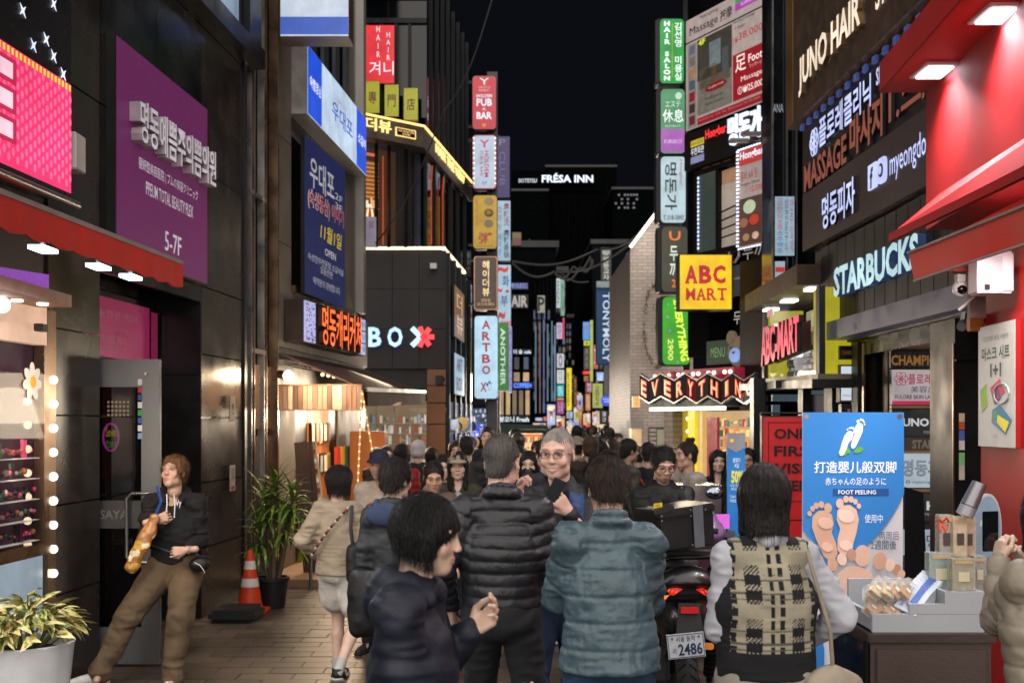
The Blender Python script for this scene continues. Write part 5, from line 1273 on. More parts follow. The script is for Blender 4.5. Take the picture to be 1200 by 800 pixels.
for x0,y0,x1,y1,Y,c,tx,ic,lb in FS:
 tt = [(tx,(.2,.10,.8,.9) if len(tx) < 5 else (.3,.1,.7,.9),L(ic,.8),dict(bold=.03,rot=0 if len(tx) < 5 or '\n' in tx else -90))] if tx else []
 blade('blade_sign',lb,x0,y0,x1,y1,Y,lit(c,.95),tt,r=.05,d=.2)
# narrow lit shopfront stacks along both sides of the far street
r10 = random.Random(33)
for k,(x0,x1,y0,y1,Y) in enumerate(((651,662,486,512,52),(662,671,491,512,62),(672,683,458,508,70),(683,694,482,506,56),(694,703,480,506,44),(714,727,492,512,39),(641,651,470,508,43),(624,640,494,508,42),(727,738,455,500,31.5))):
 t = thing('street_shop',['narrow','small','slim','little','thin','bright','tall','wide','bluish'][k] + ' lit shopfront in the far street, number %d of the glowing row from the left' % (k + 1),'shop',(pt((x0 + x1) / 2,0,Y).x,Y,0),0,'lit shopfronts of the far street')
 t['label'] = ['slim lit shopfront under the magenta lightbox','small lit shopfront under the yellow upright sign','glowing stacked shopfront at the very end of the street','lit shopfront below the maroon and orange lightboxes','lit shopfront under the olive banner lightbox','lit shopfront under the striped red awning','tall glowing shopfront at the edge of the black office block','wide shopfront under the green canopy lettering','bluish lit shop panels against the brick corner'][k]
 MB().bb(pt(x0,0,Y).x,pt(x1,0,Y).x,Y,Y + 1,0,zat(y0,Y)).build('wall',NB2,t)
 q = rect(x0,y0,x1,y1,Y - .05); MB().slab(sub(q,.03,.1,.97,1),.02).build('lit_window',L(r10.choice(['d0a878','9ca8c8','c89868']),1.1),t)
 for j in range(16):
  if 1:
   u,v,w_,h_ = r10.uniform(0,.75),r10.uniform(0,.8),r10.uniform(.12,.5),r10.uniform(.05,.22); MB().slab(sub(q,u,v,min(1,u + w_),v + h_,.03 + j * .012),.02).build('lit_panel',L(r10.choice(['b8c8f0','f0d8a8','e8e8f0','d08858','7888b8','c8b8a0','a83a48','5a7a90']),r10.uniform(.5,1.1)),t)
# round blue sign, grey banner, tonymoly, kyoja
t = thing('round_sign','round blue lit sign under the grey fabric banner','sign',pt(711,480,40)); q = rect(704.5,462.5,718.5,475.5,40)
MB().poly([(.5 + .5 * math.cos(a),.5 + .5 * math.sin(a)) for a in [i * math.tau / 24 for i in range(24)]],q,-.2,.2).build('disc',lit('2a48d0',.95),t)
letters('AURORA\nmedical',q,(.12,.3,.88,.66),L('d8e4ff'),t,off=.01,bold=.02)
blade('banner_sign','grey hanging fabric banner with dark script under the blue cosmetics banner',707.5,426,722.5,463,35.2,mat('grey_fabric','5f5e60',rough=.8,em='5f5e60',es=.45),[('beautiful',(.35,.1,.6,.9),ink('202020'),dict(rot=-90,shear=.3))],r=.02,d=.05)
blade('banner_sign','dark blue upright banner with white letters TONYMOLY',698.5,336,722.5,427,35,mat('slate_banner','1f3a5c',rough=.6,em='24405f',es=.55),[('TONYMOLY',(.32,.07,.68,.97),L('c4d4e4',.85),dict(rot=-90,bold=.03))],r=.02,d=.25)
blade('banner_sign','narrow pale top plate above the dark blue banner',698.5,329,721,337.5,34.9,mat('pale_plate','7c8688',rough=.6,em='7c8688',es=.5),[('명동',(.05,.7,.2,.9),ink('202020'))],r=.02,d=.2)
blade('blade_sign','black lightbox with pale Korean characters and round emblem above the blue banner',704,290,716.5,329,36,L('0c0c0e',1),[('o',(.15,.03,.85,.24),L('b0b8a8',.8)),('명\n동\n교\n자',(.2,.28,.8,.98),L('c4c8b8',.9),dict(bold=.04)),('명',(.25,.06,.75,.21),L('14140f',.8))],r=.02)
led = thing('led_facade','tall white blue sparkling LED facade strip between banner and white brick wall','sign',pt(732,480,30))
q = [pt(727,312,33),pt(735,296,31),pt(736.5,448,31),pt(729.5,446,33)]
lm = lit('9ab4ff',1.1);
MB().slab(q,.3).build('panel',lit('5a6cb8',.8),led)
mb = MB(); r5 = random.Random(2)
for i in range(150): u,v = r5.random() * .93,r5.random() * .98; mb.slab(sub(q,u,v,u + .07,v + .006,.02),.01)
mb.build('led_pixels',L('e8f0ff',1.5),led)['kind'] = 'stuff'
# striped red awning, shop lights at street level
t = thing('striped_awning','red white striped slanting awning low on the right of the far street','awning',pt(724,485,36))
q = [pt(711,488,40),pt(734,478,33),pt(735,485,33),pt(711,496,40)]
for k in range(8): MB().slab(sub(q,k / 8,0,(k + 1) / 8,1),.3).build('stripe',[L('b02018',.8),L('e0a880',.9)][k % 2],t)
GR = mat('green_canopy','20342c',rough=.6)
t = thing('market_canopy','long dark green canopy roof over the lit stalls left of centre','canopy',pt(610,500,36)); MB().slab([pt(585,496,38),pt(640,498,38),pt(645,503,36),pt(583,502,36)],.2).build('roof',GR,t)
for x_ in (586,612,641): MB().bar(pt(x_,501,36.5),Vector((pt(x_,501,36.5).x,36.5,0)),.08).build('post',DMET,t)
r6 = random.Random(11)
stall_c = [('ff7a30',602,508,638,522,24,'orange roofed food stall with bright lights behind the men'),('c8c0a0',640,503,662,516,40,'pale lit shopfront at the left of the far crowd'),('f0c890',664,500,682,514,52,'warm lit shopfront in the middle of the far street'),
           ('d85040',684,497,700,512,48,'reddish lit shopfront behind the far crowd'),('e8d8b0',702,497,722,512,42,'cream lit shopfront right of the far crowd'),('c02038',722,498,737,512,34,'crimson fascia shopfront beside the brick building')]
for c,x0,y0,x1,y1,Y,lb in stall_c:
 t = thing('market_stall',lb,'stall',(pt((x0 + x1) / 2,0,Y).x,Y,0)); q = rect(x0,y0,x1,y1,Y)
 MB().slab(rect(x0,y0,x1,(y0 * .75 + y1 * .25),Y - .3),.6).build('roof',lit(c,.85),t)
 MB().slab([q[0],q[1],Vector((q[1].x,Y,.9)),Vector((q[0].x,Y,.9))],.05).build('lit_back',lit('e0b480',1.2),t)
 goods(t,[q[0] + Vector((0,-.05,0)),q[1] + Vector((0,-.05,0)),Vector((q[1].x,Y - .05,.9)),Vector((q[0].x,Y - .05,.9))],4,12,['e0c090','c04030','405a40','f0e8d8','3050a0','a06838'],d=.2,es=.7,seed=int(x0))
 MB().slab([Vector((q[0].x,Y - .3,.9)),Vector((q[1].x,Y - .3,.9)),Vector((q[1].x,Y - .3,0)),Vector((q[0].x,Y - .3,0))],.6).build('counter',mat('stall_counter','302a28',rough=.5),t)
 for x_ in (x0,x1): MB().bar(Vector((pt(x_,0,Y).x,Y - .2,0)),Vector((pt(x_,0,Y).x,Y - .2,q[0].z)),.07).build('post',DMET,t)
# more shop fascias along both sides seen edge-on: small lit shop windows left between the poles
t = thing('phone_shop','blue lit shop window with screens behind the tall grey pole','shop',(pt(565,0,30).x,30,0))
q = rect(540,470,583,530,29); MB().slab([q[0],q[1],Vector((q[1].x,29,0)),Vector((q[0].x,29,0))],.3).build('wall',BLACK,t)
MB().slab(rect(546,455,569,475,28.6),.4).build('header',DMET,t)
MB().slab(rect(546,478,570,500,28.8),.05).build('window_glow',lit('3c4a5c',.8),t); goods(t,rect(546,478,570,500,28.75),4,9,['c8d8e8','303848','e8c870','5068a8'],es=.6,seed=9)
MB().slab(rect(550,499,574,512,28.6),.08).build('screen',lit('4058d8',.9),t)
goods(t,rect(552,500,572,511,28.5),2,7,['a8b8ff','2030a0','e0e0ff'],es=.9,seed=19)
for i in range(6):
 MB().slab(rect(575,480 + i * 6,581,484.5 + i * 6,28.5),.08).build('menu_plate',BLACK,t); letters(['메뉴','세일','한정','특가','신상','할인'][i],rect(575,480 + i * 6,581,484.5 + i * 6,28.4),(.1,.1,.9,.9),L('c8d4e8',.8),t)
# ---------------------------------------------------------------- E: white brick building
WB = bpy.data.materials.new('white_brick'); WB.use_nodes = True
nt = WB.node_tree; b_ = nt.nodes['Principled BSDF']; b_.inputs['Roughness'].default_value = .55
tc = nt.nodes.new('ShaderNodeTexCoord'); mp = nt.nodes.new('ShaderNodeCombineXYZ'); sx_ = nt.nodes.new('ShaderNodeSeparateXYZ'); ad_ = nt.nodes.new('ShaderNodeMath'); bt = nt.nodes.new('ShaderNodeTexBrick')
nt.links.new(tc.outputs['Object'],sx_.inputs[0]); nt.links.new(sx_.outputs[0],ad_.inputs[0]); nt.links.new(sx_.outputs[1],ad_.inputs[1]); nt.links.new(ad_.outputs[0],mp.inputs[0]); nt.links.new(sx_.outputs[2],mp.inputs[1]); nt.links.new(mp.outputs[0],bt.inputs['Vector'])
bt.inputs['Scale'].default_value = 1; bt.inputs['Brick Width'].default_value = .24; bt.inputs['Row Height'].default_value = .085; bt.inputs['Mortar Size'].default_value = .009
bt.inputs['Color1'].default_value = (*lin('8a8078'),1); bt.inputs['Color2'].default_value = (*lin('7c726a'),1); bt.inputs['Mortar'].default_value = (*lin('665d56'),1)
nt.links.new(bt.outputs[0],b_.inputs['Base Color']); bp = nt.nodes.new('ShaderNodeBump'); bp.inputs['Strength'].default_value = .5; bp.inputs['Distance'].default_value = .01; bp.invert = True
nt.links.new(bt.outputs['Fac'],bp.inputs['Height']); nt.links.new(bp.outputs[0],b_.inputs['Normal'])
E = thing('white_brick_building','white brick building with sloping lit parapet on the right of the street','building',(pt(770,0,28).x,28,0))
Ye = 28.0
a = pt(738.5,292,Ye); b = pt(770,250,Ye); xr = pt(812,0,Ye).x
mb = MB(); P2 = [(a.x,0),(xr,0),(xr,b.z + .2),(b.x,b.z),(a.x,a.z)]
mb.add([(x,Ye,z) for x,z in P2] + [(x,Ye + 6,z) for x,z in P2],[(0,1,2,3,4),(9,8,7,6,5)] + [(i,i + 5,(i + 1) % 5 + 5,(i + 1) % 5) for i in range(5)])
mb.build('wall',WB,E)
MB().bar(a + Vector((0,-.08,.04)),b + Vector((0,-.08,.04)),.12,.08).build('coping_light',lit('fff0dc',2.2),E); MB().bar(b + Vector((0,-.08,.04)),Vector((xr,Ye - .08,b.z + .24)),.12,.08).build('coping_light',lit('fff0dc',1.6),E)
lamp('coping_wash','AREA',pt(752,262,Ye - 1.0),28,(1,.9,.8),1.2,pt(765,400,Ye + .2))
lamp('street_shop_wash','AREA',pt(770,485,Ye - 3.4),60,(1,.87,.74),1.5,pt(770,400,Ye + .2))
wf = MB().slab(rect(760,500,790,545,Ye - .03),.04).build('window',DMET,E); MB().slab(rect(770,503,789,545,Ye - .06),.02).build('pane',mat('lit_pane','6a6a58',em='706a54',es=.5),wf)
wb_ = MB();
for i in range(9): wb_.slab(rect(761,502 + i * 5,769,505.5 + i * 5,Ye - .07),.03)
wb_.build('brick_infill',WB,E)
MB().slab(rect(740,498,752,540,Ye - .6),.5).build('entrance',lit('c89858',.8),E); MB().slab(rect(739,492,754,502,Ye - .9),.9).build('porch',mat('porch','5a5650',rough=.6),E)
# round wreath sign of metal letters
t = thing('round_emblem','ring of bronze script letters mounted on the white brick wall','sign',pt(771,430,Ye))
MT = mat('bronze_letters','4a3a2c',rough=.4,metal=.7)
for k,ch in enumerate('MYEONGDONG SINCE 1982 GALLERY CAFE '):
 if ch == ' ': continue
 an = k * math.tau / 35 - 1.9; c = (771 + 16 * math.cos(an),381 + 48 * math.sin(an)); q = rect(c[0] - 1.9,c[1] - 3.2,c[0] + 1.9,c[1] + 3.2,Ye - .12)
 letters(ch,q,(0,0,1,1),MT,t,ext=.03,bold=.03,name='letter')
for k,(x_,y_) in enumerate(((767,360),(771,372),(769,384),(773,396),(770,408))): letters('Cafe'[k % 4] ,rect(x_ - 2,y_ - 4,x_ + 2,y_ + 4,Ye - .12),(0,0,1,1),MT,t,ext=.03,name='letter')
# ---------------------------------------------------------------- blade signs, right column
RP = thing('sign_pole','dark pole carrying the right column of lit blade signs','pole',(pt(808,0,20.3).x,20.4,0))
MB().bb(pt(800,0,20.4).x,pt(808,0,20.4).x,20.35,20.6,0,9.6).build('post',DMET,RP)
SD = dict(side=4.5,d=.3,r=.16)
UP = [('▲',(-.14,.2,-.04,.3),L('c07820',.8))]
blade('blade_sign','green lightbox topmost on the right column reading HAIR SALON',768,22,802,99,20,lit('10963c',.95),[('김\n선\n영\n \n미\n용\n실',(.60,.07,.90,.95),L('e8f8ec',1.1),dict(bold=.04)),('H\nA\nI\nR\n \nS\nA\nL\nO\nN',(.16,.05,.44,.95),L('f0fff4',1.1),dict(bold=.08)),('#',(.50,.08,.53,.9),L('b0a020'))],**SD)
blade('blade_sign','green and purple lightbox with Japanese and Chinese characters in the right column',769,104,803,181,20,lit('4f9465',.85),[('#',(.04,.62,.96,.97),L('a85cb4',.85)),('o',(.60,.06,.86,.17),L('b8dcc4',.9)),('エステ',(.2,.20,.8,.29),L('e0f0e4')),('休息',(.1,.32,.92,.52),L('f0fcf4',1.1),dict(bold=.02)),('RELAX BEAUTY',(.2,.56,.8,.59),L('d0e4d4')),('KIRIKO',(.16,.78,.86,.84),L('e8c8f0'))],**SD)
blade('blade_sign','white lightbox with black sideways Korean characters and phone number',769,183,804,262,20,lit('b4ccd4',.9),[('명돈가',(.18,.10,.64,.80),L('14242c',.6),dict(rot=-90,bold=.04)),('Hongbar',(.72,.06,.86,.44),L('c03a4a',.7),dict(rot=-90)),('T.318-5892',(.12,.88,.90,.95),L('182830',.6),dict(bold=.02))],**SD)
blade('blade_sign','brown lightbox with orange bowl and white characters partly behind the yellow square sign',770,265,806,343,20,lit('3a3a2a',.9),[('두\n끼',(.32,.30,.62,.78),L('e4ecdc'),dict(bold=.05)),('2F',(.40,.80,.68,.92),L('e87a20'),dict(bold=.04)),('∪',(.3,.08,.72,.22),L('e8742a'),dict(bold=.07))],**SD)
t = blade('blade_sign','bright green lightbox reading EVERYTHING 2900 at the foot of the right column',771,347,809,428,20,lit('35a01c',.95),[('2900',(.20,.62,.40,.93),L('e8f070'),dict(rot=-90,bold=.04))],**SD)
q = rect(775.5,347,809,428,20)
qd = [bil(q,.36,-.03),bil(q,.62,.02),bil(q,.98,.97),bil(q,.68,1.0)]
letters('EVERYTHING',qd,(.0,.08,1,.95),L('dff04a',1.1),t,rot=-90,bold=.07,off=.035)
for u,v,c in ((.2,.3,'c070c0'),(.28,.5,'7090ff'),(.75,.2,'c070c0'),(.3,.78,'ff8040'),(.8,.5,'7090ff'),(.55,.95,'c070c0'),(.22,.12,'40c0a0'),(.2,.58,'d03030')): MB().poly([(u + .04 * math.cos(a),v + .018 * math.sin(a)) for a in [i * math.tau / 8 for i in range(8)]],q,.02,.003).build('dot',L(c),t)
# cables
CB = mat('black_cable','3a3a3a',rough=.6,noise=None,bump=None)
def cable(label,pts_,r=.015):
 P_ = []
 for i in range(len(pts_) - 1):
  a,b,s_ = Vector(pts_[i]),Vector(pts_[i + 1]),0
  for k in range(12): t_ = k / 12; p_ = a.lerp(b,t_); p_.z -= .25 * math.sin(math.pi * t_); P_.append(p_)
 P_.append(Vector(pts_[-1])); o = MB().tube(P_,r,5).build('overhead_cable',CB,None); tag(o,label,'cable'); return o
cable('thin overhead cable crossing diagonally from the top centre down to the corner building',[pt(578,-5,16),pt(520,130,17),pt(440,285,19.4)],.012)
cable('overhead cable from the left pole to the white brick parapet',[pt(600,306,30),pt(700,292,32),pt(766,256,28)],.03)
cable('sagging lower cable between the left pole and the black emblem sign',[pt(600,308,30),pt(650,318,31),pt(740,285,28)],.03)
cable('looped bundle of cable hanging over the middle of the street',[pt(650,320,33),pt(672,312,33),pt(692,300,33),pt(695,304,33),pt(680,313,33),pt(655,323,33)],.03)
cable('dim far cable slanting over the hotel tower',[pt(620,280,60),pt(655,318,60),pt(690,330,60)],.03)
# ---------------------------------------------------------------- F: dark building with massage board, restaurant windows and the EVERYTHING shop
Fb = thing('restaurant_building','dark building on the right with massage board, open restaurant window and red bulb marquee shop','building',(3.6,18,0))
fa,fb_ = Vector((pt(806,0,18.4).x,18.4,0)),Vector((pt(945,0,15.9).x,15.9,0))
def fq(px0,py0t,px1,py1t,py1b,py0b,off=0.0):
 """face on the angled frontage of this building, by photo pixels of its corners"""
 def P(px,py):
  # intersect the view column px with the frontage line
  k = (px - CX) / F; dx,dy = fb_.x - fa.x,fb_.y - fa.y
  s = (k * fa.y - fa.x) / (dx - k * dy); Y = fa.y + s * dy; return Vector((fa.x + s * dx,Y,zat(py,Y)))
 a,b = P(px0,py0b),P(px1,py1b); c,d = P(px0,py0t),P(px1,py1t)
 zt = (c.z + d.z) / 2; zb = (a.z + b.z) / 2; n = Vector((0,0,1))
 q = [Vector((a.x,a.y,zt)),Vector((b.x,b.y,zt)),Vector((b.x,b.y,zb)),Vector((a.x,a.y,zb))]
 nn = qn(q); return [p + nn * off for p in q]
MB().slab([fa + Vector((0,0,14)),fb_ + Vector((0,0,14)),fb_ + Vector((0,0,2.9)),fa + Vector((0,0,2.9))],.5).build('wall',NB2,Fb)
q = fq(811,20,903,-14,122,155,.12)
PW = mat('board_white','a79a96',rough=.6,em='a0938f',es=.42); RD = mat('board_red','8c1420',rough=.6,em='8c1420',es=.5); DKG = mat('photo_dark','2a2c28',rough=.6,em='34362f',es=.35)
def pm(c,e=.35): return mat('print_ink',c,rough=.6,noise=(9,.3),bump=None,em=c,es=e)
blk = pm('1a1818',.1)
mg = sign('massage_board','big printed massage board with prices high on the right building',q,PW,[('Massage',(.06,.085,.44,.175),blk,dict(off=.012)),('Myeongdong',(.2,.02,.44,.06),blk),('按摩',(.47,.07,.62,.165),blk,dict(bold=.02)),
   ('38,000',(.70,.34,.99,.41),pm('b03030')),('①₩',(.62,.36,.69,.42),pm('b03030')),('1 hour',(.66,.27,.78,.30),blk),('Aroma oil massage',(.64,.22,.9,.25),blk)],d=.12,border=.005,off=.006)
MB().slab(sub(q,.66,.0,.99,.08,.012),.004).build('green_field',pm('2f8a3c',.6),mg); MB().slab(sub(q,.66,.08,.99,.14,.012),.004).build('purple_field',pm('9a3aa0',.6),mg)
letters('KIRIKO',q,(.74,.095,.94,.125),pm('e0c0e0'),mg,off=.02)
MB().slab(sub(q,0,.205,1,.215,.012),.01).build('divider',BLACK,mg)
ph = MB().slab(sub(q,.17,.235,.62,.90,.014),.003).build('room_photo',pm('77736a',.3),mg)
for b,c in (((.17,.235,.62,.6),'3c3c34'),((.33,.30,.48,.52),'8a98a0'),((.20,.50,.60,.68),'5a5348'),((.50,.40,.58,.60),'50585e'),((.36,.50,.42,.66),'7a5a40'),((.22,.66,.58,.72),'6e675c')): MB().slab(sub(q,*b,.017),.002).build('photo_patch',pm(c,.3),ph)
MB().poly([(.42 + .14 * math.cos(a),.70 + .035 * math.sin(a)) for a in [i * math.tau / 20 for i in range(20)]],q,.02,.003).build('red_oval',pm('7a1a1c'),mg); letters('Couples room',q,(.32,.685,.52,.715),pm('e0c0b0'),mg,off=.026)
letters('4F',q,(.19,.24,.28,.29),pm('c0d030',.7),mg,off=.022,bold=.04)
for k,s_ in enumerate(('Small groups','Party room')): letters(s_,q,(.28,.77 + k * .05,.52,.80 + k * .05),blk,mg,off=.022)
MB().slab(sub(q,.635,.51,.995,.90,.016),.004).build('red_field',RD,mg)
letters('足',q,(.67,.53,.80,.67),pm('e8d8d0',.6),mg,off=.024,bold=.02); letters('Foot',q,(.83,.56,.995,.63),pm('e8d8d0',.6),mg,off=.024,bold=.03); letters('マッサージ',q,(.84,.645,.99,.68),pm('e0c8c0'),mg,off=.024)
letters('Massage',q,(.74,.72,.99,.775),pm('e8d8d0',.6),mg,off=.024); letters('①₩25,000',q,(.70,.80,1.0,.87),pm('e8d8d0',.6),mg,off=.024,bold=.03)
MB().slab(sub(q,.17,.925,.995,.985,.016),.004).build('red_band',RD,mg); letters('Business trip  Cafe  Bar  Reservation 02-776-0000',q,(.2,.94,.97,.965),pm('c08080'),mg,off=.024)
MB().slab(sub(q,.04,.235,.155,.985,.014),.003).build('photo_strip',pm('8a827c'),mg)
for k,c in enumerate(('5a6478','6a6a62','a07850','405468','802028','3a2c30','602430')): MB().slab(sub(q,.06,.25 + k * .105,.135,.33 + k * .105,.018),.003).build('thumbnail',pm(c,.4),mg)
# hongbar fascia
q = fq(814,160,904,126,172,203,.2)
hb = sign('restaurant_fascia','black fascia with white Korean and red Hongbar lettering under the massage board',q,BLACK,[('Hongbar',(.30,.10,.58,.42),lit('ff2c30',1.2,light=False),dict(bold=.05)),('명돈가',(.62,.0,1.03,.78),lit('dce6f4',1.2,light=False),dict(bold=.05,ext=.04)),
     ('우한회관',(.10,.46,.28,.66),W1,dict(bold=.02))],d=.15)
MB().slab(sub(q,.10,.26,.28,.43,.012),.01).build('yellow_plate',lit('d8c030',.8),hb); letters('BANGYEOK',q,(.11,.29,.27,.40),ink('303010'),hb,off=.016); MB().slab(sub(q,.10,.70,.28,.88,.012),.01).build('lilac_plate',lit('8a90b8',.7),hb)
for (xa,xb,y_) in ((866,890,166),(880,903,158)):
 fl = thing('sign_floodlight','long arm floodlight reaching over the black fascia, ' + ('lower left one' if xa == 866 else 'upper right one'),'lamp',pt(xb,y_,16.6)); MB().tube([pt(xb + 3,y_ - 6,16.9),pt(xb,y_,16.3),pt(xa + 6,y_ - 1,16.2)],.018,6).build('arm',STEEL,fl); MB().box(pt(xa,y_ - 1,16.2),(.28,.12,.05)).build('head',STEEL,fl,bevel=.01)
# open window with lit interior
q = fq(820,205,906,178,283,300,.02)
MB().slab(sub(q,0,0,1,1,.02),.03).build('window_recess',GLASS,Fb)
MB().slab(sub(q,.36,.05,.82,.98,.03),.02).build('room_wall',mat('room_wall','9a7a5c',rough=.6,em='a98260',es=.42),Fb)
MB().slab(sub(q,.36,.22,.55,.98,.035),.02).build('room_panel',mat('room_pale','a89c90',rough=.6,em='a89c90',es=.4),Fb); MB().slab(sub(q,.58,.30,.70,.98,.04),.02).build('room_door',mat('room_dark','4a2c1c',rough=.6,em='4a2c1c',es=.4),Fb)
MB().slab(sub(q,.62,.60,.80,.98,.05),.02).build('cabinet',mat('room_cab','a87840',rough=.6,em='a87840',es=.4),Fb); MB().slab(sub(q,.57,.52,.73,.62,.06),.02).build('table',DMET,Fb)
for k in range(4): MB().bar(bil(q,.36,.56 + k * .1) + qn(q) * .1,bil(q,.70,.50 + k * .11) + qn(q) * .1,.02).build('railing_bar',DMET,Fb)
for u0,u1 in ((0,.03),(.32,.36)): MB().slab(sub(q,u0,-.02,u1,1.02,.1),.1).build('window_frame',DMET,Fb)
MB().slab(sub(q,0,-.03,1,.02,.1),.1).build('window_frame',DMET,Fb); MB().slab(sub(q,0,.98,1,1.04,.14),.14).build('window_sill',DMET,Fb)
MB().slab(sub(q,.04,.03,.30,.97,.08),.01).build('casement_glass',mat('tinted_pane','222c2c',rough=.1,em='3a4a46',es=.5),Fb)
mb = MB();
for k in range(18): mb.slab(sub(q,.055,.05 + k * .05,.075,.08 + k * .05,.1),.01)
mb.build('led_dots',L('c8d8ff',1.4),Fb)['kind'] = 'stuff'
for k in range(4): MB().slab(sub(q,.08 + k * .15,-.17,.19 + k * .15,-.05,.05),.02).build('transom_pane',mat('transom_glow','6a5238',rough=.5,em='6a5238',es=.4),Fb)
# food banner with led border
q = fq(880,180,908,169,287,293,.22)
fb2 = sign('food_banner','red and white food banner framed in white LED dots beside the open window',q,PW,[('Hongbar',(.1,.03,1.1,.13),W1,dict(bold=.05,off=.03)),('홍바 AA 등',(.08,.22,.8,.32),pm('a03030')),('Hongbar Dinner',(.08,.34,.9,.38),blk),('12,000',(.5,.39,.98,.46),pm('b02828'))],d=.05,border=.01)
MB().slab(sub(q,.02,.01,.98,.16,.015),.005).build('red_head',lit('c03030',.8),fb2); MB().slab(sub(q,.02,.5,.98,.98,.012),.005).build('food_photo',pm('4c3630',.6),fb2)
for (u,v,r_,c) in ((.5,.6,.26,'a8b898'),(.5,.6,.18,'6a8a48'),(.25,.75,.18,'8a5a40'),(.7,.74,.2,'b03828'),(.35,.9,.14,'9a7850'),(.75,.9,.14,'c0a088')):
 MB().poly([(u + r_ * math.cos(a),v + r_ * .27 * math.sin(a)) for a in [i * math.tau / 14 for i in range(14)]],q,.02 + rnd.random() * .006,.003).build('dish',pm(c,.6),fb2)
mb = MB()
for k in range(26):
 mb.slab(sub(q,-.06,k / 26,.02,k / 26 + .018,.03),.02)
for k in range(9): mb.slab(sub(q,k / 9,-.012,k / 9 + .05,.002,.03),.02); mb.slab(sub(q,k / 9,1.0,k / 9 + .05,1.012,.03),.02)
mb.build('led_border',L('dfe6ff',1.8),fb2)['kind'] = 'stuff'
# tteokbokki band, dark windows, bear
q = fq(822,300,908,284,306,330,.05); MB().slab(q,.1).build('band',DMET,Fb)
q = fq(860,287,906,280,306,312,.12); t = thing('outline_logo','pale outline logo of a bowl and Korean letters on the dark band','sign',q[3])
MB().tube([bil(q,.05,.1),bil(q,.32,.06),bil(q,.30,.6),bil(q,.20,.85),bil(q,.12,.85),bil(q,.05,.5),bil(q,.05,.1)],.02,6).build('bowl_outline',WHT,t); letters('두끼',q,(.40,.1,.95,.85),mat('pale_outline','a8a49c',em='a8a49c',es=.4),t)
q = fq(858,312,882,305,348,350,.06); MB().slab(q,.05).build('window_frame',DMET,Fb); MB().slab(sub(q,.08,.05,.92,.95,.02),.02).build('window_pane',mat('grey_pane','3a3c3c',rough=.2,em='4a4c4c',es=.4),Fb); MB().slab(sub(q,.1,.42,.9,.48,.04),.02).build('blind_bar',WHT,Fb)
q = fq(834,360,858,358,420,424,.06); MB().slab(q,.05).build('window_glass',GLASS,Fb)
letters('두끼',fq(866,366,884,362,378,381,.1),(0,0,1,1),mat('pale_outline','a8a49c',em='c8c4bc',es=.5),Fb)
q = fq(834,400,862,398,426,428,.1); sign('window_poster','dim green poster in the dark window left of the bear',q,pm('26382c',.5),[('MENU',(.2,.3,.8,.7),pm('6a9a60',.5))],d=.04)
q = fq(860,378,900,372,424,428,.12); br = thing('bear_cutout','beige bear shaped cutout board with pale blue muzzle above the bulb marquee','cutout',q[3])
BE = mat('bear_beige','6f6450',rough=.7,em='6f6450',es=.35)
def disc(q,u,v,ru,rv,off,d,name,m,t,n=18): return MB().poly([(u + ru * math.cos(a),v + rv * math.sin(a)) for a in [i * math.tau / n for i in range(n)]],q,off,d).build(name,m,t)
disc(q,.42,.72,.36,.36,0,.04,'head',BE,br); disc(q,.16,.38,.13,.16,-.01,.05,'ear',BE,br); disc(q,.66,.30,.15,.18,-.01,.05,'ear',BE,br); disc(q,.32,.80,.16,.17,.05,.02,'muzzle',lit('7aa0e0',.7),br); disc(q,.31,.74,.03,.03,.08,.01,'nose',BLACK,br)
for u in (.18,.5): disc(q,u,.62,.02,.03,.05,.01,'eye',BLACK,br)
MB().slab(fq(886,312,912,300,480,480,.3),.3).build('black_pier',BLACK,Fb)
# bulb marquee EVERYTHING
q = fq(797,437,892,430,447,450,.5)
mq = thing('bulb_marquee','row of zigzag flag plates with red bulb letters reading EVERYTHING','sign',q[3])
MB().slab(q,.5).build('red_hood',mat('marquee_red','7a1a2c',rough=.4,em='8a1a30',es=.5),mq)
for k in range(11): MB().ball(bil(q,.02 + k * .095 + (.03 if k % 2 else 0),.35) + qn(q) * .02,.03,6).build('bulb',lit('ffe0d0',3.0,light=False),mq)
fl_c = ['2c2430','25312e','2a2022','1e2a2a','5a1c2a','22302e','201a1e','2a2424','4a1a24','22282a']
xs_ = [786,798,813,828,842,855,869,885,899,912,926]; yt = [449,443,442,441,436,441,436,438,440,442,444]
for k,ch in enumerate('EVERYTHING'):
 up = k % 2; a_,b_ = xs_[k],xs_[k + 1]
 ya,yb = yt[k] + (3 if up else 0),yt[k + 1];
 qf = fq(a_ + .5,443,b_ - .5,443,468,468,.62)
 dzv = Vector((0,0,.10)); tilt = .5 if k % 2 else -.5
 qf = [qf[0] - dzv * tilt,qf[1] + dzv * tilt,qf[2] + dzv * tilt,qf[3] - dzv * tilt]
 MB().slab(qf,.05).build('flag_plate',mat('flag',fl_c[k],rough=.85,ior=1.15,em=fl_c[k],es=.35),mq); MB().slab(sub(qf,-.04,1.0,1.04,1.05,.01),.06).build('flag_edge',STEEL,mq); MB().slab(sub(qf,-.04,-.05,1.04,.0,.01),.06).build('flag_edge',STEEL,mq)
 gx = .13 if ch == 'I' else 0
 letters(ch,qf,(.22 + gx,.14,.80 - gx,.86),lit('ff2a10',1.6,light=False),mq,off=.01,bold=.07,name='letter')
 letters(ch,qf,(.27 + gx,.19,.75 - gx,.81),lit('ffb878',1.15,light=False),mq,off=.018,bold=.0,name='bulb_line')
MB().slab(fq(795,468,886,464,476,477,.58),.6).build('shop_header',mat('teal_header','37474a',rough=.5),Fb)
MB().slab(fq(797,477,884,477,481,481,.60),.08).build('strip_light',lit('fff4e0',2.5),Fb)
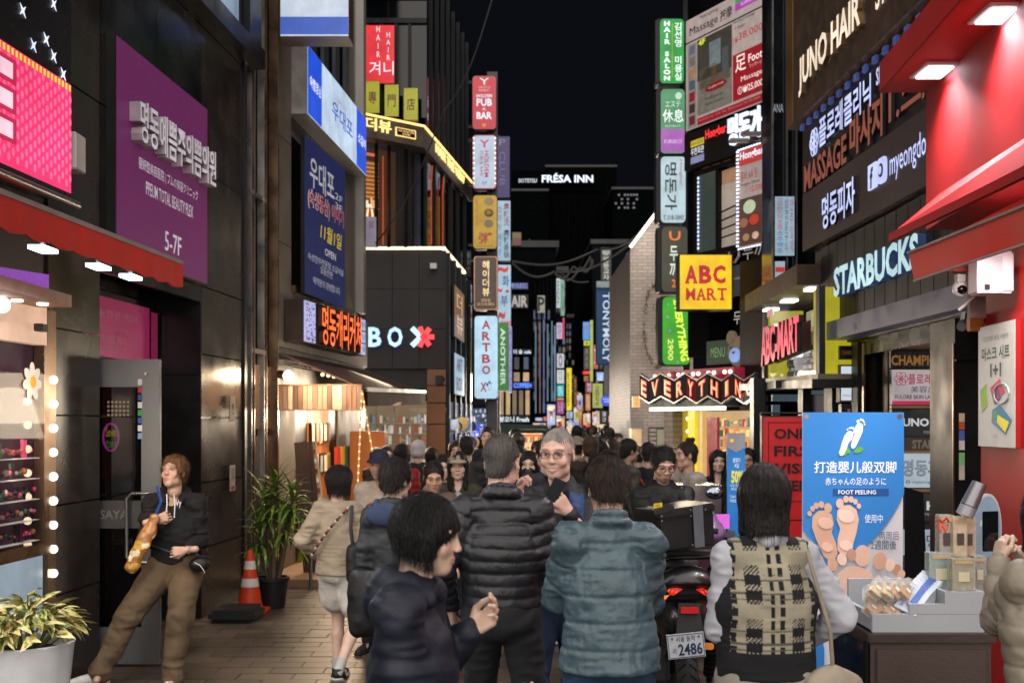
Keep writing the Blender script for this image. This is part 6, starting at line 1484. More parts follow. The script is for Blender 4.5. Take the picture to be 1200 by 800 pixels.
MB().slab(fq(790,470,800,470,640,640,.2),.2).build('tile_pier',WB,Fb)
q0 = fq(798,481,884,481,640,640,.0); q0 = [Vector((p.x,p.y,p.z)) for p in q0]
q = [q0[0],q0[1],Vector((q0[1].x,q0[1].y,0)),Vector((q0[0].x,q0[0].y,0))]
MB().slab(sub(q,0,0,1,1,-.4),.02).build('shop_back',mat('shop_cream','9a8a6a',rough=.6,em='c8a878',es=.75),Fb)
goods(Fb,sub(q,.34,.05,1,.8,-.3),10,26,['e8b060','c04838','3a6a4a','f0d890','d88040','507a6a','a83a50'],d=.2,es=.75,seed=21)
for u0,u1,c in ((.02,.14,'b8a020'),(.14,.24,'e8d81c'),(.24,.31,'d8b870')): MB().slab(sub(q,u0,0,u1,1,.0 if c != 'e8d81c' else .05),.1).build('yellow_panel',mat('yellow_gloss',c,rough=.4,em=c,es=.55),Fb)
MB().slab(sub(q,.34,.05,.48,.8,-.05),.05).build('red_panel',mat('raspberry','8a2838',rough=.4,em='8a2838',es=.6),Fb); MB().slab(sub(q,.34,.52,1,.54,-.04),.05).build('pink_tube',lit('e858e0',1.6),Fb)
for k in range(6):
 for u in (.01,.13): MB().ball(bil(q,u,.06 + k * .1) + qn(q) * .04,.03,6).build('bulb',lit('fff0d0',3.0,light=False),Fb)
lamp('shop_light','AREA',pt(840,484,16.6),75,(1,.85,.62),1.2,pt(830,600,15.5))
# yellow square sign
q = rect(795.5,298,858.5,363,17.0)
YL = lit('f4c400',.95,name='yellow_lightbox'); RL = lit('c8102c',.8,light=False,name='red_print')
t = sign('square_sign','bright yellow square lightbox reading ABC MART in red slab letters',q,YL,(),d=.3,case=BLACK,border=.02)
def slab_text(s,q,box,m,t,serif=.12,bold=.07):
 n = len(s); w = (box[2] - box[0]) / n
 for i,ch in enumerate(s):
  b0 = box[0] + i * w + w * .05; b1 = box[0] + (i + 1) * w - w * .05
  letters(ch,q,(b0,box[1],b1,box[3]),m,t,bold=bold,off=.012,name='letter')
  if ch in 'AMRTBC':
   fe = {'A': ((0,.36),(.64,1)),'M': ((0,.22),(.78,1)),'R': ((0,.42),(.66,1)),'T': ((.28,.72),),'B': ((0,.3),),'C': ()}[ch]
   for a_,b_ in fe: MB().slab(sub(q,b0 + (b1 - b0) * a_,box[3] - .035,b0 + (b1 - b0) * b_,box[3],.013),.003).build('serif',m,t)
slab_text('ABC',q,(.10,.20,.88,.53),RL,t); slab_text('MART',q,(.12,.61,.90,.83),RL,t,bold=.03)
MB().bar(pt(806,330,17.15),pt(800,330,20.4),.05).build('bracket',DMET,t)
# ---------------------------------------------------------------- G: shoe shop unit with pink letters
Gb = thing('shoe_shop','shoe shop corner with lit yellow window and bronze canopy','shop',(3.2,12.8,0))
q = qh((897,366),(957,335),(962,438),(897,444),14.0)
GX0,GX1 = q[0],q[1]
MB().slab(sub(q,0,0,1,1,-.5),.05).build('back_wall',mat('shop_back','8a8468',rough=.5,em='a09868',es=.5),Gb)
for u0,u1 in ((0,.07),(.86,.97)): MB().slab(sub(q,u0,.0,u1,1,-.02),.4).build('yellow_jamb',lit('b4ac14',.75),Gb)
MB().slab(sub(q,.1,.62,.85,.98,-.35),.05).build('shoe_wall',mat('shoe_wall','6a6058',rough=.5,em='8a8078',es=.5),Gb); goods(Gb,sub(q,.1,.66,.85,.98,-.3),4,8,['9a9aa8','c8c8c8','3a3a44','705048'],es=.4,seed=31)
MB().slab(sub(q,.70,.22,.88,.45,-.1),.05).build('cream_box',mat('cream_box','b8b090',rough=.5,em='c8c0a0',es=.6),Gb); MB().slab(sub(q,.70,.45,.88,.62,-.1),.05).build('brown_box',mat('brown_box','5a4a38',rough=.5,em='6a5a40',es=.4),Gb)
MB().slab(q,.01).build('glass',CLEAR,Gb)
for a_ in ((-.02,0,.02,1.0),(.97,0,1.02,1.02)): MB().slab(sub(q,*a_,.03),.06).build('frame',BLACK,Gb)
MB().slab(sub(q,-.03,1.0,1.03,1.06,.05),.5).build('sill',mat('olive_trim','6a6450',rough=.5),Gb); MB().slab(sub(q,-.4,1.06,1.05,1.16,.12),.6).build('beam',BLACK,Gb)
q2 = qh((898,384),(943,368),(943,411),(898,430),13.8)
t = thing('shop_sign','glowing pink red channel letters reading ABC-MART in the yellow shop window','sign',q2[3])
MB().slab([p - qn(q2) * .10 for p in sub(q2,0,.12,1.02,.9)],.05).build('backing',mat('sign_back','4a2a18',rough=.5),t)
letters('ABC-MART',q2,(0,0,1,1),lit('f84860',.95,name='pink_letter'),t,bold=.05,ext=.06,side=mat('letter_black','120808',rough=.5))
MB().slab(sub(q,.18,.03,.30,.13,.08),.01).build('poster',pm('c08a90',.5),Gb)
cn = thing('shop_canopy','brown bronze projecting canopy with down lights over the shoe shop','canopy',(3,13,3.2))
ca,cbb = pt(873,366,15.0),None
zc = ca.z; Yn = (zc - H) * F / (CY - 334); n0 = pt(934,334,Yn)
mb = MB(); back = Vector((.75,0,0)); up = Vector((0,0,.22))
mb.add([ca,n0,n0 + back,ca + back,ca + up,n0 + up,n0 + back + up,ca + back + up],[(0,3,2,1),(4,5,6,7),(0,1,5,4),(1,2,6,5),(2,3,7,6),(3,0,4,7)]); mb.build('slab',mat('bronze_canopy','3c2f27',rough=.4,metal=.4),cn)
for f_ in (.15,.5,.9):
 p_ = ca.lerp(n0,f_) + Vector((.25,0,-.01)); MB().box(p_,(.16,.24,.02)).build('down_light',lit('f0f0e8',6),cn)
lamp('canopy_lamp','AREA',ca.lerp(n0,.6) + Vector((.2,0,-.05)),14,(1,.96,.85),.4,ca.lerp(n0,.6) + Vector((.1,0,-2)))
Bc = MB().bb(pt(881,0,13.3).x,pt(895,0,13.3).x,13.2,13.4,0,zat(443,13.3)).build('column',BLACK,Gb)
Bd = MB().bb(pt(895,0,13.2).x,pt(1000,0,12.4).x,12.6,13.4,zat(456,13),zat(447,13)).build('beam',BLACK,Gb)
MB().bb(pt(938,0,12.5).x,pt(948,0,12.5).x,12.4,12.6,0,zat(450,12.5)).build('column',BLACK,Gb)
MB().slab(rect(897,458,985,640,13.6),.1).build('dark_glass',GLASS,Gb)
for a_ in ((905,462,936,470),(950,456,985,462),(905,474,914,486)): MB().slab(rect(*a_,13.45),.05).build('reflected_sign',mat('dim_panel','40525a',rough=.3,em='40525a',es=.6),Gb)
# lit tube glass column with led directory
gc = thing('glass_column','glazed corner column with lit pale menu panel of red and blue characters','column',(pt(920,0,14.6).x,14.6,0))
MB().bb(pt(905,0,14.6).x,pt(934,0,14.6).x,14.6,15.2,3.3,12).build('glazing',mat('smoked_glass','1a1c20',rough=.12,noise=(2,.4),bump=None),gc)
for x_ in (905,922,933): MB().slab(rect(x_,-200,x_ + 1.5,330,14.5),.06).build('mullion',STEEL,gc)
q = rect(908,230,931,300,14.45); sign('menu_panel','pale lit menu panel of red and blue Korean characters inside the glass column',q,lit('9cb8c8',.75),[('곱\n창\n전\n골',(.10,.04,.40,.55),L('b03a5a',.7)),('소\n주\n맥\n주',(.10,.58,.4,.96),L('2a4c90',.7)),('삼\n겹\n살\n구\n이',(.5,.04,.66,.94),L('602a40',.6)),('안\n주\n일\n체',(.76,.04,.95,.94),L('b05060',.6))],d=.03,border=.01)
q = rect(908,306,920,326,14.45); sign('menu_panel','tiny white and red lit plate below the menu panel',q,lit('a8bcc8',.7),[('-',(.05,.35,.95,.65),L('c02828'),dict(bold=.1))],d=.03,border=.02)
letters('ANA',rect(906,122,918,132,14.4),(0,0,1,1),L('a0a8b0',.8),gc)
for lx,ly,lz,e_ in ((2.2,15.9,2.2,40),): lamp('crowd_fill','AREA',(lx,ly,lz),e_,(1,.80,.58),.8,(.4,ly - 2.2,.9))  # free-hanging warm fill added to light the crowd from the right
# ---------------------------------------------------------------- H: building of stacked shop boards
HX = lambda Y: 3.27 + (12.7 - Y) * .023
def hq(Y0,z0,Y1,z1,off=0.0):
 """face on this frontage; Y0 far end (left in the picture), Y1 near end"""
 return [Vector((HX(Y0) - off,Y0,z1)),Vector((HX(Y1) - off,Y1,z1)),Vector((HX(Y1) - off,Y1,z0)),Vector((HX(Y0) - off,Y0,z0))]
Hb = thing('signboard_building','dark building stacked with shop name boards on the right','building',(3.6,10.5,0))
MB().bb(HX(12) + .06,HX(12) + 2.5,7.6,12.55,2.65,9).build('wall',BLACK,Hb)
GBM = mat('gold_metal','8a6c44',rough=.4,metal=.75,noise=(1.2,.3),bump=(30,.02))
q = hq(12.85,5.15,7.6,7.2,.16)
t = sign('salon_board','dark gold edged board with warm white letters JUNO HAIR, uppermost',q,mat('juno_face','4a3c30',rough=.5,metal=.3),(),d=.2,case=GBM,border=.0)
MB().slab(sub(q,0,0,.05,1,.01),.01).build('gold_edge',GBM,t)
JL = lit('f4e0c8',.95,name='warm_white_letter')
letters('JUNO HAIR',sub(hq(12.15,5.31,10.15,5.72,.17),0,0,1,1),(0,0,1,1),JL,t,bold=.05,ext=.05,side=mat('letter_gold','6a5030',rough=.4)); letters('STUDIO',hq(9.9,5.42,9.0,5.68,.17),(0,0,1,1),JL,t,bold=.04)
q = hq(12.6,4.34,7.6,5.13,.05)
BLW = lit('c4ceff',.95,name='blue_white_letter'); LSD = mat('letter_side_dark','10121c',rough=.4)
t = sign('clinic_board','black board with blue white Korean clinic name and round emblem, second from top',sub(q,0,0,1,.5),mat('board_black','100f12',rough=.4),(),d=.1,border=0)
letters('플로레클리닉',hq(11.85,4.70,10.25,5.00,.06),(0,0,1,1),BLW,t,bold=.05,ext=.03,side=LSD); letters('SKIN LASER CLINIC 6F',hq(10.2,4.86,8.7,5.02,.06),(0,0,1,1),BLW,t,bold=.04)
qe = hq(12.30,4.68,11.98,5.0,.06)
for k in range(6):
 a = k * math.tau / 6; MB().tube([bil(qe,.5 + .25 * math.cos(a) + .22 * math.cos(b),.5 + .25 * math.sin(a) + .22 * math.sin(b)) for b in [j * math.tau / 10 for j in range(11)]],.006,5).build('emblem_petal',BLW,t)
for k in range(14): MB().slab(hq(12.55 - k * .26,5.06,12.46 - k * .26,5.12,.10),.03).build('blue_glow_strip',lit('2c4888',.6,light=False),t)  # glowing strips in place of dim blue letters and their reflection, not lamps
t = sign('massage_sign','black board with dull copper letters MASSAGE under the clinic board',sub(q,0,.5,1,1),mat('board_black','100f12',rough=.4),(),d=.1,border=0)
CP = mat('copper_letter','7a4a3a',rough=.4,metal=.3,em='8a4a3a',es=.6)
letters('MASSAGE',hq(12.4,4.35,10.95,4.64,.06),(0,0,1,1),CP,t,bold=.04,ext=.03,side=LSD); letters('마사지',hq(10.85,4.36,9.95,4.74,.06),(0,0,1,1),CP,t,bold=.09,ext=.03,side=LSD); letters('1.스/',hq(9.8,4.42,8.9,4.78,.06),(0,0,1,1),CP,t,bold=.03,ext=.03,side=LSD)
q = hq(12.35,3.70,7.6,4.31,.12)
t = sign('pizza_board','grey brown board with blue white Korean pizza shop name and social icons',q,mat('board_brown','39302f',rough=.5,noise=(1,.15)),(),d=.16,border=.0)
letters('명동피자',hq(11.52,3.79,10.5,4.13,.125),(0,0,1,1),BLW,t,bold=.05,ext=.03,side=LSD)
qi = hq(10.18,3.92,9.98,4.14,.125); MB().slab(qi,.0).v; MB().slab(sub(qi,0,0,1,1,.02),.02).build('icon_plate',BLW,t); letters('f',sub(qi,0,0,1,1,.022),(.35,.15,.75,1),mat('board_brown','39302f'),t,bold=.06)
qi = hq(9.94,3.92,9.74,4.14,.125); MB().poly(rounded(None,.25,1),qi,.0,.02).build('icon_plate',BLW,t); disc(qi,.5,.5,.27,.27,.021,.006,'icon_ring',mat('board_brown','39302f'),t); disc(qi,.5,.5,.17,.17,.029,.004,'icon_dot',BLW,t)
letters('myeongdongpizza',hq(9.66,3.88,8.3,4.14,.13),(0,0,1,1),BLW,t,bold=.01)
q = hq(12.0,2.86,7.6,3.68,.02)
t = sign('coffee_shop_board','black panelled board with big pale green white letters STARBUCKS',q,mat('board_black2','131214',rough=.45),(),d=.08,border=0)
for k in range(16): MB().slab(sub(q,k / 16 + .002,0,(k + 1) / 16 - .002,1,.008),.004).build('board_plank',mat('board_black3','17161a',rough=.5,noise=(2,.3)),t)
letters('STARBUCKS',hq(11.25,3.08,9.05,3.37,.05),(0,0,1,1),lit('b4d8dc',.95,name='mint_letter'),t,bold=.06,ext=.07,side=lit('203a60',.6,light=False))
MB().slab(hq(11.85,2.67,7.6,2.85,.16),.25).build('fascia_ledge',mat('ledge_grey','5a5c68',rough=.35,metal=.4,em='5a5c70',es=.12),Hb)
MB().bb(HX(12) + .1,HX(12) + 2.5,7.6,12.0,2.5,2.66).build('soffit',mat('soffit_black','121113',rough=.25,metal=.3),Hb)
def cf(px0,py0,px1,py1,Y,d,name,m,t): return MB().slab(rect(px0,py0,px1,py1,Y),d).build(name,m,t)
cf(975,402,986,700,11.6,.3,'pier',BLACK,Hb); cf(1005,400,1014,700,11.0,.2,'pier',BLACK,Hb)
cf(986,400,1050,700,11.8,.1,'dark_glass',GLASS,Hb); cf(1014,402,1046,700,10.9,.15,'bronze_pier',mat('bronze_pier','1e1a17',rough=.2,metal=.5),Hb)
cf(1012,402,1014,640,10.8,.05,'edge_strip',BRONZE,Hb); cf(1038,404,1046,640,10.7,.1,'edge_strip',GBM,Hb)
Yk = 8.4; MB().bb(pt(1119,0,Yk).x,pt(1160,0,Yk).x + .4,Yk,Yk + .5,0,2.62).build('corner_pier',BLACK,Hb)
cf(1117,402,1119,700,Yk - .02,.02,'edge_strip',BRONZE,Hb); MB().bb(pt(1119,0,Yk).x,4.2,Yk - .02,Yk,zat(423,Yk),zat(421,Yk)).build('joint',DMET,Hb)
Y9 = 10.3
cf(1040,395,1170,640,Y9 + .1,.1,'recess_back',mat('recess_brown','2a2019',rough=.5),Hb)
sign('small_sign','small dark plate with worn gold word beside the grey ledge',rect(984,405,1001,421,11.3),BLACK,[('CHANDD',(.1,.35,.9,.65),mat('worn_gold','6a4a30',em='7a5434',es=.4))],d=.05)
sign('small_sign','small bright white pizza shop lightbox with brown frame on the pier',rect(984,427,1004,471,11.3),lit('c4d0dc',.95),[('명동피자',(.2,.34,.85,.56),ink('101820'),dict(bold=.04)),('MENU & TIME',(.2,.8,.85,.85),ink('304050'))],d=.12,case=mat('brown_case','4c3c32',rough=.5),border=.08)
sign('small_sign','dark small box with faint pink mark under the white pizza lightbox',rect(986,473,1003,492,11.3),mat('dim_box','2a2426',rough=.4),[('♥',(.4,.3,.6,.6),pm('8a5060'))],d=.1)
sign('directory_board','topmost directory strip with gold capital letters CHAMPION',rect(1044,411,1120,431,Y9),mat('dir_black','0f0d0c',rough=.4),[('CHAMPION U',(.0,.25,1,.85),mat('gold_print','8a5c2c',em='9a6a34',es=.5),dict(bold=.04))],d=.05)
cf(1044,403,1112,404.5,Y9 - .1,.03,'gold_strip',lit('d89a50',1.1),Hb)
t = sign('directory_board','white directory board of the flower emblem clinic with red Korean name',rect(1045,433,1118,474,Y9),lit('b4a8ac',.72),[('플로레클리닉',(.26,.12,1.02,.42),pm('a01c3c',.5),dict(bold=.04)),('美容皮膚科',(.30,.47,.98,.66),pm('3a3438',.2)),('FULORE SKIN LASER CLINIC',(.05,.72,1.0,.84),pm('4a4448',.2),dict(bold=.03))],d=.06,border=.0)
qe = rect(1045,433,1118,474,Y9); MB().slab(sub(qe,0,.89,1,1,.01),.004).build('red_band',pm('b02850',.6),t)
for k in range(6):
 a = k * math.tau / 6; MB().tube([bil(qe,.14 + .06 * math.cos(a) + .05 * math.cos(b),.26 + .11 * math.sin(a) + .09 * math.sin(b)) + Vector((0,-.015,0)) for b in [j * math.tau / 10 for j in range(11)]],.003,5).build('emblem_petal',pm('a01c3c',.5),t)
for y_ in (475,528,573): cf(1045,y_,1119,y_ + 3,Y9 - .05,.06,'gold_rail',mat('gold_rail','7a5f3e',rough=.4,metal=.5,em='7a5f3e',es=.15),Hb)
sign('directory_board','black directory board with white letters JUNO HAIR',rect(1045,479,1119,511,Y9),mat('dir_black','101312',rough=.4),[('JUNO HAIR',(.10,.34,1.06,.72),lit('c8ccd0',.75,light=False),dict(bold=.06)),('MYEONGDONG STATION',(.5,.80,1.02,.90),pm('a0a4a8'))],d=.06,border=0)
sign('directory_board','narrow dark strip with dull silver letters STARBUCKS',rect(1045,512,1119,528,Y9),mat('dir_brown','4a3c30',rough=.5),[('STARBUCKS',(.32,.2,1.1,.85),mat('silver_print','8a8074',metal=.4,rough=.4),dict(bold=.05))],d=.06,border=0)
sign('directory_board','pale blue directory board with outlined Korean pizza name and social line',rect(1052,531,1119,571,Y9),lit('a8b8c4',.78),[('명동피자',(.08,.18,.98,.68),ink('1c242c'),dict(bold=.06)),('명동피자',(.085,.185,.975,.675),lit('8a98a4',.7,light=False),dict(bold=.0,off=.012)),('f ◎ myeongdongpizza',(.08,.78,.95,.90),ink('202a34'))],d=.06,border=0)
sign('directory_board','lower black directory board with white letters HAIR',rect(1052,577,1119,610,Y9),mat('dir_black','101312',rough=.4),[('HAIR',(.5,.3,1.1,.62),lit('c8ccd0',.75,light=False),dict(bold=.06)),('MYEONGDONG',(.4,.72,1.0,.8),pm('a0a4a8'))],d=.06,border=0)
sign('directory_board','lowest pale directory board mostly hidden behind the perfume boxes',rect(1052,620,1119,650,Y9),lit('9aa8b4',.7),[('명동',(.5,.2,.9,.7),ink('1c242c'))],d=.06,border=0)
for k,(y0,y1,c) in enumerate(((484,494,'c0a890'),(494,503,'b05030'),(504,516,'4a5aa0'),(516,527,'c8b8b0'),(530,545,'7ab070'),(545,562,'b8a898'))):
 cf(1124,y0,1130.5,y1,Yk - .02,.004,'sticker',pm(c,.15),Hb)
# ---------------------------------------------------------------- K: red shop
KX = lambda Y: 2.73 + .0675 * (Y - 7.5)
K = thing('red_shop','bright red painted shop with canopy at the right edge','shop',(3,6.5,0))
MB().add([(KX(4.2),4.2,3.12),(KX(7.5),7.5,3.12),(KX(7.5) + 1.5,7.5,3.12),(KX(4.2) + 1.5,4.2,3.12),(KX(4.2),4.2,4.02),(KX(7.5),7.5,4.02),(KX(7.5) + 1.5,7.5,4.02),(KX(4.2) + 1.5,4.2,4.02)],[(0,3,2,1),(4,5,6,7),(0,1,5,4),(1,2,6,5),(2,3,7,6),(3,0,4,7)]).build('upper_wall',REDP,K)
MB().add([(KX(4.2) - .31,4.2,4.02),(KX(7.5) - .31,7.5,4.02),(KX(7.5) + 1.5,7.5,4.02),(KX(4.2) + 1.5,4.2,4.02),(KX(4.2) - .31,4.2,4.22),(KX(7.5) - .31,7.5,4.22),(KX(7.5) + 1.5,7.5,4.22),(KX(4.2) + 1.5,4.2,4.22)],[(0,3,2,1),(4,5,6,7),(0,1,5,4),(1,2,6,5),(2,3,7,6),(3,0,4,7)]).build('eaves',REDP,K,bevel=.008)
LXf = lambda Y: 3.05 + .0675 * (Y - 7.4)
MB().add([(LXf(4.2),4.2,0),(LXf(7.4),7.4,0),(LXf(7.4) + 1.2,7.4,0),(LXf(4.2) + 1.2,4.2,0),(LXf(4.2),4.2,3.11),(LXf(7.4),7.4,3.11),(LXf(7.4) + 1.2,7.4,3.11),(LXf(4.2) + 1.2,4.2,3.11)],[(0,3,2,1),(4,5,6,7),(0,1,5,4),(1,2,6,5),(2,3,7,6),(3,0,4,7)]).build('lower_wall',REDP,K)
for x_,y_,Y in ((2.6,0,7.0),(2.575,0,6.03),(2.55,0,5.0)):
 MB().box((x_,Y,4.015),(.21,.30,.02)).build('lamp_frame',WHT,K,bevel=.004); MB().box((x_,Y,4.005),(.15,.22,.02)).build('lamp_glass',lit('eef2ff',7),K)
 lamp('eaves_lamp','AREA',(x_ - .05,Y,3.99),19,(.95,.96,1.0),.2,(x_ - .4,Y,0),spread=130)
hd = thing('metal_hood','thin red metal hood projecting above the red awning','canopy',(2.5,6,3.1))
MB().add([(KX(4.2) + .0,4.2,3.30),(KX(7.2) + .0,7.2,3.30),(2.41,7.2,3.05),(2.38,4.2,3.05),(KX(4.2),4.2,3.27),(KX(7.2),7.2,3.27),(2.41,7.2,3.02),(2.38,4.2,3.02)],[(0,1,2,3),(7,6,5,4),(0,4,5,1),(1,5,6,2),(2,6,7,3),(3,7,4,0)]).build('hood_plate',REDP,hd)
MB().bar((2.40,4.2,3.02),(2.40,7.2,3.02),.03,.05).build('hood_lip',REDP,hd)
aw2 = thing('shop_awning','red fabric awning with thin grey line over the right edge shop','awning',(2.6,6,2.8))
RF2 = mat('red_canvas2','d0261c',rough=.6,noise=(2,.15),bump=(140,.25))
MB().add([(2.46,4.2,2.87),(2.405,6.9,2.87),(2.44,6.9,2.71),(2.495,4.2,2.71),(2.47,4.2,2.87),(2.415,6.9,2.87),(2.45,6.9,2.71),(2.505,4.2,2.71)],[(0,1,2,3),(7,6,5,4),(0,4,5,1),(1,5,6,2),(2,6,7,3),(3,7,4,0)]).build('valance',RF2,aw2)
MB().add([(2.46,4.2,2.875),(2.405,6.9,2.875),(KX(6.9),6.9,3.0),(KX(4.2),4.2,3.0),(2.46,4.2,2.86),(2.405,6.9,2.86),(KX(6.9),6.9,2.985),(KX(4.2),4.2,2.985)],[(0,1,2,3),(7,6,5,4),(0,4,5,1),(1,5,6,2),(2,6,7,3),(3,7,4,0)]).build('canopy',RF2,aw2)
MB().bar((2.455,4.2,2.878),(2.40,6.9,2.878),.014).build('grey_line',mat('grey_trim','8c8480',rough=.5),aw2); MB().bar((2.49,4.2,2.708),(2.437,6.9,2.708),.012).build('grey_line',mat('grey_trim','8c8480',rough=.5),aw2)
lamp('awning_under_lamp','AREA',(2.62,6.2,2.83),26,(1,.93,.86),.3,(2.9,6.3,0))
MB().bb(2.56,2.68,6.0,6.4,2.845,2.865).build('down_light',lit('fff2e0',5),aw2)
sk = thing('wall_speaker','white cabinet speaker mounted under the red awning','speaker',pt(1160,345,6.9)); MB().box(pt(1161,321,6.75),(.195,.20,.245)).build('cabinet',mat('speaker_white','b4b8c0',rough=.5,noise=None),sk,bevel=.012); MB().slab(rect(1145,300,1175,343,6.645),.004).build('grille',mat('speaker_grille','a6abb6',rough=.8,bump=(600,.5)),sk); MB().slab(rect(1154,333,1160,339,6.638),.004).build('badge',BLACK,sk); MB().bar(pt(1176,320,6.9),Vector((LXf(7),7.0,zat(320,6.9))),.05).build('bracket',STEEL,sk)
cd = thing('dome_camera','white ball surveillance camera with cable hanging beside the white speaker','camera',pt(1125,310,7.0))
c0 = pt(1125,338,7.0)
MB().ball(c0,.047,12,(1,1,1.15)).build('housing',mat('camera_white','c0c0c4',rough=.35,noise=None),cd,smooth=60); MB().ball(c0 + Vector((0,-.022,-.008)),.033,10).build('lens_dome',GLASS,cd,smooth=60); MB().bar(c0 + Vector((0,0,.04)),c0 + Vector((0,0,.085)),.05).build('neck',WHT,cd); MB().box(pt(1128,316,7.0),(.14,.08,.03)).build('mount_plate',mat('pink_plate','a84038',rough=.4),cd)
MB().tube([c0 + Vector((.09,0,.0)),c0 + Vector((.085,0,-.05)),c0 + Vector((.03,0,-.10)),c0 + Vector((.0,.02,-.13))],.010,6).build('cable',WHT,cd); MB().bar(c0 + Vector((.11,.02,.08)),c0 + Vector((.11,.02,-.18)),.10,.04,Vector((0,1,0))).build('back_plate',mat('grey_box','5a5450',rough=.5),cd)
c0 = pt(1128,380,7.6); t = thing('small_camera','small grey bullet camera under the ball camera','camera',c0); MB().tube([c0 + Vector((-.03,-.06,-.02)),c0 + Vector((.03,.04,.02))],.032,12).build('barrel',STEEL,t); MB().bar(c0,c0 + Vector((.02,.02,.08)),.03).build('mount',STEEL,t)
t = thing('orange_box','small orange electrical box on the red wall below the speaker','box',pt(1143,388,7.3)); MB().box(pt(1143,379,7.35),(.09,.07,.10)).build('box',mat('orange_plastic','a85a1c',rough=.5),t,bevel=.006)
q = [Vector((LXf(7.35) - .03,7.35,2.46)),Vector((LXf(6.72) - .03,6.72,2.46)),Vector((LXf(6.72) - .03,6.72,1.70)),Vector((LXf(7.35) - .03,7.35,1.70))]
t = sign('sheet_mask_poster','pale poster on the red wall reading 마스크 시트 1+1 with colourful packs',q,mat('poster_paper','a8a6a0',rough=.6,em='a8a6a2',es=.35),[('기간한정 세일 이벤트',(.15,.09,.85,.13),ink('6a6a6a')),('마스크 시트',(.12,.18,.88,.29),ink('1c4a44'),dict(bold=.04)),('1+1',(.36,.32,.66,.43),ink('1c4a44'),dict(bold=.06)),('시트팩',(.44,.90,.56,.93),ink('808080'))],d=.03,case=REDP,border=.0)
for pts_,c in (([(.08,.53),(.24,.48),(.28,.66),(.12,.72)],'7a9a30'),([(.36,.52),(.62,.45),(.76,.56),(.46,.64)],'b03a50'),([(.42,.56),(.58,.52),(.66,.60),(.50,.66)],'6a2a60'),([(.42,.70),(.62,.66),(.94,.78),(.78,.90),(.40,.80)],'2a6a8a'),([(.58,.74),(.88,.80),(.78,.88),(.56,.80)],'d0c020'),([(.45,.72),(.55,.70),(.56,.76),(.46,.77)],'2a8a50'),([(.10,.62),(.24,.58),(.25,.62),(.12,.66)],'d8d860')):
 MB().poly(pts_[::-1],q,.006 + rnd.random() * .003,.002).build('pack',pm(c,.3),t)
MB().tube([bil(q,.68 + .2 * math.cos(a),.57 + .08 * math.sin(a)) + qn(q) * .01 for a in [i * math.tau / 12 for i in range(13)]],.008,5).build('ring',ink('9aa8a0'),t)
# ---------------------------------------------------------------- planter at the left edge
def leaf_mesh(name,L,W,m,fold=.25,bend=.5,n=6):
 vs = []; fs = []
 for i in range(n + 1):
  t = i / n; w = W * math.sin(math.pi * min(1,(t * .92 + .08)) ** .8) * .5 + .0008; x = L * math.sin(t * bend) / max(bend,.01); z = -L * (1 - math.cos(t * bend)) / max(bend,.01)
  vs += [(x,-w,z + w * fold),(x,0,z),(x,w,z + w * fold)]
 for i in range(n):
  a = i * 3; fs += [(a,a + 3,a + 4,a + 1),(a + 1,a + 4,a + 5,a + 2)]
 me = bpy.data.meshes.new(name); me.from_pydata(vs,[],fs); me.materials.append(m); me.shade_smooth(); return me
def leaf_mat(name,c1,c2,c3):
 m = bpy.data.materials.new(name); m.use_nodes = True; nt = m.node_tree; b = nt.nodes['Principled BSDF']; b.inputs['Roughness'].default_value = .42
 tc = nt.nodes.new('ShaderNodeTexCoord'); n = nt.nodes.new('ShaderNodeTexNoise'); n.inputs['Scale'].default_value = 26; n.inputs['Detail'].default_value = 4
 mp = nt.nodes.new('ShaderNodeMapping'); mp.inputs['Scale'].default_value = (.6,2.2,1); oi = nt.nodes.new('ShaderNodeObjectInfo'); ad = nt.nodes.new('ShaderNodeVectorMath')
 nt.links.new(tc.outputs['Object'],mp.inputs[0]); nt.links.new(mp.outputs[0],ad.inputs[0]); nt.links.new(oi.outputs['Location'],ad.inputs[1]); nt.links.new(ad.outputs[0],n.inputs['Vector'])
 r = nt.nodes.new('ShaderNodeValToRGB'); e = r.color_ramp.elements; e[0].position = .38; e[0].color = (*lin(c1),1); e[1].position = .62; e[1].color = (*lin(c3),1); k = e.new(.5); k.color = (*lin(c2),1)
 nt.links.new(n.outputs[0],r.inputs[0]); nt.links.new(r.outputs[0],b.inputs['Base Color'])
 b.inputs['Subsurface Weight'].default_value = .0
 return m
LFM = [leaf_mat('variegated_leaf','5a6c20','c8b868','eadca0'),leaf_mat('variegated_leaf2','7a8428','dccc88','d8a878'),leaf_mat('variegated_leaf3','2e4018','8a9040','d0c088')]
lms = [leaf_mesh('leaf',rnd.uniform(.11,.16),rnd.uniform(.035,.05),LFM[i % 3],bend=rnd.uniform(.5,1.3)) for i in range(9)]
pc = pt(28,0,6.3); pl = thing('potted_plant','white ribbed tub of cream and green variegated leaves at the lower left','plant',(pc.x,6.3,0))
prof = [(.17,0),(.19,.02),(.245,.45),(.262,.61),(.27,.635),(.25,.64),(.24,.60),(.01,.58)]
mb = MB(); n = 48; base = 0
for r_,z in prof:
 for k in range(n): a = math.tau * k / n; rr = r_ * (1 + (.018 * math.cos(a * 12) if .02 < z < .6 and r_ > .15 else 0)); mb.v.append((pc.x + rr * math.cos(a),6.3 + rr * math.sin(a),z))
for i in range(len(prof) - 1):
 for k in range(n): mb.f.append((i * n + k,i * n + (k + 1) % n,(i + 1) * n + (k + 1) % n,(i + 1) * n + k)); mb.mi.append(0)
mb.f.append(tuple(range((len(prof) - 1) * n,len(prof) * n))); mb.mi.append(0)
mb.build('pot',mat('pot_white','d6d6d8',rough=.55,noise=(3,.2),bump=(40,.2)),pl,smooth=50)
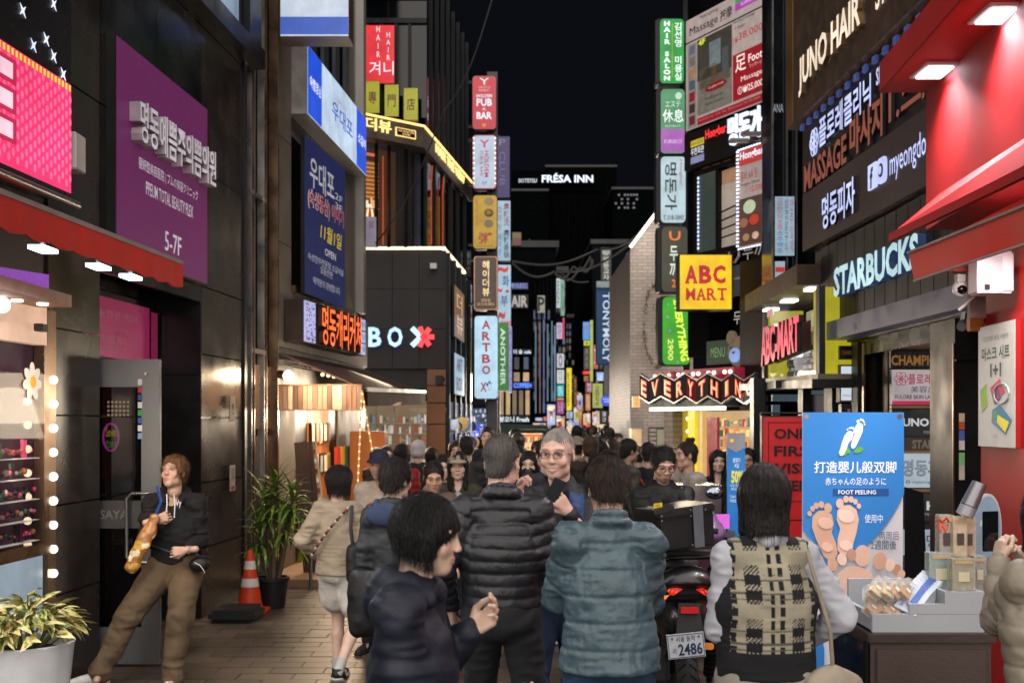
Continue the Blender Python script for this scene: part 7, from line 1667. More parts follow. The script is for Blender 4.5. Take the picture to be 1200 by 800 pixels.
MB().lathe((pc.x,6.3,.585),[(.235,0),(.235,.01)],20).build('soil',mat('soil','1c140e',rough=.95),pl)
r7 = random.Random(9); stem = MB()
for k in range(230):
 a = r7.uniform(0,math.tau); rr = .27 * math.sqrt(r7.random()); hgt = .66 + (.24 * (1 - (rr / .30) ** 2)) * r7.uniform(.45,1)
 o = bpy.data.objects.new('leaf',lms[r7.randrange(9)]); COL.objects.link(o); o.parent = pl
 o.location = (rr * math.cos(a),rr * math.sin(a),hgt); o.rotation_euler = (r7.uniform(-.7,.7),-r7.uniform(-.1,1.1) + .5 * (rr / .27),a + r7.uniform(-.7,.7)); s_ = r7.uniform(.7,1.25); o.scale = (s_,) * 3
 if k % 5 == 0: stem.tube([(pc.x + rr * .4 * math.cos(a),6.3 + rr * .4 * math.sin(a),.59),(pc.x + rr * math.cos(a),6.3 + rr * math.sin(a),hgt)],.004,4)
stem.build('stem',mat('stem','5a6430',rough=.6),pl)
# ---------------------------------------------------------------- dracaena, cone, kerb base
pd = pt(320,0,11.4); dx,dy = pd.x,11.4
dr_ = thing('potted_plant','leafy green dracaena with cane trunks in a black pot beside the traffic cone','plant',(dx,dy,0))
MB().lathe((dx,dy,0),[(.115,0),(.12,.01),(.150,.27),(.165,.275),(.165,.31),(.145,.31),(.14,.26),(.01,.25)],28).build('pot',mat('black_plastic','1d1e20',rough=.45),dr_,smooth=40)
MB().lathe((dx,dy,.255),[(.138,0),(.138,.01)],16).build('soil',mat('soil','1c140e',rough=.95),dr_)
DL = [leaf_mat('dracaena_leaf','2a4c16','4c7424','7c9434'),leaf_mat('dracaena_leaf2','3a5e1c','64862a','a0a848')]
dls = [leaf_mesh('leaf',rnd.uniform(.30,.44),rnd.uniform(.034,.048),DL[i % 2],bend=rnd.uniform(.7,1.7),n=7) for i in range(8)]
for j,(ox,oy,hh) in enumerate(((-.03,0,.98),(.05,.02,.80),(.02,-.05,1.12),(-.07,.04,.66),(.09,-.02,1.02))):
 tp = Vector((dx + ox * 2.2,dy + oy * 2,hh)); MB().tube([(dx + ox * .6,dy + oy,.25),Vector((dx + ox * 1.4,dy + oy * 1.4,hh * .6)),tp],[.024,.021,.018],8).build('trunk',mat('cane_bark','5a4a34',rough=.8,noise=(20,.4),bump=(60,.6)),dr_,smooth=60)
 for k in range(58):
  a = k * 2.4 + j; o = bpy.data.objects.new('leaf',dls[(k + j) % 8]); COL.objects.link(o); o.parent = dr_
  o.location = (tp.x - dx,tp.y - dy,hh - .12 + .20 * k / 46); o.rotation_euler = (r7.uniform(-.3,.3),.15 - 1.25 * k / 46 + r7.uniform(-.2,.2),a); s_ = r7.uniform(.6,1.0); o.scale = (s_,s_,s_)
cx_ = pt(293,0,11.15); cn = thing('traffic_cone','orange traffic cone with two white bands beside the black pot','cone',(cx_.x,11.15,0))
ORG = mat('cone_orange','c03a12',rough=.5,noise=(6,.2));
MB().lathe((cx_.x,11.15,0),[(.155,.0),(.15,.03),(.125,.035),(.030,.60),(.022,.60)],24).build('cone_body',ORG,cn,smooth=40)
for z0,z1 in ((.25,.33),(.42,.50)):
 rf = lambda z: .125 - (.095) * (z - .035) / .565 + .002
 MB().lathe((cx_.x,11.15,0),[(rf(z0),z0),(rf(z1),z1)],24).build('white_band',mat('reflective_white','c8c4bc',rough=.4),cn,smooth=40)
MB().bb(cx_.x - .18,cx_.x + .18,10.97,11.33,0,.03).build('cone_foot',ORG,cn,bevel=.008)
kb = thing('rubber_weight','low black rubber weight base on the paving by the granite pillar','base',(pt(272,0,10.6).x,10.6,0)); MB().bb(pt(247,0,10.6).x,pt(302,0,10.6).x,10.45,10.95,0,.12).build('base',mat('rubber','1a1a1b',rough=.7,bump=(80,.4)),kb,bevel=.04)
# ---------------------------------------------------------------- foot care banner
Yb = 6.8; q = rect(940,483,1058,848,Yb)
bn = thing('foot_banner','tall blue and white foot peeling banner with baby feet picture','banner',((q[2] + q[3]) / 2))
bu = lambda x,y: ((x - 940) / 118,(y - 483) / 365)
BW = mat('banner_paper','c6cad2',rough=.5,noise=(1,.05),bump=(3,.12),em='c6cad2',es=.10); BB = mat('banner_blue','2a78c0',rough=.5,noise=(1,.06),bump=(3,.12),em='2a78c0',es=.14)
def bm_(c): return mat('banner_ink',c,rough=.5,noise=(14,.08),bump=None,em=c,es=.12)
mbx = MB(); NX,NY = 10,30
for j in range(NY + 1):
 for i in range(NX + 1):
  u,v = i / NX,j / NY; p_ = bil(q,u,v); p_.y += .012 * math.sin(u * 5 + v * 3) * v; mbx.v.append(tuple(p_))
for j in range(NY):
 for i in range(NX): mbx.f.append((j * (NX + 1) + i,(j + 1) * (NX + 1) + i,(j + 1) * (NX + 1) + i + 1,j * (NX + 1) + i + 1)); mbx.mi.append(0)
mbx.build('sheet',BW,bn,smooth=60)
qb = [p + Vector((0,-.016,0)) for p in q]
# blue field: closed by a shallow arc
arc = [bu(940 + 118 * k / 16,0)[0] for k in range(17)]
ed = [(u,(112 + 52 * math.sin(math.pi * min(1,max(0,(u * .9 + .08)))) ** .8 - 30 * u * u + 8) / 365) for u in arc]
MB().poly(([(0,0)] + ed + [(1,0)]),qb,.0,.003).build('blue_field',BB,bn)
MB().poly([bu(940,692),bu(950,700),bu(958,722),bu(965,760),bu(965,848),bu(940,848)][::-1],qb,.0,.003).build('blue_wave',BB,bn)
MB().poly([bu(940,655),bu(958,640),bu(975,668),bu(952,668),bu(940,676)],qb,.0,.003).build('blue_wave',BB,bn)
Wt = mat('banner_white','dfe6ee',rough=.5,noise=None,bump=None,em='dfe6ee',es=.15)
def btext(s_,x0,y0,x1,y1,m,**k): a,b = bu(x0,y0),bu(x1,y1); letters(s_,qb,(a[0],a[1],b[0],b[1]),m,bn,off=k.pop('off',.006),**k)
btext('打造婴儿般双脚',953,540,1049,554,Wt,bold=.035); btext('赤ちゃんの足のように',966,559,1037,568,Wt,bold=.015)
a,b = bu(975,572),bu(1040,580); MB().slab(sub(qb,a[0],a[1],b[0],b[1],.006),.002).build('blue_strip',bm_('1c4a88'),bn); btext('FOOT PEELING',981,573.5,1025,578.5,Wt,bold=.03,off=.010)
btext('使用中',1012,602,1033,612,Wt,bold=.0); btext('两周后',1029,622,1052,632,bm_('46586e')); btext('2週間後',1019,632,1049,643,bm_('30465e'),bold=.01)
def bpoly(pts_,name,m,off=.006,d=.002): return MB().poly([bu(*p) for p in pts_],qb,off,d).build(name,m,bn)
def ellp(cx,cy,rx,ry,ang=0,n=14):
 ca,sa = math.cos(ang),math.sin(ang); return [(cx + rx * math.cos(t) * ca - ry * math.sin(t) * sa,cy + rx * math.cos(t) * sa + ry * math.sin(t) * ca) for t in [i * math.tau / n for i in range(n)]]
def footshape(cx,cy,L,W,ang,m,off,toes=True,sgn=1):
 ca,sa = math.cos(ang),math.sin(ang)
 T = lambda x,y: (cx + x * ca - y * sa,cy + x * sa + y * ca)
 out = [T(sgn * W * w_,L * l_) for w_,l_ in ((-.38,-.30),(-.2,-.40),(.1,-.42),(.36,-.34),(.48,-.15),(.42,.1),(.33,.3),(.28,.46),(.1,.56),(-.12,.56),(-.28,.46),(-.30,.25),(-.22,.05),(-.38,-.12))]
 bpoly(out,'foot_print',m,off)
 if toes:
  for k,(tx,ty,tr) in enumerate(((-.30,-.44,.15),(-.07,-.53,.11),(.13,-.53,.10),(.30,-.49,.09),(.45,-.41,.085))):
   c_ = T(sgn * W * tx,L * ty); bpoly(ellp(c_[0],c_[1],W * tr,W * tr * 1.25,ang),'toe_print',m,off + .0008 * (k % 2 + 1))
SKb = [bm_('c79f88'),bm_('d6b29e'),bm_('b98f78'),bm_('e2c6b6')]
footshape(991,517,32,11,.42,Wt,.006,sgn=-1); footshape(1003,508,32,11,.30,Wt,.007,sgn=1)
for x_,y_,rx,ry,an in ((990,527,6,3,.5),(1005,527,6,3,-.4),(986,531,5,2.4,.1)): bpoly(ellp(x_,y_,rx,ry,an),'leaf_print',bm_('5aa03a'),.0055)
footshape(966,622,60,30,-.22,SKb[0],.008,sgn=-1); footshape(990,616,60,30,.06,SKb[1],.009,sgn=1)
footshape(999,700,90,54,.05,SKb[1],.011,sgn=1,toes=False); footshape(1046,712,84,52,.25,SKb[0],.012,toes=False)
for k,(x_,y_,r_) in enumerate(((974,660,7.5),(985,654,7),(996,649,7),(1009,650,12),(1029,656,10),(1041,661,7),(1049,666,6),(1054,672,5.5),(968,668,6))): bpoly(ellp(x_,y_,r_ * .8,r_ * 1.05,.1 * (k - 3)),'toe_print',SKb[(k * 3) % 4],.014 + .001 * (k % 3))
for k,(x_,y_,r_) in enumerate(((968,640,7),(990,638,8),(966,612,9),(990,604,10),(1000,690,16),(1040,700,13))): bpoly(ellp(x_,y_,r_,r_ * .75,.3),'sole_print',SKb[3 if k % 2 else 1],.0125 if y_ < 650 else .0165)
for x_ in (944,1053):
 MB().tube([pt(x_,488,Yb) + Vector((0,-.02,0)),pt(x_,488,Yb)],.016,12).build('grommet',STEEL,bn)
xl_,xr_ = q[0].x,q[1].x
for x_ in (xl_ + .02,xr_ - .02): MB().tube([(x_,Yb + .03,0.02),(x_,Yb + .03,q[0].z - .02)],.010,8).build('pole',STEEL,bn)
for z in (.05,q[0].z - .03): MB().tube([(xl_ + .02,Yb + .03,z),(xr_ - .02,Yb + .03,z)],.010,8).build('cross_bar',STEEL,bn)
MB().bb(xl_ - .02,xr_ + .02,Yb - .15,Yb + .25,0,.03).build('foot_plate',DMET,bn,bevel=.01)
t = thing('easel_board','black folded board standing behind the foot banner at its right','board',pt(1068,690,7.6)); MB().add([pt(1060,570,7.6),pt(1082,577,7.8),Vector((pt(1092,0,7.8).x,7.8,0)),Vector((pt(1060,0,7.6).x,7.6,0)),pt(1060,570,7.65),pt(1082,577,7.85),Vector((pt(1092,0,7.85).x,7.85,0)),Vector((pt(1060,0,7.65).x,7.65,0))],[(0,3,2,1),(4,5,6,7),(0,1,5,4),(1,2,6,5),(2,3,7,6),(3,0,4,7)]).build('board',mat('slate_board','16191c',rough=.4),t)
# red event sign
q = rect(893,487,962,610,9.6)
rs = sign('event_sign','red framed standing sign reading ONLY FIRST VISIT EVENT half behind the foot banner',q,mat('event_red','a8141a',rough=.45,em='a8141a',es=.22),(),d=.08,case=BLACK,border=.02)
for a_ in ((.10,.06,.96,.066),(.10,.06,.112,.82),(.10,.81,.96,.816)): MB().slab(sub(q,*a_,.01),.003).build('frame_line',ink('200406'),rs)
BK = ink('100406')
for k,s_ in enumerate(('ONLY','FIRST','VISIT','EVENT')): letters(s_,q,(.20,.12 + k * .165,(.93,.98,.92,.99)[k],.22 + k * .165),BK,rs,bold=.05,off=.014)
MB().bb(q[0].x,q[1].x,9.6,9.68,0,q[3].z).build('lower_panel',mat('event_red','a8141a',rough=.45,em='a8141a',es=.22),rs)
t = thing('sign_gantry','thin black metal frame standing over the red event sign','frame',pt(890,640,9.8));
for x_ in (892,941): MB().tube([Vector((pt(x_,0,9.8).x,9.8,0)),pt(x_,484,9.8)],.010,6).build('upright',BLACK,t)
MB().tube([pt(892,484,9.8),pt(941,484,9.8)],.010,6).build('top_bar',BLACK,t)
# ---------------------------------------------------------------- perfume table
cb = thing('product_cabinet','brown display cabinet with dark glass side at the lower right','cabinet',(1.9,5.4,0))
CBM = mat('cabinet_brown','4a3c38',rough=.45,noise=(2,.12));
MB().bb(1.616,2.16,5.13,5.68,.05,.86).build('carcass',CBM,cb); MB().bb(1.60,2.18,5.11,5.70,.86,.90).build('top_board',mat('cabinet_top','3c302c',rough=.4),cb,bevel=.004)
MB().bb(1.640,2.136,5.115,5.13,.10,.83).build('front_panel',CBM,cb,bevel=.003); MB().bb(1.600,1.616,5.17,5.64,.08,.84).build('side_glass',mat('cabinet_glass','1c2a3c',rough=.08,noise=(3,.5),bump=None),cb)
for y_ in (5.14,5.66): MB().bb(1.592,1.602,y_ - .02,y_ + .02,.05,.86).build('side_frame',DMET,cb)
for x_ in (1.65,2.12):
 for y_ in (5.17,5.64): MB().bb(x_ - .02,x_ + .02,y_ - .02,y_ + .02,0,.05).build('foot',DMET,cb)
tr = thing('display_tray','stepped pale grey tray standing on the brown cabinet','tray',(1.85,5.3,.90)); TG = mat('tray_grey','a4a8ae',rough=.35,noise=(2,.06),bump=None)
MB().bb(1.63,2.14,5.15,5.17,.90,.985).build('tray_front',TG,tr,bevel=.003)
MB().add([(1.80,5.15,.985),(2.14,5.15,.985),(2.14,5.17,.985),(1.80,5.17,.985),(1.80,5.15,1.03),(2.14,5.15,1.03),(2.14,5.17,1.03),(1.80,5.17,1.03)],[(0,3,2,1),(4,5,6,7),(0,1,5,4),(1,2,6,5),(2,3,7,6),(3,0,4,7)]).build('tray_front',TG,tr)
MB().bb(1.96,2.14,5.15,5.17,1.03,1.085).build('tray_front',TG,tr); MB().bb(1.63,1.65,5.17,5.60,.90,.985).build('tray_side',TG,tr); MB().bb(2.12,2.14,5.17,5.60,.90,1.085).build('tray_side',TG,tr)
MB().bb(1.63,2.14,5.17,5.60,.90,.91).build('tray_floor',TG,tr); MB().bb(1.80,1.82,5.17,5.60,.91,1.03).build('divider',TG,tr); MB().bb(1.96,1.98,5.17,5.60,.91,1.085).build('divider',TG,tr); MB().bb(1.65,2.12,5.58,5.60,.91,1.085).build('tray_back',TG,tr); MB().bb(1.98,2.12,5.17,5.58,1.06,1.075).build('shelf',TG,tr)
CEL = mat('clear_wrap','e8e4dc',rough=.12,noise=(30,.2),bump=(60,.3),alpha=.30); GLD = mat('amber_liquid','b8782c',rough=.12,noise=(20,.4),bump=None,coat=.5); GLD2 = mat('pale_gold','d0b078',rough=.15,noise=(20,.4),bump=None,coat=.5); SIL = mat('silver_cap','b8b4b0',rough=.25,metal=.9)
r8 = random.Random(4)
def perfume(x,y,z,rx,ry,rz,lab,sc3=1.25):
 t = thing('perfume_box',lab,'box',(x,y,z)); R = Matrix.Rotation(rz,3,'Z') @ Matrix.Rotation(ry,3,'Y') @ Matrix.Rotation(rx,3,'X'); c = Vector((x,y,z))
 MB().box(c,(.052 * sc3,.03 * sc3,.085 * sc3),R).build('clear_box',CEL,t)
 MB().box(c - R @ Vector((0,0,.014 * sc3)),(.040 * sc3,.020 * sc3,.048 * sc3),R).build('bottle',[GLD,GLD2][r8.randrange(2)],t,bevel=.003); MB().box(c + R @ Vector((0,0,.020 * sc3)),(.016 * sc3,.014 * sc3,.02 * sc3),R).build('cap',SIL,t,bevel=.002)
 MB().box(c + R @ Vector((0,-.0165 * sc3,-.01 * sc3)),(.02 * sc3,.001,.012 * sc3),R).build('label',ink('d8ccb0'),t)
nm = ['wrapped','tilted','glinting','fallen','leaning','topmost','lowest','rearmost','foremost']
for k in range(12):
 u = k % 4; v = k // 4
 perfume(1.655 + u * .044 + .012 * v,5.235 + .05 * (v % 2) + r8.uniform(-.01,.01),1.0 + v * .045 - u * .003,-.9 + r8.uniform(-.2,.2),.75 + r8.uniform(-.25,.25),r8.uniform(-.3,.3),
   'clear boxed gold perfume in the slanted heap, ' + ['bottom','middle','top'][v] + ' layer, ' + ['first','second','third','fourth'][u] + ' from the left')
for k in range(6):
 x_,y_,z_ = 1.835 + k * .020,5.21 + k * .018,1.04 + k * .008; R = Matrix.Rotation(-.25,3,'Z') @ Matrix.Rotation(-.75 + k * .03,3,'X') @ Matrix.Rotation(.55 - k * .03,3,'Y')
 t = thing('brochure_pack','white and blue boxed foot mask in the leaning stack, ' + ['front','second','third','fourth','fifth','rear'][k] + ' one','box',(x_,y_,z_)); c = Vector((x_,y_,z_))
 MB().box(c,(.105,.010,.155),R).build('carton',mat('carton_white','b4bcca',rough=.3,noise=None,coat=.3),t,bevel=.001); MB().box(c + R @ Vector((.012,-.0062,.02)),(.030,.001,.14),R).build('blue_stripe',ink('3058a8',.3),t); MB().box(c + R @ Vector((-.028,-.0062,.0)),(.014,.001,.12),R).build('text_column',ink('7a8ac0',.3),t)
 MB().box(c + R @ Vector((.04,-.0062,-.04)),(.012,.001,.06),R).build('fine_print',ink('8a90a0',.3),t)
# standing boxes at the right of the tray
for k,(px0,px1,py0,py1,Y,m1,lb) in enumerate(((1101,1117,604,654,5.35,mat('tall_box','8a7a6c',rough=.2,noise=(40,.6),bump=None,coat=.5),'tall clear pack with orange ribbon, left of the bottles'),(1117,1133,606,652,5.33,GLD2,'tall gold bottle, left one of the pair'),(1127,1143,607,652,5.37,GLD,'tall gold bottle, right one of the pair'),
      (1089,1116,648,692,5.30,mat('teal_box','5f8f90',rough=.2,noise=(40,.5),bump=None,coat=.5),'teal and grey perfume carton at the left of the lower row'),(1116,1142,655,692,5.22,mat('olive_box','7a7424',rough=.2,noise=(40,.5),bump=None,coat=.5),'olive yellow perfume carton in the middle of the lower row'),(1141,1155,652,690,5.3,mat('patterned_box','6c6c60',rough=.25,noise=(60,.8),bump=None,coat=.4),'patterned grey carton at the right end of the lower row'))):
 q = rect(px0,py0,px1,py1,Y); t = thing('perfume_box',lb,'box',q[3]); MB().slab(q,.05).build('carton',m1,t,bevel=.003)
 MB().slab([p + (q[0] + q[2] - p * 2) * -.02 + Vector((0,-.004,0)) for p in q],.058).build('clear_sleeve',CEL,t); MB().slab(sub(q,.1,.05,.9,.14,.008),.002).build('gold_edge',ink('c0a070',.3),t)
 MB().slab(sub(q,.25,.4,.75,.7,.008),.002).build('label',ink('4a3a30' if k < 3 else 'c8c0a0',.4),t)
rb = thing('orange_ribbon','orange ribbon bow tied on the tall clear pack','ribbon',pt(1103,612,5.28))
for dx_,dz_ in ((-.03,.01),(.03,.015),(-.02,-.03),(.025,-.03)): MB().tube([pt(1104,612,5.27),pt(1104,612,5.26) + Vector((dx_ * .6,-.01,dz_ * 1.5)),pt(1104,612,5.27) + Vector((dx_,0,dz_ * .3))],.006,5).build('loop',mat('orange_satin','c8481c',rough=.3),rb)
a,b = pt(1130,604,5.3),pt(1148,566,5.3); t = thing('display_bottle','oversized tilted silver capped bottle above the gold perfumes','bottle',a); MB().tube([a,a.lerp(b,.28)],.040,20).build('glass_body',mat('bottle_glass','8a8890',rough=.15,coat=.5),t,smooth=40); MB().tube([a.lerp(b,.30),b],[.040,.034],20).build('cap',mat('brushed_cap','86848a',rough=.3,metal=.6),t,smooth=40)
# oval sign
t = thing('oval_sign','pale blue oval display panel with white rim standing behind the perfumes','sign',pt(1150,692,5.45)); q = rect(1132,578,1176,696,5.5)
sh_ = Vector((.05,0,0)); q = [q[0] + sh_ * .6,q[1] + sh_ * .1,q[2] - sh_ * .6,q[3] - sh_ * .1]
P_ = [(.5 + .5 * math.cos(a) * (1 - .12 * math.sin(a)),.5 + .5 * math.sin(a)) for a in [i * math.tau / 32 for i in range(32)]]
MB().poly(P_,q,-.02,.02).build('rim',WHT,t); MB().poly([(.5 + (u - .5) * .92,.5 + (v - .5) * .95) for u,v in P_],q,.0,.004).build('panel',mat('oval_blue','7e96a8',rough=.25,em='7e96a8',es=.18),t); letters('Perfume\nBeauty Bar',q,(.3,.18,.8,.34),Wt,t,off=.008)
MB().bar((q[3] + q[2]) / 2 + Vector((0,.02,.05)),Vector(((q[3] + q[2]).x / 2,5.52,.90)),.03).build('stand',STEEL,t)
# ---------------------------------------------------------------- motor scooter seen from behind
bx,by = pt(806,0,6.55).x,6.55
mo = thing('motor_scooter','black delivery scooter with top box and lit tail lamps parked tail towards us','motorcycle',(bx,by,0))
BKP = mat('scooter_black','121315',rough=.3,coat=.3,noise=(4,.2),bump=None); BKM = mat('scooter_matt','1a1b1d',rough=.6,bump=(120,.2)); RUB = mat('tyre_rubber','121212',rough=.75,bump=(90,.5))
def V(x,y,z): return Vector((bx + x,by + y,z))
def wheel(y,r,w):
 mb = MB(); n = 32
 for k in range(n):
  a = math.tau * k / n
  for rr,xx in ((r * .80,-w / 2),(r * .93,-w / 2),(r * .99,-w * .28),(r,0),(r * .99,w * .28),(r * .93,w / 2),(r * .80,w / 2)): mb.v.append(tuple(V(xx,y + rr * math.cos(a),r + rr * math.sin(a))))
 for k in range(n):
  for j in range(6): a0 = k * 7 + j; b0 = ((k + 1) % n) * 7 + j; mb.f.append((a0,b0,b0 + 1,a0 + 1)); mb.mi.append(0)
 o = mb.build('tyre',RUB,mo,smooth=50)
 tr_ = MB()
 for k in range(30):
  a = math.tau * k / 30
  for sx in (-1,1): tr_.bar(V(sx * w * .10,y + r * 1.003 * math.cos(a),r + r * 1.003 * math.sin(a)),V(sx * w * .42,y + r * .975 * math.cos(a + .12),r + r * .975 * math.sin(a + .12)),.010,.006)
 tr_.build('tread',RUB,o)['kind'] = 'stuff'
 wh = MB().tube([V(-w * .3,y,r),V(w * .3,y,r)],r * .22,14).build('hub',STEEL,mo,smooth=40)
 for k in range(5): a = math.tau * k / 5; MB().bar(V(0,y,r),V(0,y + r * .8 * math.cos(a),r + r * .8 * math.sin(a)),.035,.05).build('spoke',DMET,wh)
wheel(.25,.29,.13); wheel(1.45,.29,.11)
MB().box(V(0,.9,.22),(.30,.9,.16)).build('floorboard',BKM,mo,bevel=.03)
# tail body
f = Field((-.3,-.15,.2),(.3,1.2,1.25),.014)
f.cap((0,.02,.92),(0,.55,.82),.11,.17,k=.05,sq=(1.5,1)); f.ell((0,.45,.68),(.17,.42,.20),k=.06); f.cap((-.12,.02,.88),(.12,.02,.88),.07,k=.05); f.cap((0,1.2,.55),(0,1.1,1.0),.14,.10,k=.06); f.ell((0,1.15,.98),(.20,.12,.14),k=.05); f.ell((0,.5,.93),(.14,.4,.06),k=.03)
v_,fc_ = f.mesh(); mesh_obj('bodywork',[(smoothv(v_,fc_,1),fc_)],BKP,mo)
f = Field((-.2,-.1,.8),(.2,1.0,1.1),.014); f.cap((0,.3,.97),(0,.85,.93),.10,.09,k=.03,sq=(1.25,.6)); v_,fc_ = f.mesh(); mesh_obj('saddle',[(v_,fc_)],mat('saddle_vinyl','17171a',rough=.5,bump=(200,.3)),mo)
TLM = lit('ff3a28',1.5,name='tail_lamp'); AMB = lit('ff8a20',.9,light=False)
for sx in (-1,1):
 a_,b_,c_,d_ = V(sx * .04,-.062,.90),V(sx * .165,-.035,.935),V(sx * .175,-.02,.87),V(sx * .09,-.058,.865)
 qd = [a_,b_,c_,d_] if sx > 0 else [b_,a_,d_,c_]
 lm_ = MB().slab(qd,.03).build('tail_lamp',mat('lamp_red','5a0c0a',rough=.2,em='c02818',es=.9),mo)
 for k in range(5): p0 = a_.lerp(b_,.1 + k * .2) - Vector((0,.006,0)); p1 = d_.lerp(c_,.1 + k * .2) - Vector((0,.006,0)); MB().bar(p0.lerp(p1,.35),p0.lerp(p1,.6),.015,.006).build('led',TLM,lm_)
 qd2 = [d_ + Vector((sx * .03,0,-.004)),c_ + Vector((0,0,-.004)),c_ + Vector((-sx * .01,.01,-.04)),d_ + Vector((sx * .05,.01,-.03))]
 MB().slab(qd2 if sx > 0 else [qd2[1],qd2[0],qd2[3],qd2[2]],.02).build('indicator',AMB,mo)
 MB().tube([V(sx * .17,.15,.62),V(sx * .17,.28,.30)],.018,8).build('shock_absorber',DMET,mo)
 for k in range(9): MB().tube([V(sx * .17,.15 + .013 * k,.60 - .03 * k),V(sx * .17,.156 + .013 * k,.588 - .03 * k)],.040,12).build('spring_coil',mat('spring_steel','3a3c40',rough=.35,metal=.8),mo)
MB().slab([V(-.05,-.075,.80),V(.05,-.075,.80),V(.05,-.075,.765),V(-.05,-.075,.765)],.02).build('reflector',mat('red_reflector','a01418',rough=.2,em='a01418',es=.35),mo)
# mudguard and number plate
MB().add([V(-.06,-.05,.82),V(.06,-.05,.82),V(.09,-.10,.52),V(-.09,-.10,.52),V(-.06,-.03,.82),V(.06,-.03,.82),V(.09,-.08,.52),V(-.09,-.08,.52)],[(0,1,2,3),(7,6,5,4),(0,4,5,1),(1,5,6,2),(2,6,7,3),(3,7,4,0)]).build('mudguard',BKM,mo)
zq = zat(756,6.42); c_ = pt(804,756,6.42); rr = Matrix.Rotation(-.10,3,'Y')
npq = [c_ + rr @ Vector((sx * .105,0,sz * .070)) for sx,sz in ((-1,1),(1,1),(1,-1),(-1,-1))]
npl = MB().slab(npq,.006).build('number_plate',mat('plate_white','b4b8be',rough=.35,noise=None,em='b4b8be',es=.08),mo)
PBL = ink('1c2c54'); letters('서울 동작',npq,(.24,.10,.76,.32),PBL,npl,bold=.01,off=.005); letters('라',npq,(.13,.55,.24,.80),PBL,npl,off=.005); letters('2486',npq,(.28,.40,.93,.88),PBL,npl,bold=.035,off=.005)
for a_ in ((.02,.03,.98,.055),(.02,.945,.98,.97),(.02,.03,.035,.97),(.965,.03,.98,.97)): MB().slab(sub(npq,*a_,.004),.002).build('plate_border',PBL,npl)
for sx in (.14,.86): MB().poly([(sx + .03 * math.cos(a),.16 + .045 * math.sin(a)) for a in [i * math.tau / 10 for i in range(10)]],npq,.004,.004).build('bolt',STEEL,npl)
MB().tube([V(.10,.08,.55),V(.14,.02,.56)],.02,10).build('orange_reflector',lit('d87818',.6,light=False),mo)
MB().tube([V(-.20,.05,.50),V(-.17,.55,.36)],[.055,.035],14).build('exhaust',mat('exhaust','2a2a2c',rough=.35,metal=.7),mo,smooth=40)
MB().box(V(-.17,.12,.42),(.14,.26,.16)).build('engine_case',BKM,mo,bevel=.03)
MB().tube([V(-.15,.1,.98),V(-.15,.02,1.04),V(-.10,-.02,1.075),V(.12,-.02,1.08),V(.16,.05,1.04),V(.16,.2,.98)],.014,8).build('rack',DMET,mo,smooth=50)
MB().bar(V(-.16,.1,1.085),V(.18,.12,1.09),.10,.03).build('rack_plate',BKM,mo)
MB().tube([V(-.36,1.08,1.12),V(-.1,1.15,1.16),V(.1,1.15,1.16),V(.36,1.08,1.12)],.014,8).build('handlebar',DMET,mo,smooth=50)
for sx in (-1,1):
 MB().tube([V(sx * .37,1.08,1.12),V(sx * .30,1.10,1.13)],.019,8).build('grip',RUB,mo); MB().tube([V(sx * .26,1.12,1.14),V(sx * .33,1.10,1.32)],.007,6).build('mirror_arm',DMET,mo)
 m_ = V(sx * .35,1.09,1.38); MB().ball(m_,.065,10,(1,.25,.7)).build('mirror',BKP,mo,smooth=60); MB().ball(m_ + Vector((0,-.012,0)),.056,10,(1,.2,.65)).build('mirror_glass',mat('mirror_glass','8a94a0',rough=.03,metal=1,noise=None,bump=None),mo,smooth=60)
# windscreen
mb = MB()
for j in range(7):
 for i in range(9): u = i / 8 * 2 - 1; v = j / 6; mb.v.append(tuple(V(u * (.20 - .03 * v),1.25 - .10 * v + .10 * u * u,1.05 + .42 * v * (1 - .10 * u * u)) ))
for j in range(6):
 for i in range(8): mb.f.append((j * 9 + i,j * 9 + i + 1,(j + 1) * 9 + i + 1,(j + 1) * 9 + i)); mb.mi.append(0)
mb.build('windscreen',mat('smoked_screen','20201e',rough=.06,noise=None,bump=None,alpha=.5),mo,smooth=60)
# top box
ya = 6.5; TB = thing('delivery_box','black ribbed aluminium top box with grey strap on the scooter rack','box',pt(805,645,6.6))
a_ = [pt(770,602,6.42),pt(826,592,6.42),pt(826,640,6.42),pt(774,652,6.42)]
q = [pt(771,600,6.42),pt(836,590,6.52),pt(838,638,6.52),pt(775,646,6.42)]
TBM = mat('box_black','161719',rough=.4,metal=.3,noise=(5,.25),bump=(90,.15)); MB().slab(q,.34).build('box_body',TBM,TB,bevel=.01)
MB().slab(sub(q,-.02,-.03,1.02,.16,.012),.36).build('lid',mat('box_lid','1c1d20',rough=.35,metal=.3),TB,bevel=.008)
MB().slab(sub(q,.60,-.03,.78,1.0,.018),.01).build('grey_strap',mat('grey_alu','5f666e',rough=.4,metal=.5),TB)
for u,v in ((.03,.10),(.03,.22),(.55,.05),(.55,.2),(.82,.1),(.95,.2),(.55,.92),(.06,.92)): MB().poly([(u + .014 * math.cos(a),v + .022 * math.sin(a)) for a in [i * math.tau / 10 for i in range(10)]],q,.018,.006).build('rivet',STEEL,TB)
for v in (.18,.95): MB().slab(sub(q,0,v,1,v + .02,.014),.01).build('trim_strip',DMET,TB)
MB().slab([pt(768,598,6.40),pt(790,592,6.40),pt(790,597,6.40),pt(768,604,6.40)],.10).build('lock_lid',BLACK,TB,bevel=.004)
t = sign('yellow_sticker','small yellow sticker label on top of the delivery box',[pt(766,590,6.45),pt(776,588.5,6.45),pt(776,593.5,6.45),pt(766,595.5,6.45)],mat('sticker_yellow','c8a818',rough=.5,em='c8a818',es=.2),[('배달',(.2,.2,.8,.8),ink('302010'))],d=.02,border=0)
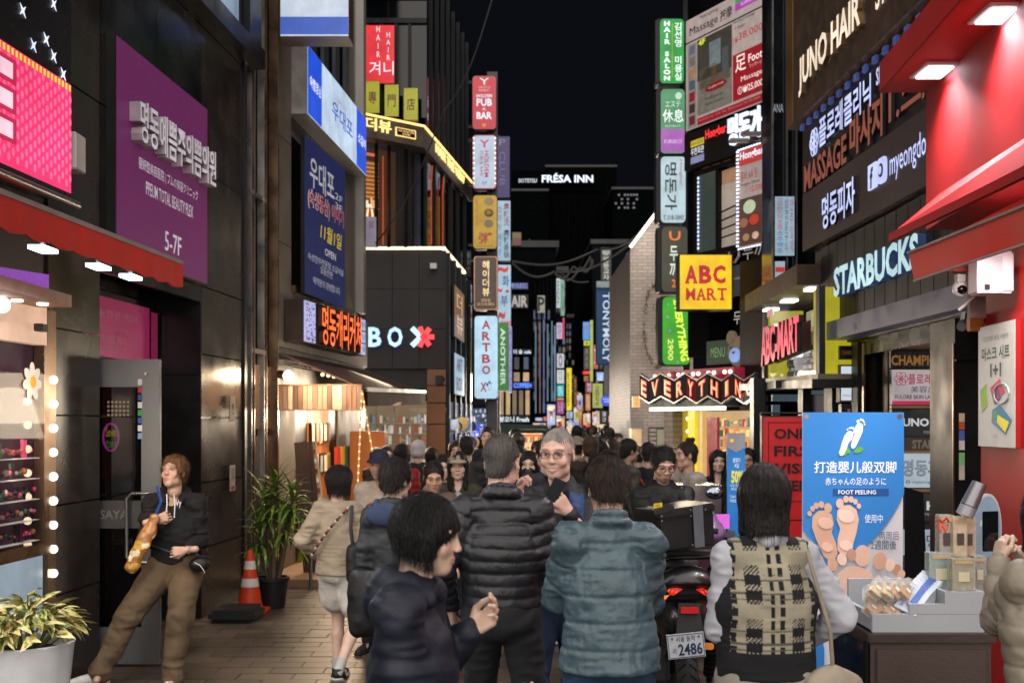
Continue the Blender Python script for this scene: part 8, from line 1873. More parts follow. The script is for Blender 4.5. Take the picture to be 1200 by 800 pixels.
# ---------------------------------------------------------------- roll-up banner, stall, menus near the EVERYTHING shop
q = rect(852,507,873,640,9.0); q = [q[0],q[1],Vector((q[1].x,9,.04)),Vector((q[0].x,9,.04))]
def vy(y): return (zat(507,9) - zat(y,9)) / (zat(507,9) - .04)
t = sign('sale_banner','narrow blue and grey roll banner with yellow 50 percent figure',q,mat('roll_blue','1f6cb0',rough=.5,em='1f6cb0',es=.35),[('50%',(.22,vy(551),.88,vy(566)),lit('e8d83a',.9,light=False),dict(bold=.07,off=.012)),('봄맞이\n세일',(.32,vy(536),.72,vy(548)),Wt,dict(bold=.02)),('외국인 관광객 환영\nSPECIAL EVENT',(.18,vy(567),.85,vy(574)),Wt),('TAX\nFREE',(.15,vy(580),.5,vy(588)),Wt)],d=.03,case=BLACK,border=0)
MB().slab(sub(q,0,0,1,vy(524),.008),.002).build('grey_head',mat('roll_grey','7c7c80',rough=.5,em='7c7c80',es=.3),t); MB().poly([(0,vy(524)),(.5,vy(530)),(1,vy(524))],q,.008,.003).build('grey_tip',mat('roll_grey','7c7c80',rough=.5,em='7c7c80',es=.3),t); MB().slab(sub(q,.15,vy(514),.35,vy(518),.012),.002).build('yellow_mark',pm('c8a020',.5),t)
MB().slab(sub(q,.6,vy(580),.85,vy(590),.012),.002).build('picture',pm('a8c0d8',.5),t)
MB().bb(q[0].x - .02,q[1].x + .02,8.9,9.15,0,.05).build('base',DMET,t)
t = thing('food_cart','steel street food cart with clear hood and pink lit tray behind the scooter','cart',(pt(812,0,9.2).x,9.2,0))
x0_,x1_ = pt(782,0,9.2).x,pt(850,0,9.2).x
MB().bb(x0_,x1_,9.0,9.6,.1,.95).build('cart_body',mat('cart_maroon','3a1c24',rough=.4),t); MB().bb(x0_ - .03,x1_ + .03,8.95,9.65,.95,1.0).build('counter',STEEL,t)
MB().bb(x0_ + .05,x1_ - .05,9.1,9.5,1.0,1.35).build('hood',mat('steamy_glass','6a6460',rough=.15,noise=(4,.4),bump=None,alpha=.45),t); MB().bb(x0_ + .3,x1_ - .02,8.92,8.95,1.02,1.13).build('pink_light',lit('e060d8',.9),t)
for x_ in (x0_ + .06,x1_ - .06):
 for y_ in (9.05,9.55): MB().tube([(x_,y_,.05),(x_,y_,.1)],.05,10).build('wheel',RUB,t)
MB().lathe(((x0_ + x1_) / 2 - .08,9.25,1.0),[(.13,0),(.14,.14),(.10,.22),(.02,.25)],18).build('steamer_pot',STEEL,t,smooth=40)
t = thing('shopping_bag','pale purple plastic bag hanging at the cart behind the delivery box','bag',pt(832,625,8.6)); f = Field((-.15,-.12,-.15),(.15,.12,.15),.012); f.ell((0,0,-.02),(.10,.07,.09),k=.02); f.cap((0,0,.04),(0,0,.12),.05,.02,k=.03); v_,fc_ = f.mesh(); v_ = v_ + normals(v_,fc_) * (vnoise(v_,22,3) * .012)[:,None]; v_ = (v_ + 0).astype(np.float32)
mesh_obj('bag_body',[(v_,fc_)],mat('purple_film','8a6a98',rough=.3,coat=.4),t); t.location = pt(834,620,8.6)
t = thing('picture_menu','tall framed pink and white menu photo board by the brick corner','board',pt(782,550,11.5)); q = rect(775,524,795,600,12); sign('picture_menu','',q,mat('menu_board','8a6a60',rough=.5,em='8a6a60',es=.45),[('갈비',(.2,.3,.7,.45),pm('e0c8b8',.5))],parent=t,d=.04)
for (x_,y_,r_) in ((789,530,5),(783,545,4)): disc(q,(x_ - 775) / 20,(y_ - 524) / 76,.22,.08,.02,.01,'dish',pm('3a241c',.4),t); disc(q,(x_ - 775) / 20,(y_ - 524) / 76,.14,.05,.032,.01,'food',pm('c89878',.4),t)
MB().bb(q[0].x,q[1].x,12,12.06,0,q[3].z).build('leg_panel',BLACK,t)
# ---------------------------------------------------------------- people
PI = math.pi
def at(px,Y): return pt(px,0,Y).x
def ht(py,Y): return zat(py,Y)
def wpt(i,p):      # body units -> world
 return i['M'] @ (Vector(p) * i['s'])
def strap(i,name,pts_,w,d,m,par=None):
 o = MB().tube([wpt(i,p) for p in pts_],w,6)
 return o.build(name,m,i['t'],smooth=60)
def blob(i,name,c,r,m,wrinkle=.0,boxy=None,h=.008):
 f = Field([-max(r) - .05] * 3,[max(r) + .05] * 3,h); f.ell((0,0,0),r,k=.01)
 if boxy:
  m_ = min(r[0],r[1])
  for a_ in (-1,1): f.cap((a_ * (r[0] - m_),a_ * (r[1] - m_),-r[2] + m_ * .8),(a_ * (r[0] - m_),a_ * (r[1] - m_),r[2] - m_ * .8),m_ * .95,k=.06)
 v,fc = f.mesh();
 if wrinkle: v = v + normals(v,fc) * (vnoise(v,18,3) * wrinkle)[:,None]
 v = v * i['s'] + np.array(Vector(c) * i['s']); return mesh_obj(name,[(v.astype(np.float32),fc)],m,i['t'])
def glasses(i,col=None):
 hc_ = Vector(i['head']) * i['s']; R = Matrix(i['R'].tolist()); s = i['s']; m = mat('glasses_frame','0c0c0c',rough=.3,noise=None,bump=None)
 g = MB()
 for sx in (-1,1):
  g.tube([hc_ + R @ (Vector((sx * .032 + .023 * math.cos(a),-.108,.010 + .016 * math.sin(a))) * s) for a in [k * math.tau / 14 for k in range(15)]],.0017,5)
  g.tube([hc_ + R @ (Vector(p) * s) for p in ((sx * .055,-.106,.014),(sx * .074,-.07,.014),(sx * .080,.005,.008))],.0017,5)
 g.tube([hc_ + R @ (Vector(p) * s) for p in ((-.009,-.109,.014),(0,-.112,.017),(.009,-.109,.014))],.0017,5)
 return g.build('glasses',m,i['t'],world=False)
def phone(i,c,d,n,col='0a0a0c',scr=None,L=.15,W=.074):
 """a phone held at c (world), long axis d, screen normal n"""
 t = thing('phone',i,'phone',c); d = Vector(d).normalized(); n = Vector(n); n = (n - d * n.dot(d)).normalized(); r = d.cross(n)
 M3 = Matrix((r,n,d)).transposed(); MB().box(c,(W,.009,L),M3).build('phone_body',mat('phone_black',col,rough=.2,noise=None,bump=None),t,bevel=.003)
 MB().box(Vector(c) + n * .0052,(W * .9,.001,L * .93),M3).build('screen',lit(scr,.7,light=False) if scr else GLASS,t); return t
# 1 left man leaning, one leg forward
Y = 8.2
i = person(at(204,Y),Y,1.67,.15,'man in black hoodie and khaki trousers leaning on the granite wall looking up',skin='tan',shoes='c4c2bc',
 top=dict(name='hoodie',col='0d0d0f',hood=1,hem=.86,th=.026,fold=.009,rough=.85,sleeve=.72),legs=dict(col='5c4b36',w=1.28,fold=.012,to=.97,cuff=1),hair=dict(style='short',col='6e4c2a',messy=.014,vol=.003,rough=.6),
 head=dict(yaw=-.40,pitch=.26,roll=-.05,browcol=(.05,.03,.015)),socks='101010',
 pose=dict(wrist={-1: (-.10,-.20,1.19),1: (.11,-.22,.97)},epole={-1: (-1,.1,-.5),1: (.9,.5,-.2)},foot={-1: (-.50,-.24,.075),1: (.03,-.30,.07)},fdir={-1: (-1,-.35,0),1: (-.3,-1,-.1)},hips=(0,.0,-.075),
  kpole={-1: (-.7,-1,.2),1: (.1,-1,0)},hand={-1: dict(curl=.75,palm=(.2,1,0),dir=(.85,.1,.25),thumb=1),1: dict(curl=.95,palm=(-.1,1,-.2),dir=(-.95,-.1,-.1),thumb=-1)}))
m_ = i
strap(i,'drawstring',[(.02,-.15,1.37),(.03,-.168,1.30),(.025,-.172,1.20)],.004,0,ink('d8d8d8')); strap(i,'drawstring',[(-.03,-.15,1.37),(-.025,-.17,1.30),(-.03,-.172,1.24)],.004,0,ink('d8d8d8'))
letters('Vy',[wpt(i,p) for p in ((.035,-.176,1.33),(.075,-.172,1.33),(.075,-.175,1.27),(.035,-.179,1.27))],(0,0,1,1),ink('c8c8c8'),i['t'],bold=.03,name='print')
strap(i,'wrist_band',[(.135,-.26,.985),(.145,-.22,1.0),(.145,-.20,.965),(.13,-.235,.945),(.135,-.26,.985)],.004,0,ink('c8c0b0'))
# waist bag
blob(i,'waist_bag',(.20,-.16,.86),(.075,.045,.055),mat('bag_black','0b0b0c',rough=.5),.004); strap(i,'bag_strap',[(.27,-.1,.90),(.16,-.17,.93),(.0,-.175,.95),(-.15,-.10,1.0)],.008,0,BLACK)
strap(i,'bag_piping',[(.17,-.205,.88),(.21,-.21,.86),(.235,-.20,.82),(.24,-.19,.80)],.003,0,ink('d0d0d0'))
# orange snack bag under the arm
t = thing('snack_bag','long orange and yellow foil bag held under the arm of the leaning man','bag',wpt(i,(-.17,-.24,1.05)))
f = Field((-.12,-.12,-.32),(.12,.12,.32),.007); f.cap((0,0,-.21),(0,0,.17),.038,.030,k=.02,sq=(1.25,.7)); f.ell((0,0,-.04),(.050,.028,.17),k=.03); v,fc = f.mesh(); v = v + normals(v,fc) * (vnoise(v,26,2) * .008)[:,None]
R_ = np.array(Matrix.Rotation(.42,3,'Y') @ Matrix.Rotation(-.12,3,'X')); v = (v @ R_.T).astype(np.float32)
cols = np.where((vnoise(v,14,5) > .15)[:,None],np.array(lin('b8903c')),np.array(lin('96642c'))).astype(np.float32); cols = np.where((vnoise(v,20,9) > .42)[:,None],np.array(lin('d8c8a0')),cols).astype(np.float32)
mesh_obj('foil',[(v,fc)],mat('foil_bag',rough=.28,vcol=True,noise=(30,.3),bump=(40,.5),coat=.5),t,[cols])
MB().tube([wpt(i,(-.10,-.21,1.22)),wpt(i,(-.06,-.20,1.32)),wpt(i,(-.10,-.12,1.42))],.012,6).build('strap',mat('blue_strap','1c3a80',rough=.6),t)
# 2 bob haired woman in navy hooded jacket, right profile
Y = 3.25
i = person(at(479,Y),Y,1.655,1.42,'woman with black bob in navy hooded jacket in the foreground, seen in profile',skin='pale',female=True,shoes='222222',
 top=dict(name='jacket',col='161b2a',hood=1,hem=.70,th=.03,collar=.015,cr=.072,fold=.006,slw=1.1,wide=1.03,hw=1.08,rough=.6,bst=.25),legs=dict(col='15171c'),hair=dict(style='bob',col='0a0809',fringe=1,len=-.012,vol=.006,rough=.33),
 head=dict(yaw=.05,pitch=-.10,size=.92,w=1.0),pose=dict(head=(0,-.02,-.025),lean=(0,-.02,0),wrist={-1: (-.03,-.26,1.06),1: (.12,-.16,1.27)},epole={-1: (-.6,.6,-.8),1: (.6,.7,-.8)},
  hand={1: dict(curl=.55,palm=(-.6,0,.8),dir=(.1,-.8,.6),fan=.10,tcurl=.6,thumb=1),-1: dict(curl=.45,palm=(.4,0,.9),dir=(.2,-.95,.30),fan=.12,tcurl=.7,thumb=-1)}))
# 3 black puffer man from behind
Y = 5.4
i = person(at(588,Y),Y,1.775,PI - .06,'grey cropped man in black quilted puffer jacket seen from behind',skin='ruddy',shoes='222222',
 top=dict(name='puffer_jacket',col='202126',quilt=(.055,.010),collar=.03,hem=.905,th=.034,fold=.005,wide=1.12,hw=1.02,rough=.42,bs=60,bst=.25,sw=.168,cr=.07),legs=dict(col='1b1c20',w=1.02,fold=.012),hair=dict(style='crew',col='56524e',rough=.9,vol=-.004),
 head=dict(yaw=-.25,pitch=-.12,size=1.02),pose=dict(wrist={-1: (-.20,-.25,1.15),1: (.24,-.05,.92)},epole={-1: (-1,.3,-.4),1: (1,.5,0)},foot={-1: (-.16,.10,.075),1: (.12,-.15,.075)}))
# 4 glasses man facing us, smiling
Y = 5.95
i = person(at(653,Y),Y,1.80,-.12,'smiling grey haired man in glasses with dark jacket and black sweater facing the camera',skin='ruddy',shoes='c8c8c0',
 top=dict(name='sweater',col='0b0c0e',hem=.90,th=.014,belly=.09,fold=.006,wide=1.02,sleeve=.3,sleeveless=False,rough=.9),legs=dict(col='1d2c48',w=1.15,fold=.011),hair=dict(style='crew',col='8c8682',rough=.9,vol=-.006),
 head=dict(yaw=-.18,pitch=-.06,smile=1,browcol=(.16,.13,.11),size=1.03,w=1.06),pose=dict(sh={-1: (0,-.01,0)},wrist={-1: (-.155,-.33,1.41),1: (.085,-.36,1.33)},epole={-1: (-1,.1,-.9),1: (1,.1,-.8)},
  hand={-1: dict(curl=.85,palm=(.9,-.3,0),dir=(.2,-.35,.9),thumb=1),1: dict(curl=.7,palm=(-.6,.4,.3),dir=(-.55,-.35,.75),thumb=-1,tcurl=.2)},foot={-1: (-.12,-.1,.075),1: (.12,.1,.075)}))
glasses(i); gm = i
# his open jacket: separate shell cut open in front
def open_jacket(i,col,lining,gap=.10,hem=.80,th=.036,name='jacket',h=.0085,lodk=1):
 s = i['s']; S3 = lambda p: np.array(p,np.float32) * s; f = Field(np.array((-.5,-.55,.6)) * s,np.array((.5,.4,1.62)) * s,h)
 ch,nk,sh,el,wr = i['chest'],i['neck'],i['sh'],i['el'],i['wr']
 f.cap(S3((ch.x,.012,hem - .02)),S3(ch + Vector((0,-.01,-.06))),(.132 + th) * s,(.132 + th) * s,k=.04,sq=(1.12,.92)); f.cap(S3(ch + Vector((0,0,-.06))),S3(nk + Vector((0,.005,-.10))),(.132 + th) * s,(.085 + th) * s,k=.04,sq=(1.14,.84))
 f.cap(S3(ch + Vector((0,-.22,-.9))),S3(ch + Vector((0,-.22,.30))),gap * s,gap * 1.05 * s,k=.015,op='sub',sq=(1,1.9))
 for q in (-1,1):
  f.cap(S3(nk + Vector((q * .04,0,-.035))),S3(sh[q]),.045 * s,.058 * s,k=.035); f.cap(S3(sh[q]),S3(el[q]),.065 * s,.056 * s,k=.04); f.cap(S3(el[q]),S3(el[q].lerp(wr[q],.93)),.056 * s,.042 * s,k=.02)
  f.cap(S3(nk + Vector((q * .065,.02,.02))),S3(nk + Vector((q * .09,-.08,-.10))),.022 * s,.02 * s,k=.02)
 f.cap(S3(nk + Vector((-.05,.065,.025))),S3(nk + Vector((.05,.065,.025))),.022 * s,k=.02); f.plane_cut(S3((0,0,hem)),(0,0,-1))
 v,fc = f.mesh(); v = smoothv(v,fc,1); N = normals(v,fc); v = v + N * ((vnoise(v,10,3) * .008 + (1 - 2 * np.abs(vnoise(v * np.array([1,1,2.2]),15,5))) * .005))[:,None]
 inner = (v[:,1] > -.20 * s) & (v[:,0] > 0) & (v[:,0] < (gap + .022) * s) & (v[:,1] < -.05) & (v[:,2] < (nk.z - .02) * s)
 c = np.where(inner[:,None],np.array(lin(lining)),np.array(lin(col))).astype(np.float32)
 mesh_obj(name,[(v.astype(np.float32),fc)],mat('jacket_shell',rough=.55,vcol=True,noise=(7,.2),bump=(240,.3),wr=(9,.35)),i['t'],[c])
open_jacket(i,'14161d','1c3a70',gap=.115)
w_ = wpt(i,(.02,-.40,1.33)); phone('black phone held upright by the smiling man in glasses',wpt(i,(.02,-.405,1.43)),(.45,-.1,.9),(-.2,.9,.2),col='2c2e32',scr='40464c',L=.135,W=.066)
# shoes of somebody walking behind him
i = person(at(640,9.3),9.3,1.70,PI + .3,'passer-by mostly hidden behind the smiling man, white trainers showing',lod=1,shoes='b8b4ac',top=dict(col='20242c',hem=.8),legs=dict(col='1a2438'),pose=dict(foot={-1: (-.16,-.2,.075),1: (.10,.2,.14)}))
# 5 teal jacket man
Y = 4.65
def teal(V_,N,arm,a): return None
i = person(at(714,Y),Y,1.70,PI + .05,'brown haired man in teal quilted jacket and jeans seen from behind',skin='ruddy',
 top=dict(name='quilted_jacket',col='43565f',seam=(.105,.006),collar=.035,hem=.84,th=.038,fold=.009,wide=1.0,hw=1.24,slw=.98,rough=.42,bs=40,bst=.5,sw=.160),legs=dict(col='28415c',w=1.12,fold=.012),hair=dict(style='short',col='2a1c15',vol=.004,messy=.006,rough=.6),
 head=dict(pitch=-.35,yaw=.05),pose=dict(head=(0,-.03,-.015),wrist={-1: (-.10,-.33,1.12),1: (.16,-.36,1.10)},epole={-1: (-1,.25,-.6),1: (1,.25,-.6)}))
# 6 vest woman
def plaid(V_,N,arm,a):
 x,z = V_[:,0] * 1.0,V_[:,2]; back = V_[:,1] > -.3
 cream = np.array(lin('a29a86')); blk = np.array(lin('17161a')); grey = np.array(lin('5c584f'))
 c = np.tile(cream,(len(V_),1)); u = (x / .175) % 1; w = (z / .200) % 1
 knit = (np.sin((x + z) * 420) > 0)
 stripe = ((u > .06) & (u < .16)) | ((u > .84) & (u < .94)); c[stripe & ((w % .25) < .18)] = blk
 blkc = (u > .34) & (u < .66); band = ((w > .08) & (w < .26)) | ((w > .36) & (w < .54)); c[blkc & band] = blk
 hat = blkc & ~band & (w < .72); c[hat & knit] = blk; c[~blkc & band & (np.sin(z * 260) > .6)] = grey
 rib = (z < 1.01) | (z > 1.445) | (np.abs(x) > .165); c[rib] = blk
 return c.astype(np.float32)
Y = 4.4
i = person(at(896,Y),Y,1.66,PI + .12,'long haired woman in plaid knit vest over white shirt from behind',female=True,skin='fair',
 top=dict(name='knit_vest',hem=.90,th=.046,fold=.006,wide=1.12,hw=1.08,sleeveless=True,h=.005,colf=plaid,rough=.95,bs=420,bst=.7,sw=.16),legs=dict(col='8f8880',w=1.15,kind='trousers'),hair=dict(style='bob',col='15100e',len=.075,vol=.006,rough=.3),
 head=dict(pitch=-.1),pose=dict(wrist={1: (.10,-.26,1.08),-1: (-.21,-.18,.98)},epole={-1: (-1.4,.3,.2),1: (.6,.4,-.2)}))
s = i['s']; S3 = lambda p: np.array(p,np.float32) * s
f = Field(np.array((-.55,-.5,.6)) * s,np.array((.55,.35,1.6)) * s,.008)
for q in (-1,1):
 f.cap(S3(i['sh'][q].lerp(i['neck'],.25) - Vector((0,0,.03))),S3(i['sh'][q]),.05 * s,.056 * s,k=.03); f.cap(S3(i['sh'][q]),S3(i['el'][q]),.057 * s,.062 * s,k=.03); f.cap(S3(i['el'][q]),S3(i['el'][q].lerp(i['wr'][q],.92)),.060 * s,.046 * s,k=.03)
f.cap(S3((0,.01,.84)),S3((0,.01,.93)),.148 * s,.145 * s,k=.03,sq=(1.12,.85));
for kk in range(10): a = kk * math.tau / 10; b = (kk + 1) * math.tau / 10; f.cap(S3(i['neck'] + Vector((.062 * math.cos(a),.06 * math.sin(a),-.005))),S3(i['neck'] + Vector((.062 * math.cos(b),.06 * math.sin(b),-.005))),.018 * s,k=.01)
v,fc = f.mesh(); v = smoothv(v,fc,1); v = v + normals(v,fc) * (vnoise(v,12,3) * .010 + (1 - 2 * np.abs(vnoise(v * np.array([1,1,1.8]),17,5))) * .006)[:,None]; mesh_obj('shirt',[(v.astype(np.float32),fc)],mat('white_cotton','a9aab2',rough=.8,bump=(200,.2),wr=(8,.4)),i['t'])
blob(i,'shoulder_bag',(-.24,.10,.83),(.13,.06,.12),mat('cream_leather','8f8474',rough=.5),.006); strap(i,'bag_strap',[(-.24,.1,.94),(-.20,.17,1.1),(-.12,.14,1.40)],.008,0,mat('cream_leather','8f8474',rough=.5))
# 7 right edge woman
Y = 4.1
i = person(at(1231,Y),Y,1.60,PI + .3,'cream quilted jacket woman cut off by the right edge, raising a phone',female=True,skin='fair',
 top=dict(name='puffer_jacket',col='8c8272',quilt=(.075,.010),collar=.02,hem=.80,th=.040,fold=.006,wide=1.1,rough=.55),hair=dict(style='bob',col='120d0c',len=.05,vol=.004),pose=dict(wrist={-1: (-.12,-.27,1.36),1: (-.01,-.29,1.40)},epole={-1: (-1,.1,-.8),1: (1,.1,-.8)},hand={-1: dict(curl=.7,palm=(1,0,.2),dir=(.2,-.2,1)),1: dict(curl=.7,palm=(-1,0,.2),dir=(-.2,-.2,1))}))
phone('black phone held up at the right edge by the woman in cream',wpt(i,(.0,-.33,1.52)),(0,0,1),(.3,-.9,0),L=.155)
# 8 cream sweater girl, white shorts
Y = 8.1
i = person(at(398,Y),Y,1.52,PI - .35,'girl in beige sweater and white shorts walking away with a chain strap bag',female=True,skin='pale',lod=0,shoes='17181a',socks='a8a8a4',
 top=dict(name='sweater',col='958874',hem=.87,th=.040,fold=.008,wide=1.06,hw=1.14,slw=1.15,rough=.95,bs=160,bst=.5),legs=dict(kind='shorts',col='c8c4bc',w=1.12,to=.62,fold=.010),hair=dict(style='bob',col='140e0c',len=.015,vol=.008),head=dict(yaw=-.45,roll=0),
 pose=dict(wrist={1: (.21,-.08,.99),-1: (-.17,-.20,1.02)},epole={1: (1,.4,0),-1: (-1,.5,-.1)},foot={1: (.08,-.10,.08),-1: (-.11,.22,.15)},fdir={-1: (-.1,-.75,-.65),1: (.1,-1,0)},fup={-1: (0,.65,-.75)} and {}))
for k in range(22):
 a = Vector((-.13,.105,1.40)).lerp(Vector((.16,.155,1.03)),k / 21); a.y += .045 * math.sin(math.pi * k / 21); MB().ball(wpt(i,a),.011,6).build('strap_bead',mat('bead',['b8a898','8a4038','2a2624'][k % 3],rough=.4),i['t'],smooth=60)
bgc = strap(i,'bag_strap',[(-.16,.10,1.42),(-.185,.16,1.25),(-.20,.14,1.05)],.014,0,BLACK); blob(i,'shoulder_bag',(-.205,.10,.97),(.05,.10,.15),mat('bag_black2','101114',rough=.6),.006,1)
# 9 man grey-black jacket with blue hood
Y = 6.6
i = person(at(463,Y),Y,1.62,PI - .45,'young man in dark grey jacket with blue hood and black shoulder bag, from behind',skin='pale',lod=0,
 top=dict(name='jacket',col='23262a',hem=.80,th=.036,hood=0,collar=.02,fold=.008,wide=.88,hw=.9,slw=.92,sw=.145,rough=.6),legs=dict(col='15161a'),hair=dict(style='short',col='1e1512',vol=.006,messy=.006),head=dict(yaw=-.2,pitch=-.05),pose=dict(wrist={-1: (-.2,-.2,1.0),1: (.22,-.1,.9)}))
f = Field((-.3,-.2,1.1),(.3,.4,1.7),.009); nk = i['neck']; S_ = i['s']; S3 = lambda p: np.array(p,np.float32) * S_
f.ell(S3(nk + Vector((0,.100,-.050))),S3((.13,.034,.075)),k=.05);
for q in (-1,1): f.cap(S3(nk + Vector((q * .085,.05,.01))),S3(nk + Vector((q * .07,-.05,-.03))),.028,.02,k=.03)
v,fc = f.mesh(); v = v + normals(v,fc) * (vnoise(v,14,3) * .007)[:,None]; mesh_obj('hood',[(v.astype(np.float32),fc)],mat('blue_hood','2a3754',rough=.8),i['t'])
blob(i,'shoulder_bag',(.06,.17,.86),(.15,.055,.20),mat('bag_black','0b0b0c',rough=.5),.006,1)
# 10.. middle distance and crowd
CROWD = [
 # px, head-top py, Y, rz, label, kwargs
 (445,529,9.2,-.2,'man in navy and red cap and white print shirt with crossbody strap',dict(lod=1,skin='tan',top=dict(name='shirt',col='a89c8c',hem=.8,th=.03),head=dict(hat=dict(col='1a2238'),w=1.02,pitch=-.1,size=1.04),hair=dict(style='cap'))),
 (471,522,12.5,PI - .3,'person in bright red hoodie with black backpack strap',dict(lod=1,top=dict(name='hoodie',col='8f0f16',hood=1),hair=dict(style='bob',len=.0,col='100c0b'))),
 (453,524,13.5,.4,'dark haired passer-by half hidden behind the red hoodie',dict(lod=1,top=dict(col='2a2622'))),
 (441,526,14.5,.5,'woman looking sideways left of the red hoodie',dict(lod=1,female=True,hair=dict(style='bob'),top=dict(col='3a322c'))),
 (490,517,13.0,PI,'person in white beanie and black jacket seen from behind',dict(lod=1,top=dict(col='0c0c0e',th=.04),head=dict(hat=dict(col='a8a8ac',beanie=1)),hair=dict(style='cap'))),
 (506,526,14.0,PI - .6,'girl with tied dark hair in a white top near the brown pillar',dict(lod=1,female=True,top=dict(col='8a98a4'),hair=dict(style='bob',len=.05))),
 (519,535,10.2,.1,'long haired woman looking out between the older woman and the cap woman',dict(lod=1,female=True,skin='fair',top=dict(col='8a7468'),hair=dict(style='bob',len=.10,col='1a110d'))),
 (508,544,8.9,.15,'older woman looking down in a brown fluffy jacket',dict(lod=1,female=True,skin='tan',top=dict(name='coat',col='5a4a40',th=.04),head=dict(pitch=-.3,w=1.06,size=1.06),hair=dict(style='short',col='17100d'))),
 (537,532,9.4,.0,'woman in cream cap, green jacket and white dress',dict(lod=1,female=True,skin='fair',top=dict(name='jacket',col='2f2f22',th=.035,hem=.85),legs=dict(col='141823',skirt=.1),head=dict(hat=dict(col='9a8a74')),hair=dict(style='bob',len=.16,col='1c120d'))),
 (534,518,13.5,.1,'woman in brown fur hood behind the cream cap',dict(lod=1,female=True,top=dict(col='3c3028',hood=1,th=.05),hair=dict(style='bob',len=.08,col='241812'))),
 (547,513,12.5,PI + .4,'tall dark haired man in charcoal sweater walking away',dict(lod=1,top=dict(name='sweater',col='2a2a2d'),legs=dict(col='18191c'))),
 (564,528,15.0,.1,'passer-by glimpsed left of the puffer jacket',dict(lod=1,female=True,top=dict(col='3a2c20'),hair=dict(style='bob'))),
 (606,524,11.0,.2,'dark haired passer-by just right of the grey cropped head',dict(lod=1,top=dict(col='1c1a1c'),hair=dict(style='bob',len=.05))),
 (620,531,9.8,-.1,'woman in black face mask and dark coat between the two older men',dict(lod=1,female=True,top=dict(name='coat',col='202226',th=.045,collar=.02),hair=dict(style='bob',len=.07,col='140f0d'))),
 (629,518,15.5,.2,'taller dark passer-by behind the masked woman',dict(lod=1,top=dict(col='24262c'))),
 (676,513,12.8,PI,'person in beige cap and cream hooded coat seen from behind',dict(lod=1,top=dict(name='coat',col='6e6450',hood=1,th=.06,wide=1.15,slw=1.2),head=dict(hat=dict(col='8a7f6c',back=1),size=1.05),hair=dict(style='cap',col='2a1c14'))),
 (692,513,12.2,PI - .2,'person in brown knit hat beside the beige cap',dict(lod=1,top=dict(col='241c16',th=.04),head=dict(hat=dict(col='3a2c1c',beanie=1)),hair=dict(style='cap'))),
 (704,517,13.2,PI,'long dark haired person behind the teal jacket man',dict(lod=1,female=True,top=dict(col='1a1816'),hair=dict(style='bob',len=.1))),
 (713,529,10.5,PI + .3,'person with wavy brown hair right above the teal jacket man',dict(lod=1,female=True,top=dict(col='2a2420'),hair=dict(style='bob',len=.06,col='2a1c14',messy=.01))),
 (700,533,10.0,PI,'short person with tousled brown hair above the teal jacket man',dict(lod=1,female=True,top=dict(col='1e2022'),hair=dict(style='short',col='241812',messy=.008))),
 (736,516,11.6,PI - 1.2,'man in olive grey shirt turning right in front of the brick building',dict(lod=1,skin='tan',top=dict(name='shirt',col='4a4840',th=.03),hair=dict(style='short',col='120d0b'))),
 (760,520,11.8,PI - .3,'dark haired man in black jacket with orange bag strap by the brick corner',dict(lod=1,top=dict(col='0e0e10',th=.035),hair=dict(style='short',col='0d0b0a'))),
 (748,524,13.5,PI,'short dark passer-by between the grey shirt and black jacket men',dict(lod=1,top=dict(col='151518'))),
 (813,519,10.0,-1.25,'food cart vendor in white hooded top with hair bun bending to the right',dict(lod=1,skin='tan',top=dict(name='hoodie',col='9a948c',th=.035),hair=dict(style='bun',col='2a1e18'),pose=dict(lean=(0,-.06,0),wrist={1: (.12,-.38,1.12),-1: (-.12,-.38,1.12)}))),
 (841,529,11.4,0,'young long haired woman standing inside behind the food cart',dict(lod=1,female=True,skin='fair',top=dict(col='1c181a'),hair=dict(style='bob',len=.16,col='0c0909'))),
 (851,531,11.8,.3,'second young woman partly behind the blue roll banner',dict(lod=1,female=True,skin='fair',top=dict(col='2a2024'),hair=dict(style='bob',len=.1,col='0c0909'))),
 (876,527,11.0,-.3,'man with glasses behind the right side of the blue roll banner',dict(lod=1,skin='tan',top=dict(col='2c2a1c'))),
 (803,531,12.4,.1,'dark haired customer behind the vendor',dict(lod=1,top=dict(col='1c1c20'))),
]
for px,py,Y,rz,lb,kw in CROWD:
 i = person(at(px,Y),Y,max(1.42,ht(py,Y)) / (1.0),rz,lb,group='people in the evening crowd',**kw)
 if 'face mask' in lb: blob(i,'face_mask',tuple(Vector(i['head']) + Vector((0,-.062,-.055))),(.062,.055,.05),BLACK)
 if 'red hoodie with' in lb: strap(i,'backpack_strap',[(-.10,.16,1.42),(-.14,.17,1.2),(-.16,.1,1.0)],.02,0,BLACK)
 if 'orange bag' in lb: strap(i,'bag_strap',[(.12,.13,1.42),(-.02,.17,1.2),(-.15,.12,1.0)],.012,0,ink('c05a28'))
 if 'navy and red cap' in lb: strap(i,'crossbody_strap',[(.15,-.12,1.40),(.12,-.17,1.2),(.10,-.17,.95)],.014,0,BLACK); blob(i,'shirt_print',(-.01,-.145,1.18),(.085,.035,.10),mat('print_red','9a3a34',rough=.8)); blob(i,'shirt_print',(.04,-.152,1.10),(.05,.03,.05),mat('print_green','3a6a34',rough=.8))
 if 'with glasses' in lb: glasses(i)
 if 'white dress' in lb: blob(i,'white_dress',(0,-.075,1.10),(.075,.085,.28),mat('white_cloth','a09a98',rough=.8))
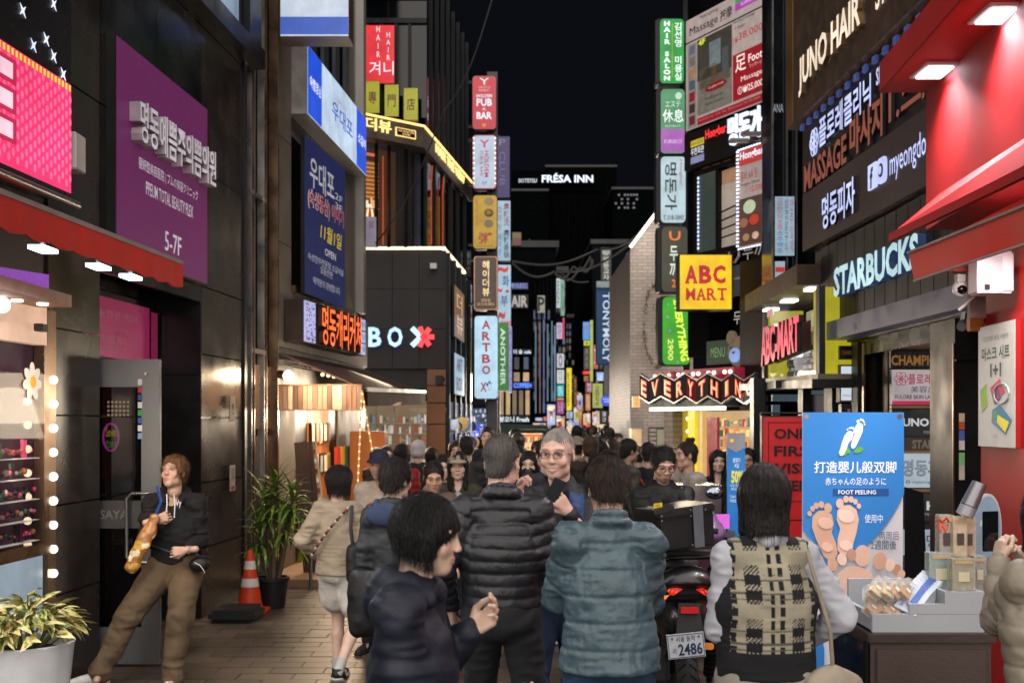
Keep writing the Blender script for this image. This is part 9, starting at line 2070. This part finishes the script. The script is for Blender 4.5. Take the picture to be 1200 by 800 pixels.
# 26 phone man
Y = 7.95
i = person(at(777,Y),Y,1.665,.05,'man in glasses and open black cardigan reading his phone behind the scooter',skin='tan',lod=0,
 top=dict(name='t_shirt',col='a8a4a0',hem=.85,th=.014,sleeve=.3),hair=dict(style='short',col='0d0b0a',vol=-.004,messy=.004),head=dict(pitch=-.38,yaw=.1),pose=dict(wrist={-1: (-.05,-.32,1.20),1: (.14,-.32,1.22)},epole={-1: (-1,.2,-.7),1: (1,.2,-.7)},hand={-1: dict(curl=.6,palm=(.6,-.2,.6),dir=(.7,-.5,.4)),1: dict(curl=.7,palm=(-.9,0,.2),dir=(-.3,-.4,.9))}))
glasses(i); open_jacket(i,'101114','101114',gap=.075,h=.010); phone('white edged phone in the hands of the man behind the scooter',wpt(i,(.07,-.40,1.29)),(-.2,-.3,1),(.1,1,.4),col='8a8a90',scr='9aa0b0')
# far crowd: simple low bodies, heads near the eye line
r9 = random.Random(21); n_ = 0
cl = ['15161a','2c2620','3a3a3c','5a5044','1c2430','6a6660','241a1a','40302a']
kinds = [dict(hair=dict(style='short')),dict(hair=dict(style='bob',len=.08)),dict(hair=dict(style='bob',len=.0)),dict(head=dict(hat=dict(col='2c2c2c')),hair=dict(style='cap'))]
far_src = []
for k in range(6):
 i = person(0,20,1.68,PI if k % 2 else .1,'x',lod=2,top=dict(col=cl[k]),legs=dict(col='17181c'),female=bool(k % 2),**kinds[k % 4]); far_src.append(i['t'])
spots = []
for k in range(44):
 Y = 15 + 33 * (k / 44) ** 1.1 + r9.uniform(-.5,.5)
 if k < 14: px = 570 + (k * 37) % 150 + r9.uniform(-3,3);
 else: px = 640 + r9.uniform(0,92)
 if Y > 24 and px < 610: px += 50
 spots.append((px,Y))
for k,(px,Y) in enumerate(spots):
 src = far_src[k % 6];
 if k < 6: r = src
 else:
  r = src.copy(); COL.objects.link(r)
  for ch in list(src.children): c = ch.copy(); COL.objects.link(c); c.parent = r
 r.location = (pt(px,0,Y).x,Y,0); r.rotation_euler = (0,0,(PI if k % 3 else 0) + r9.uniform(-.5,.5)); s_ = r9.uniform(.93,1.06); r.scale = (s_,s_,s_)
 r['group'] = 'far people filling the street'; r['label'] = 'one of the far people crowding the end of the street'; r['category'] = 'person'
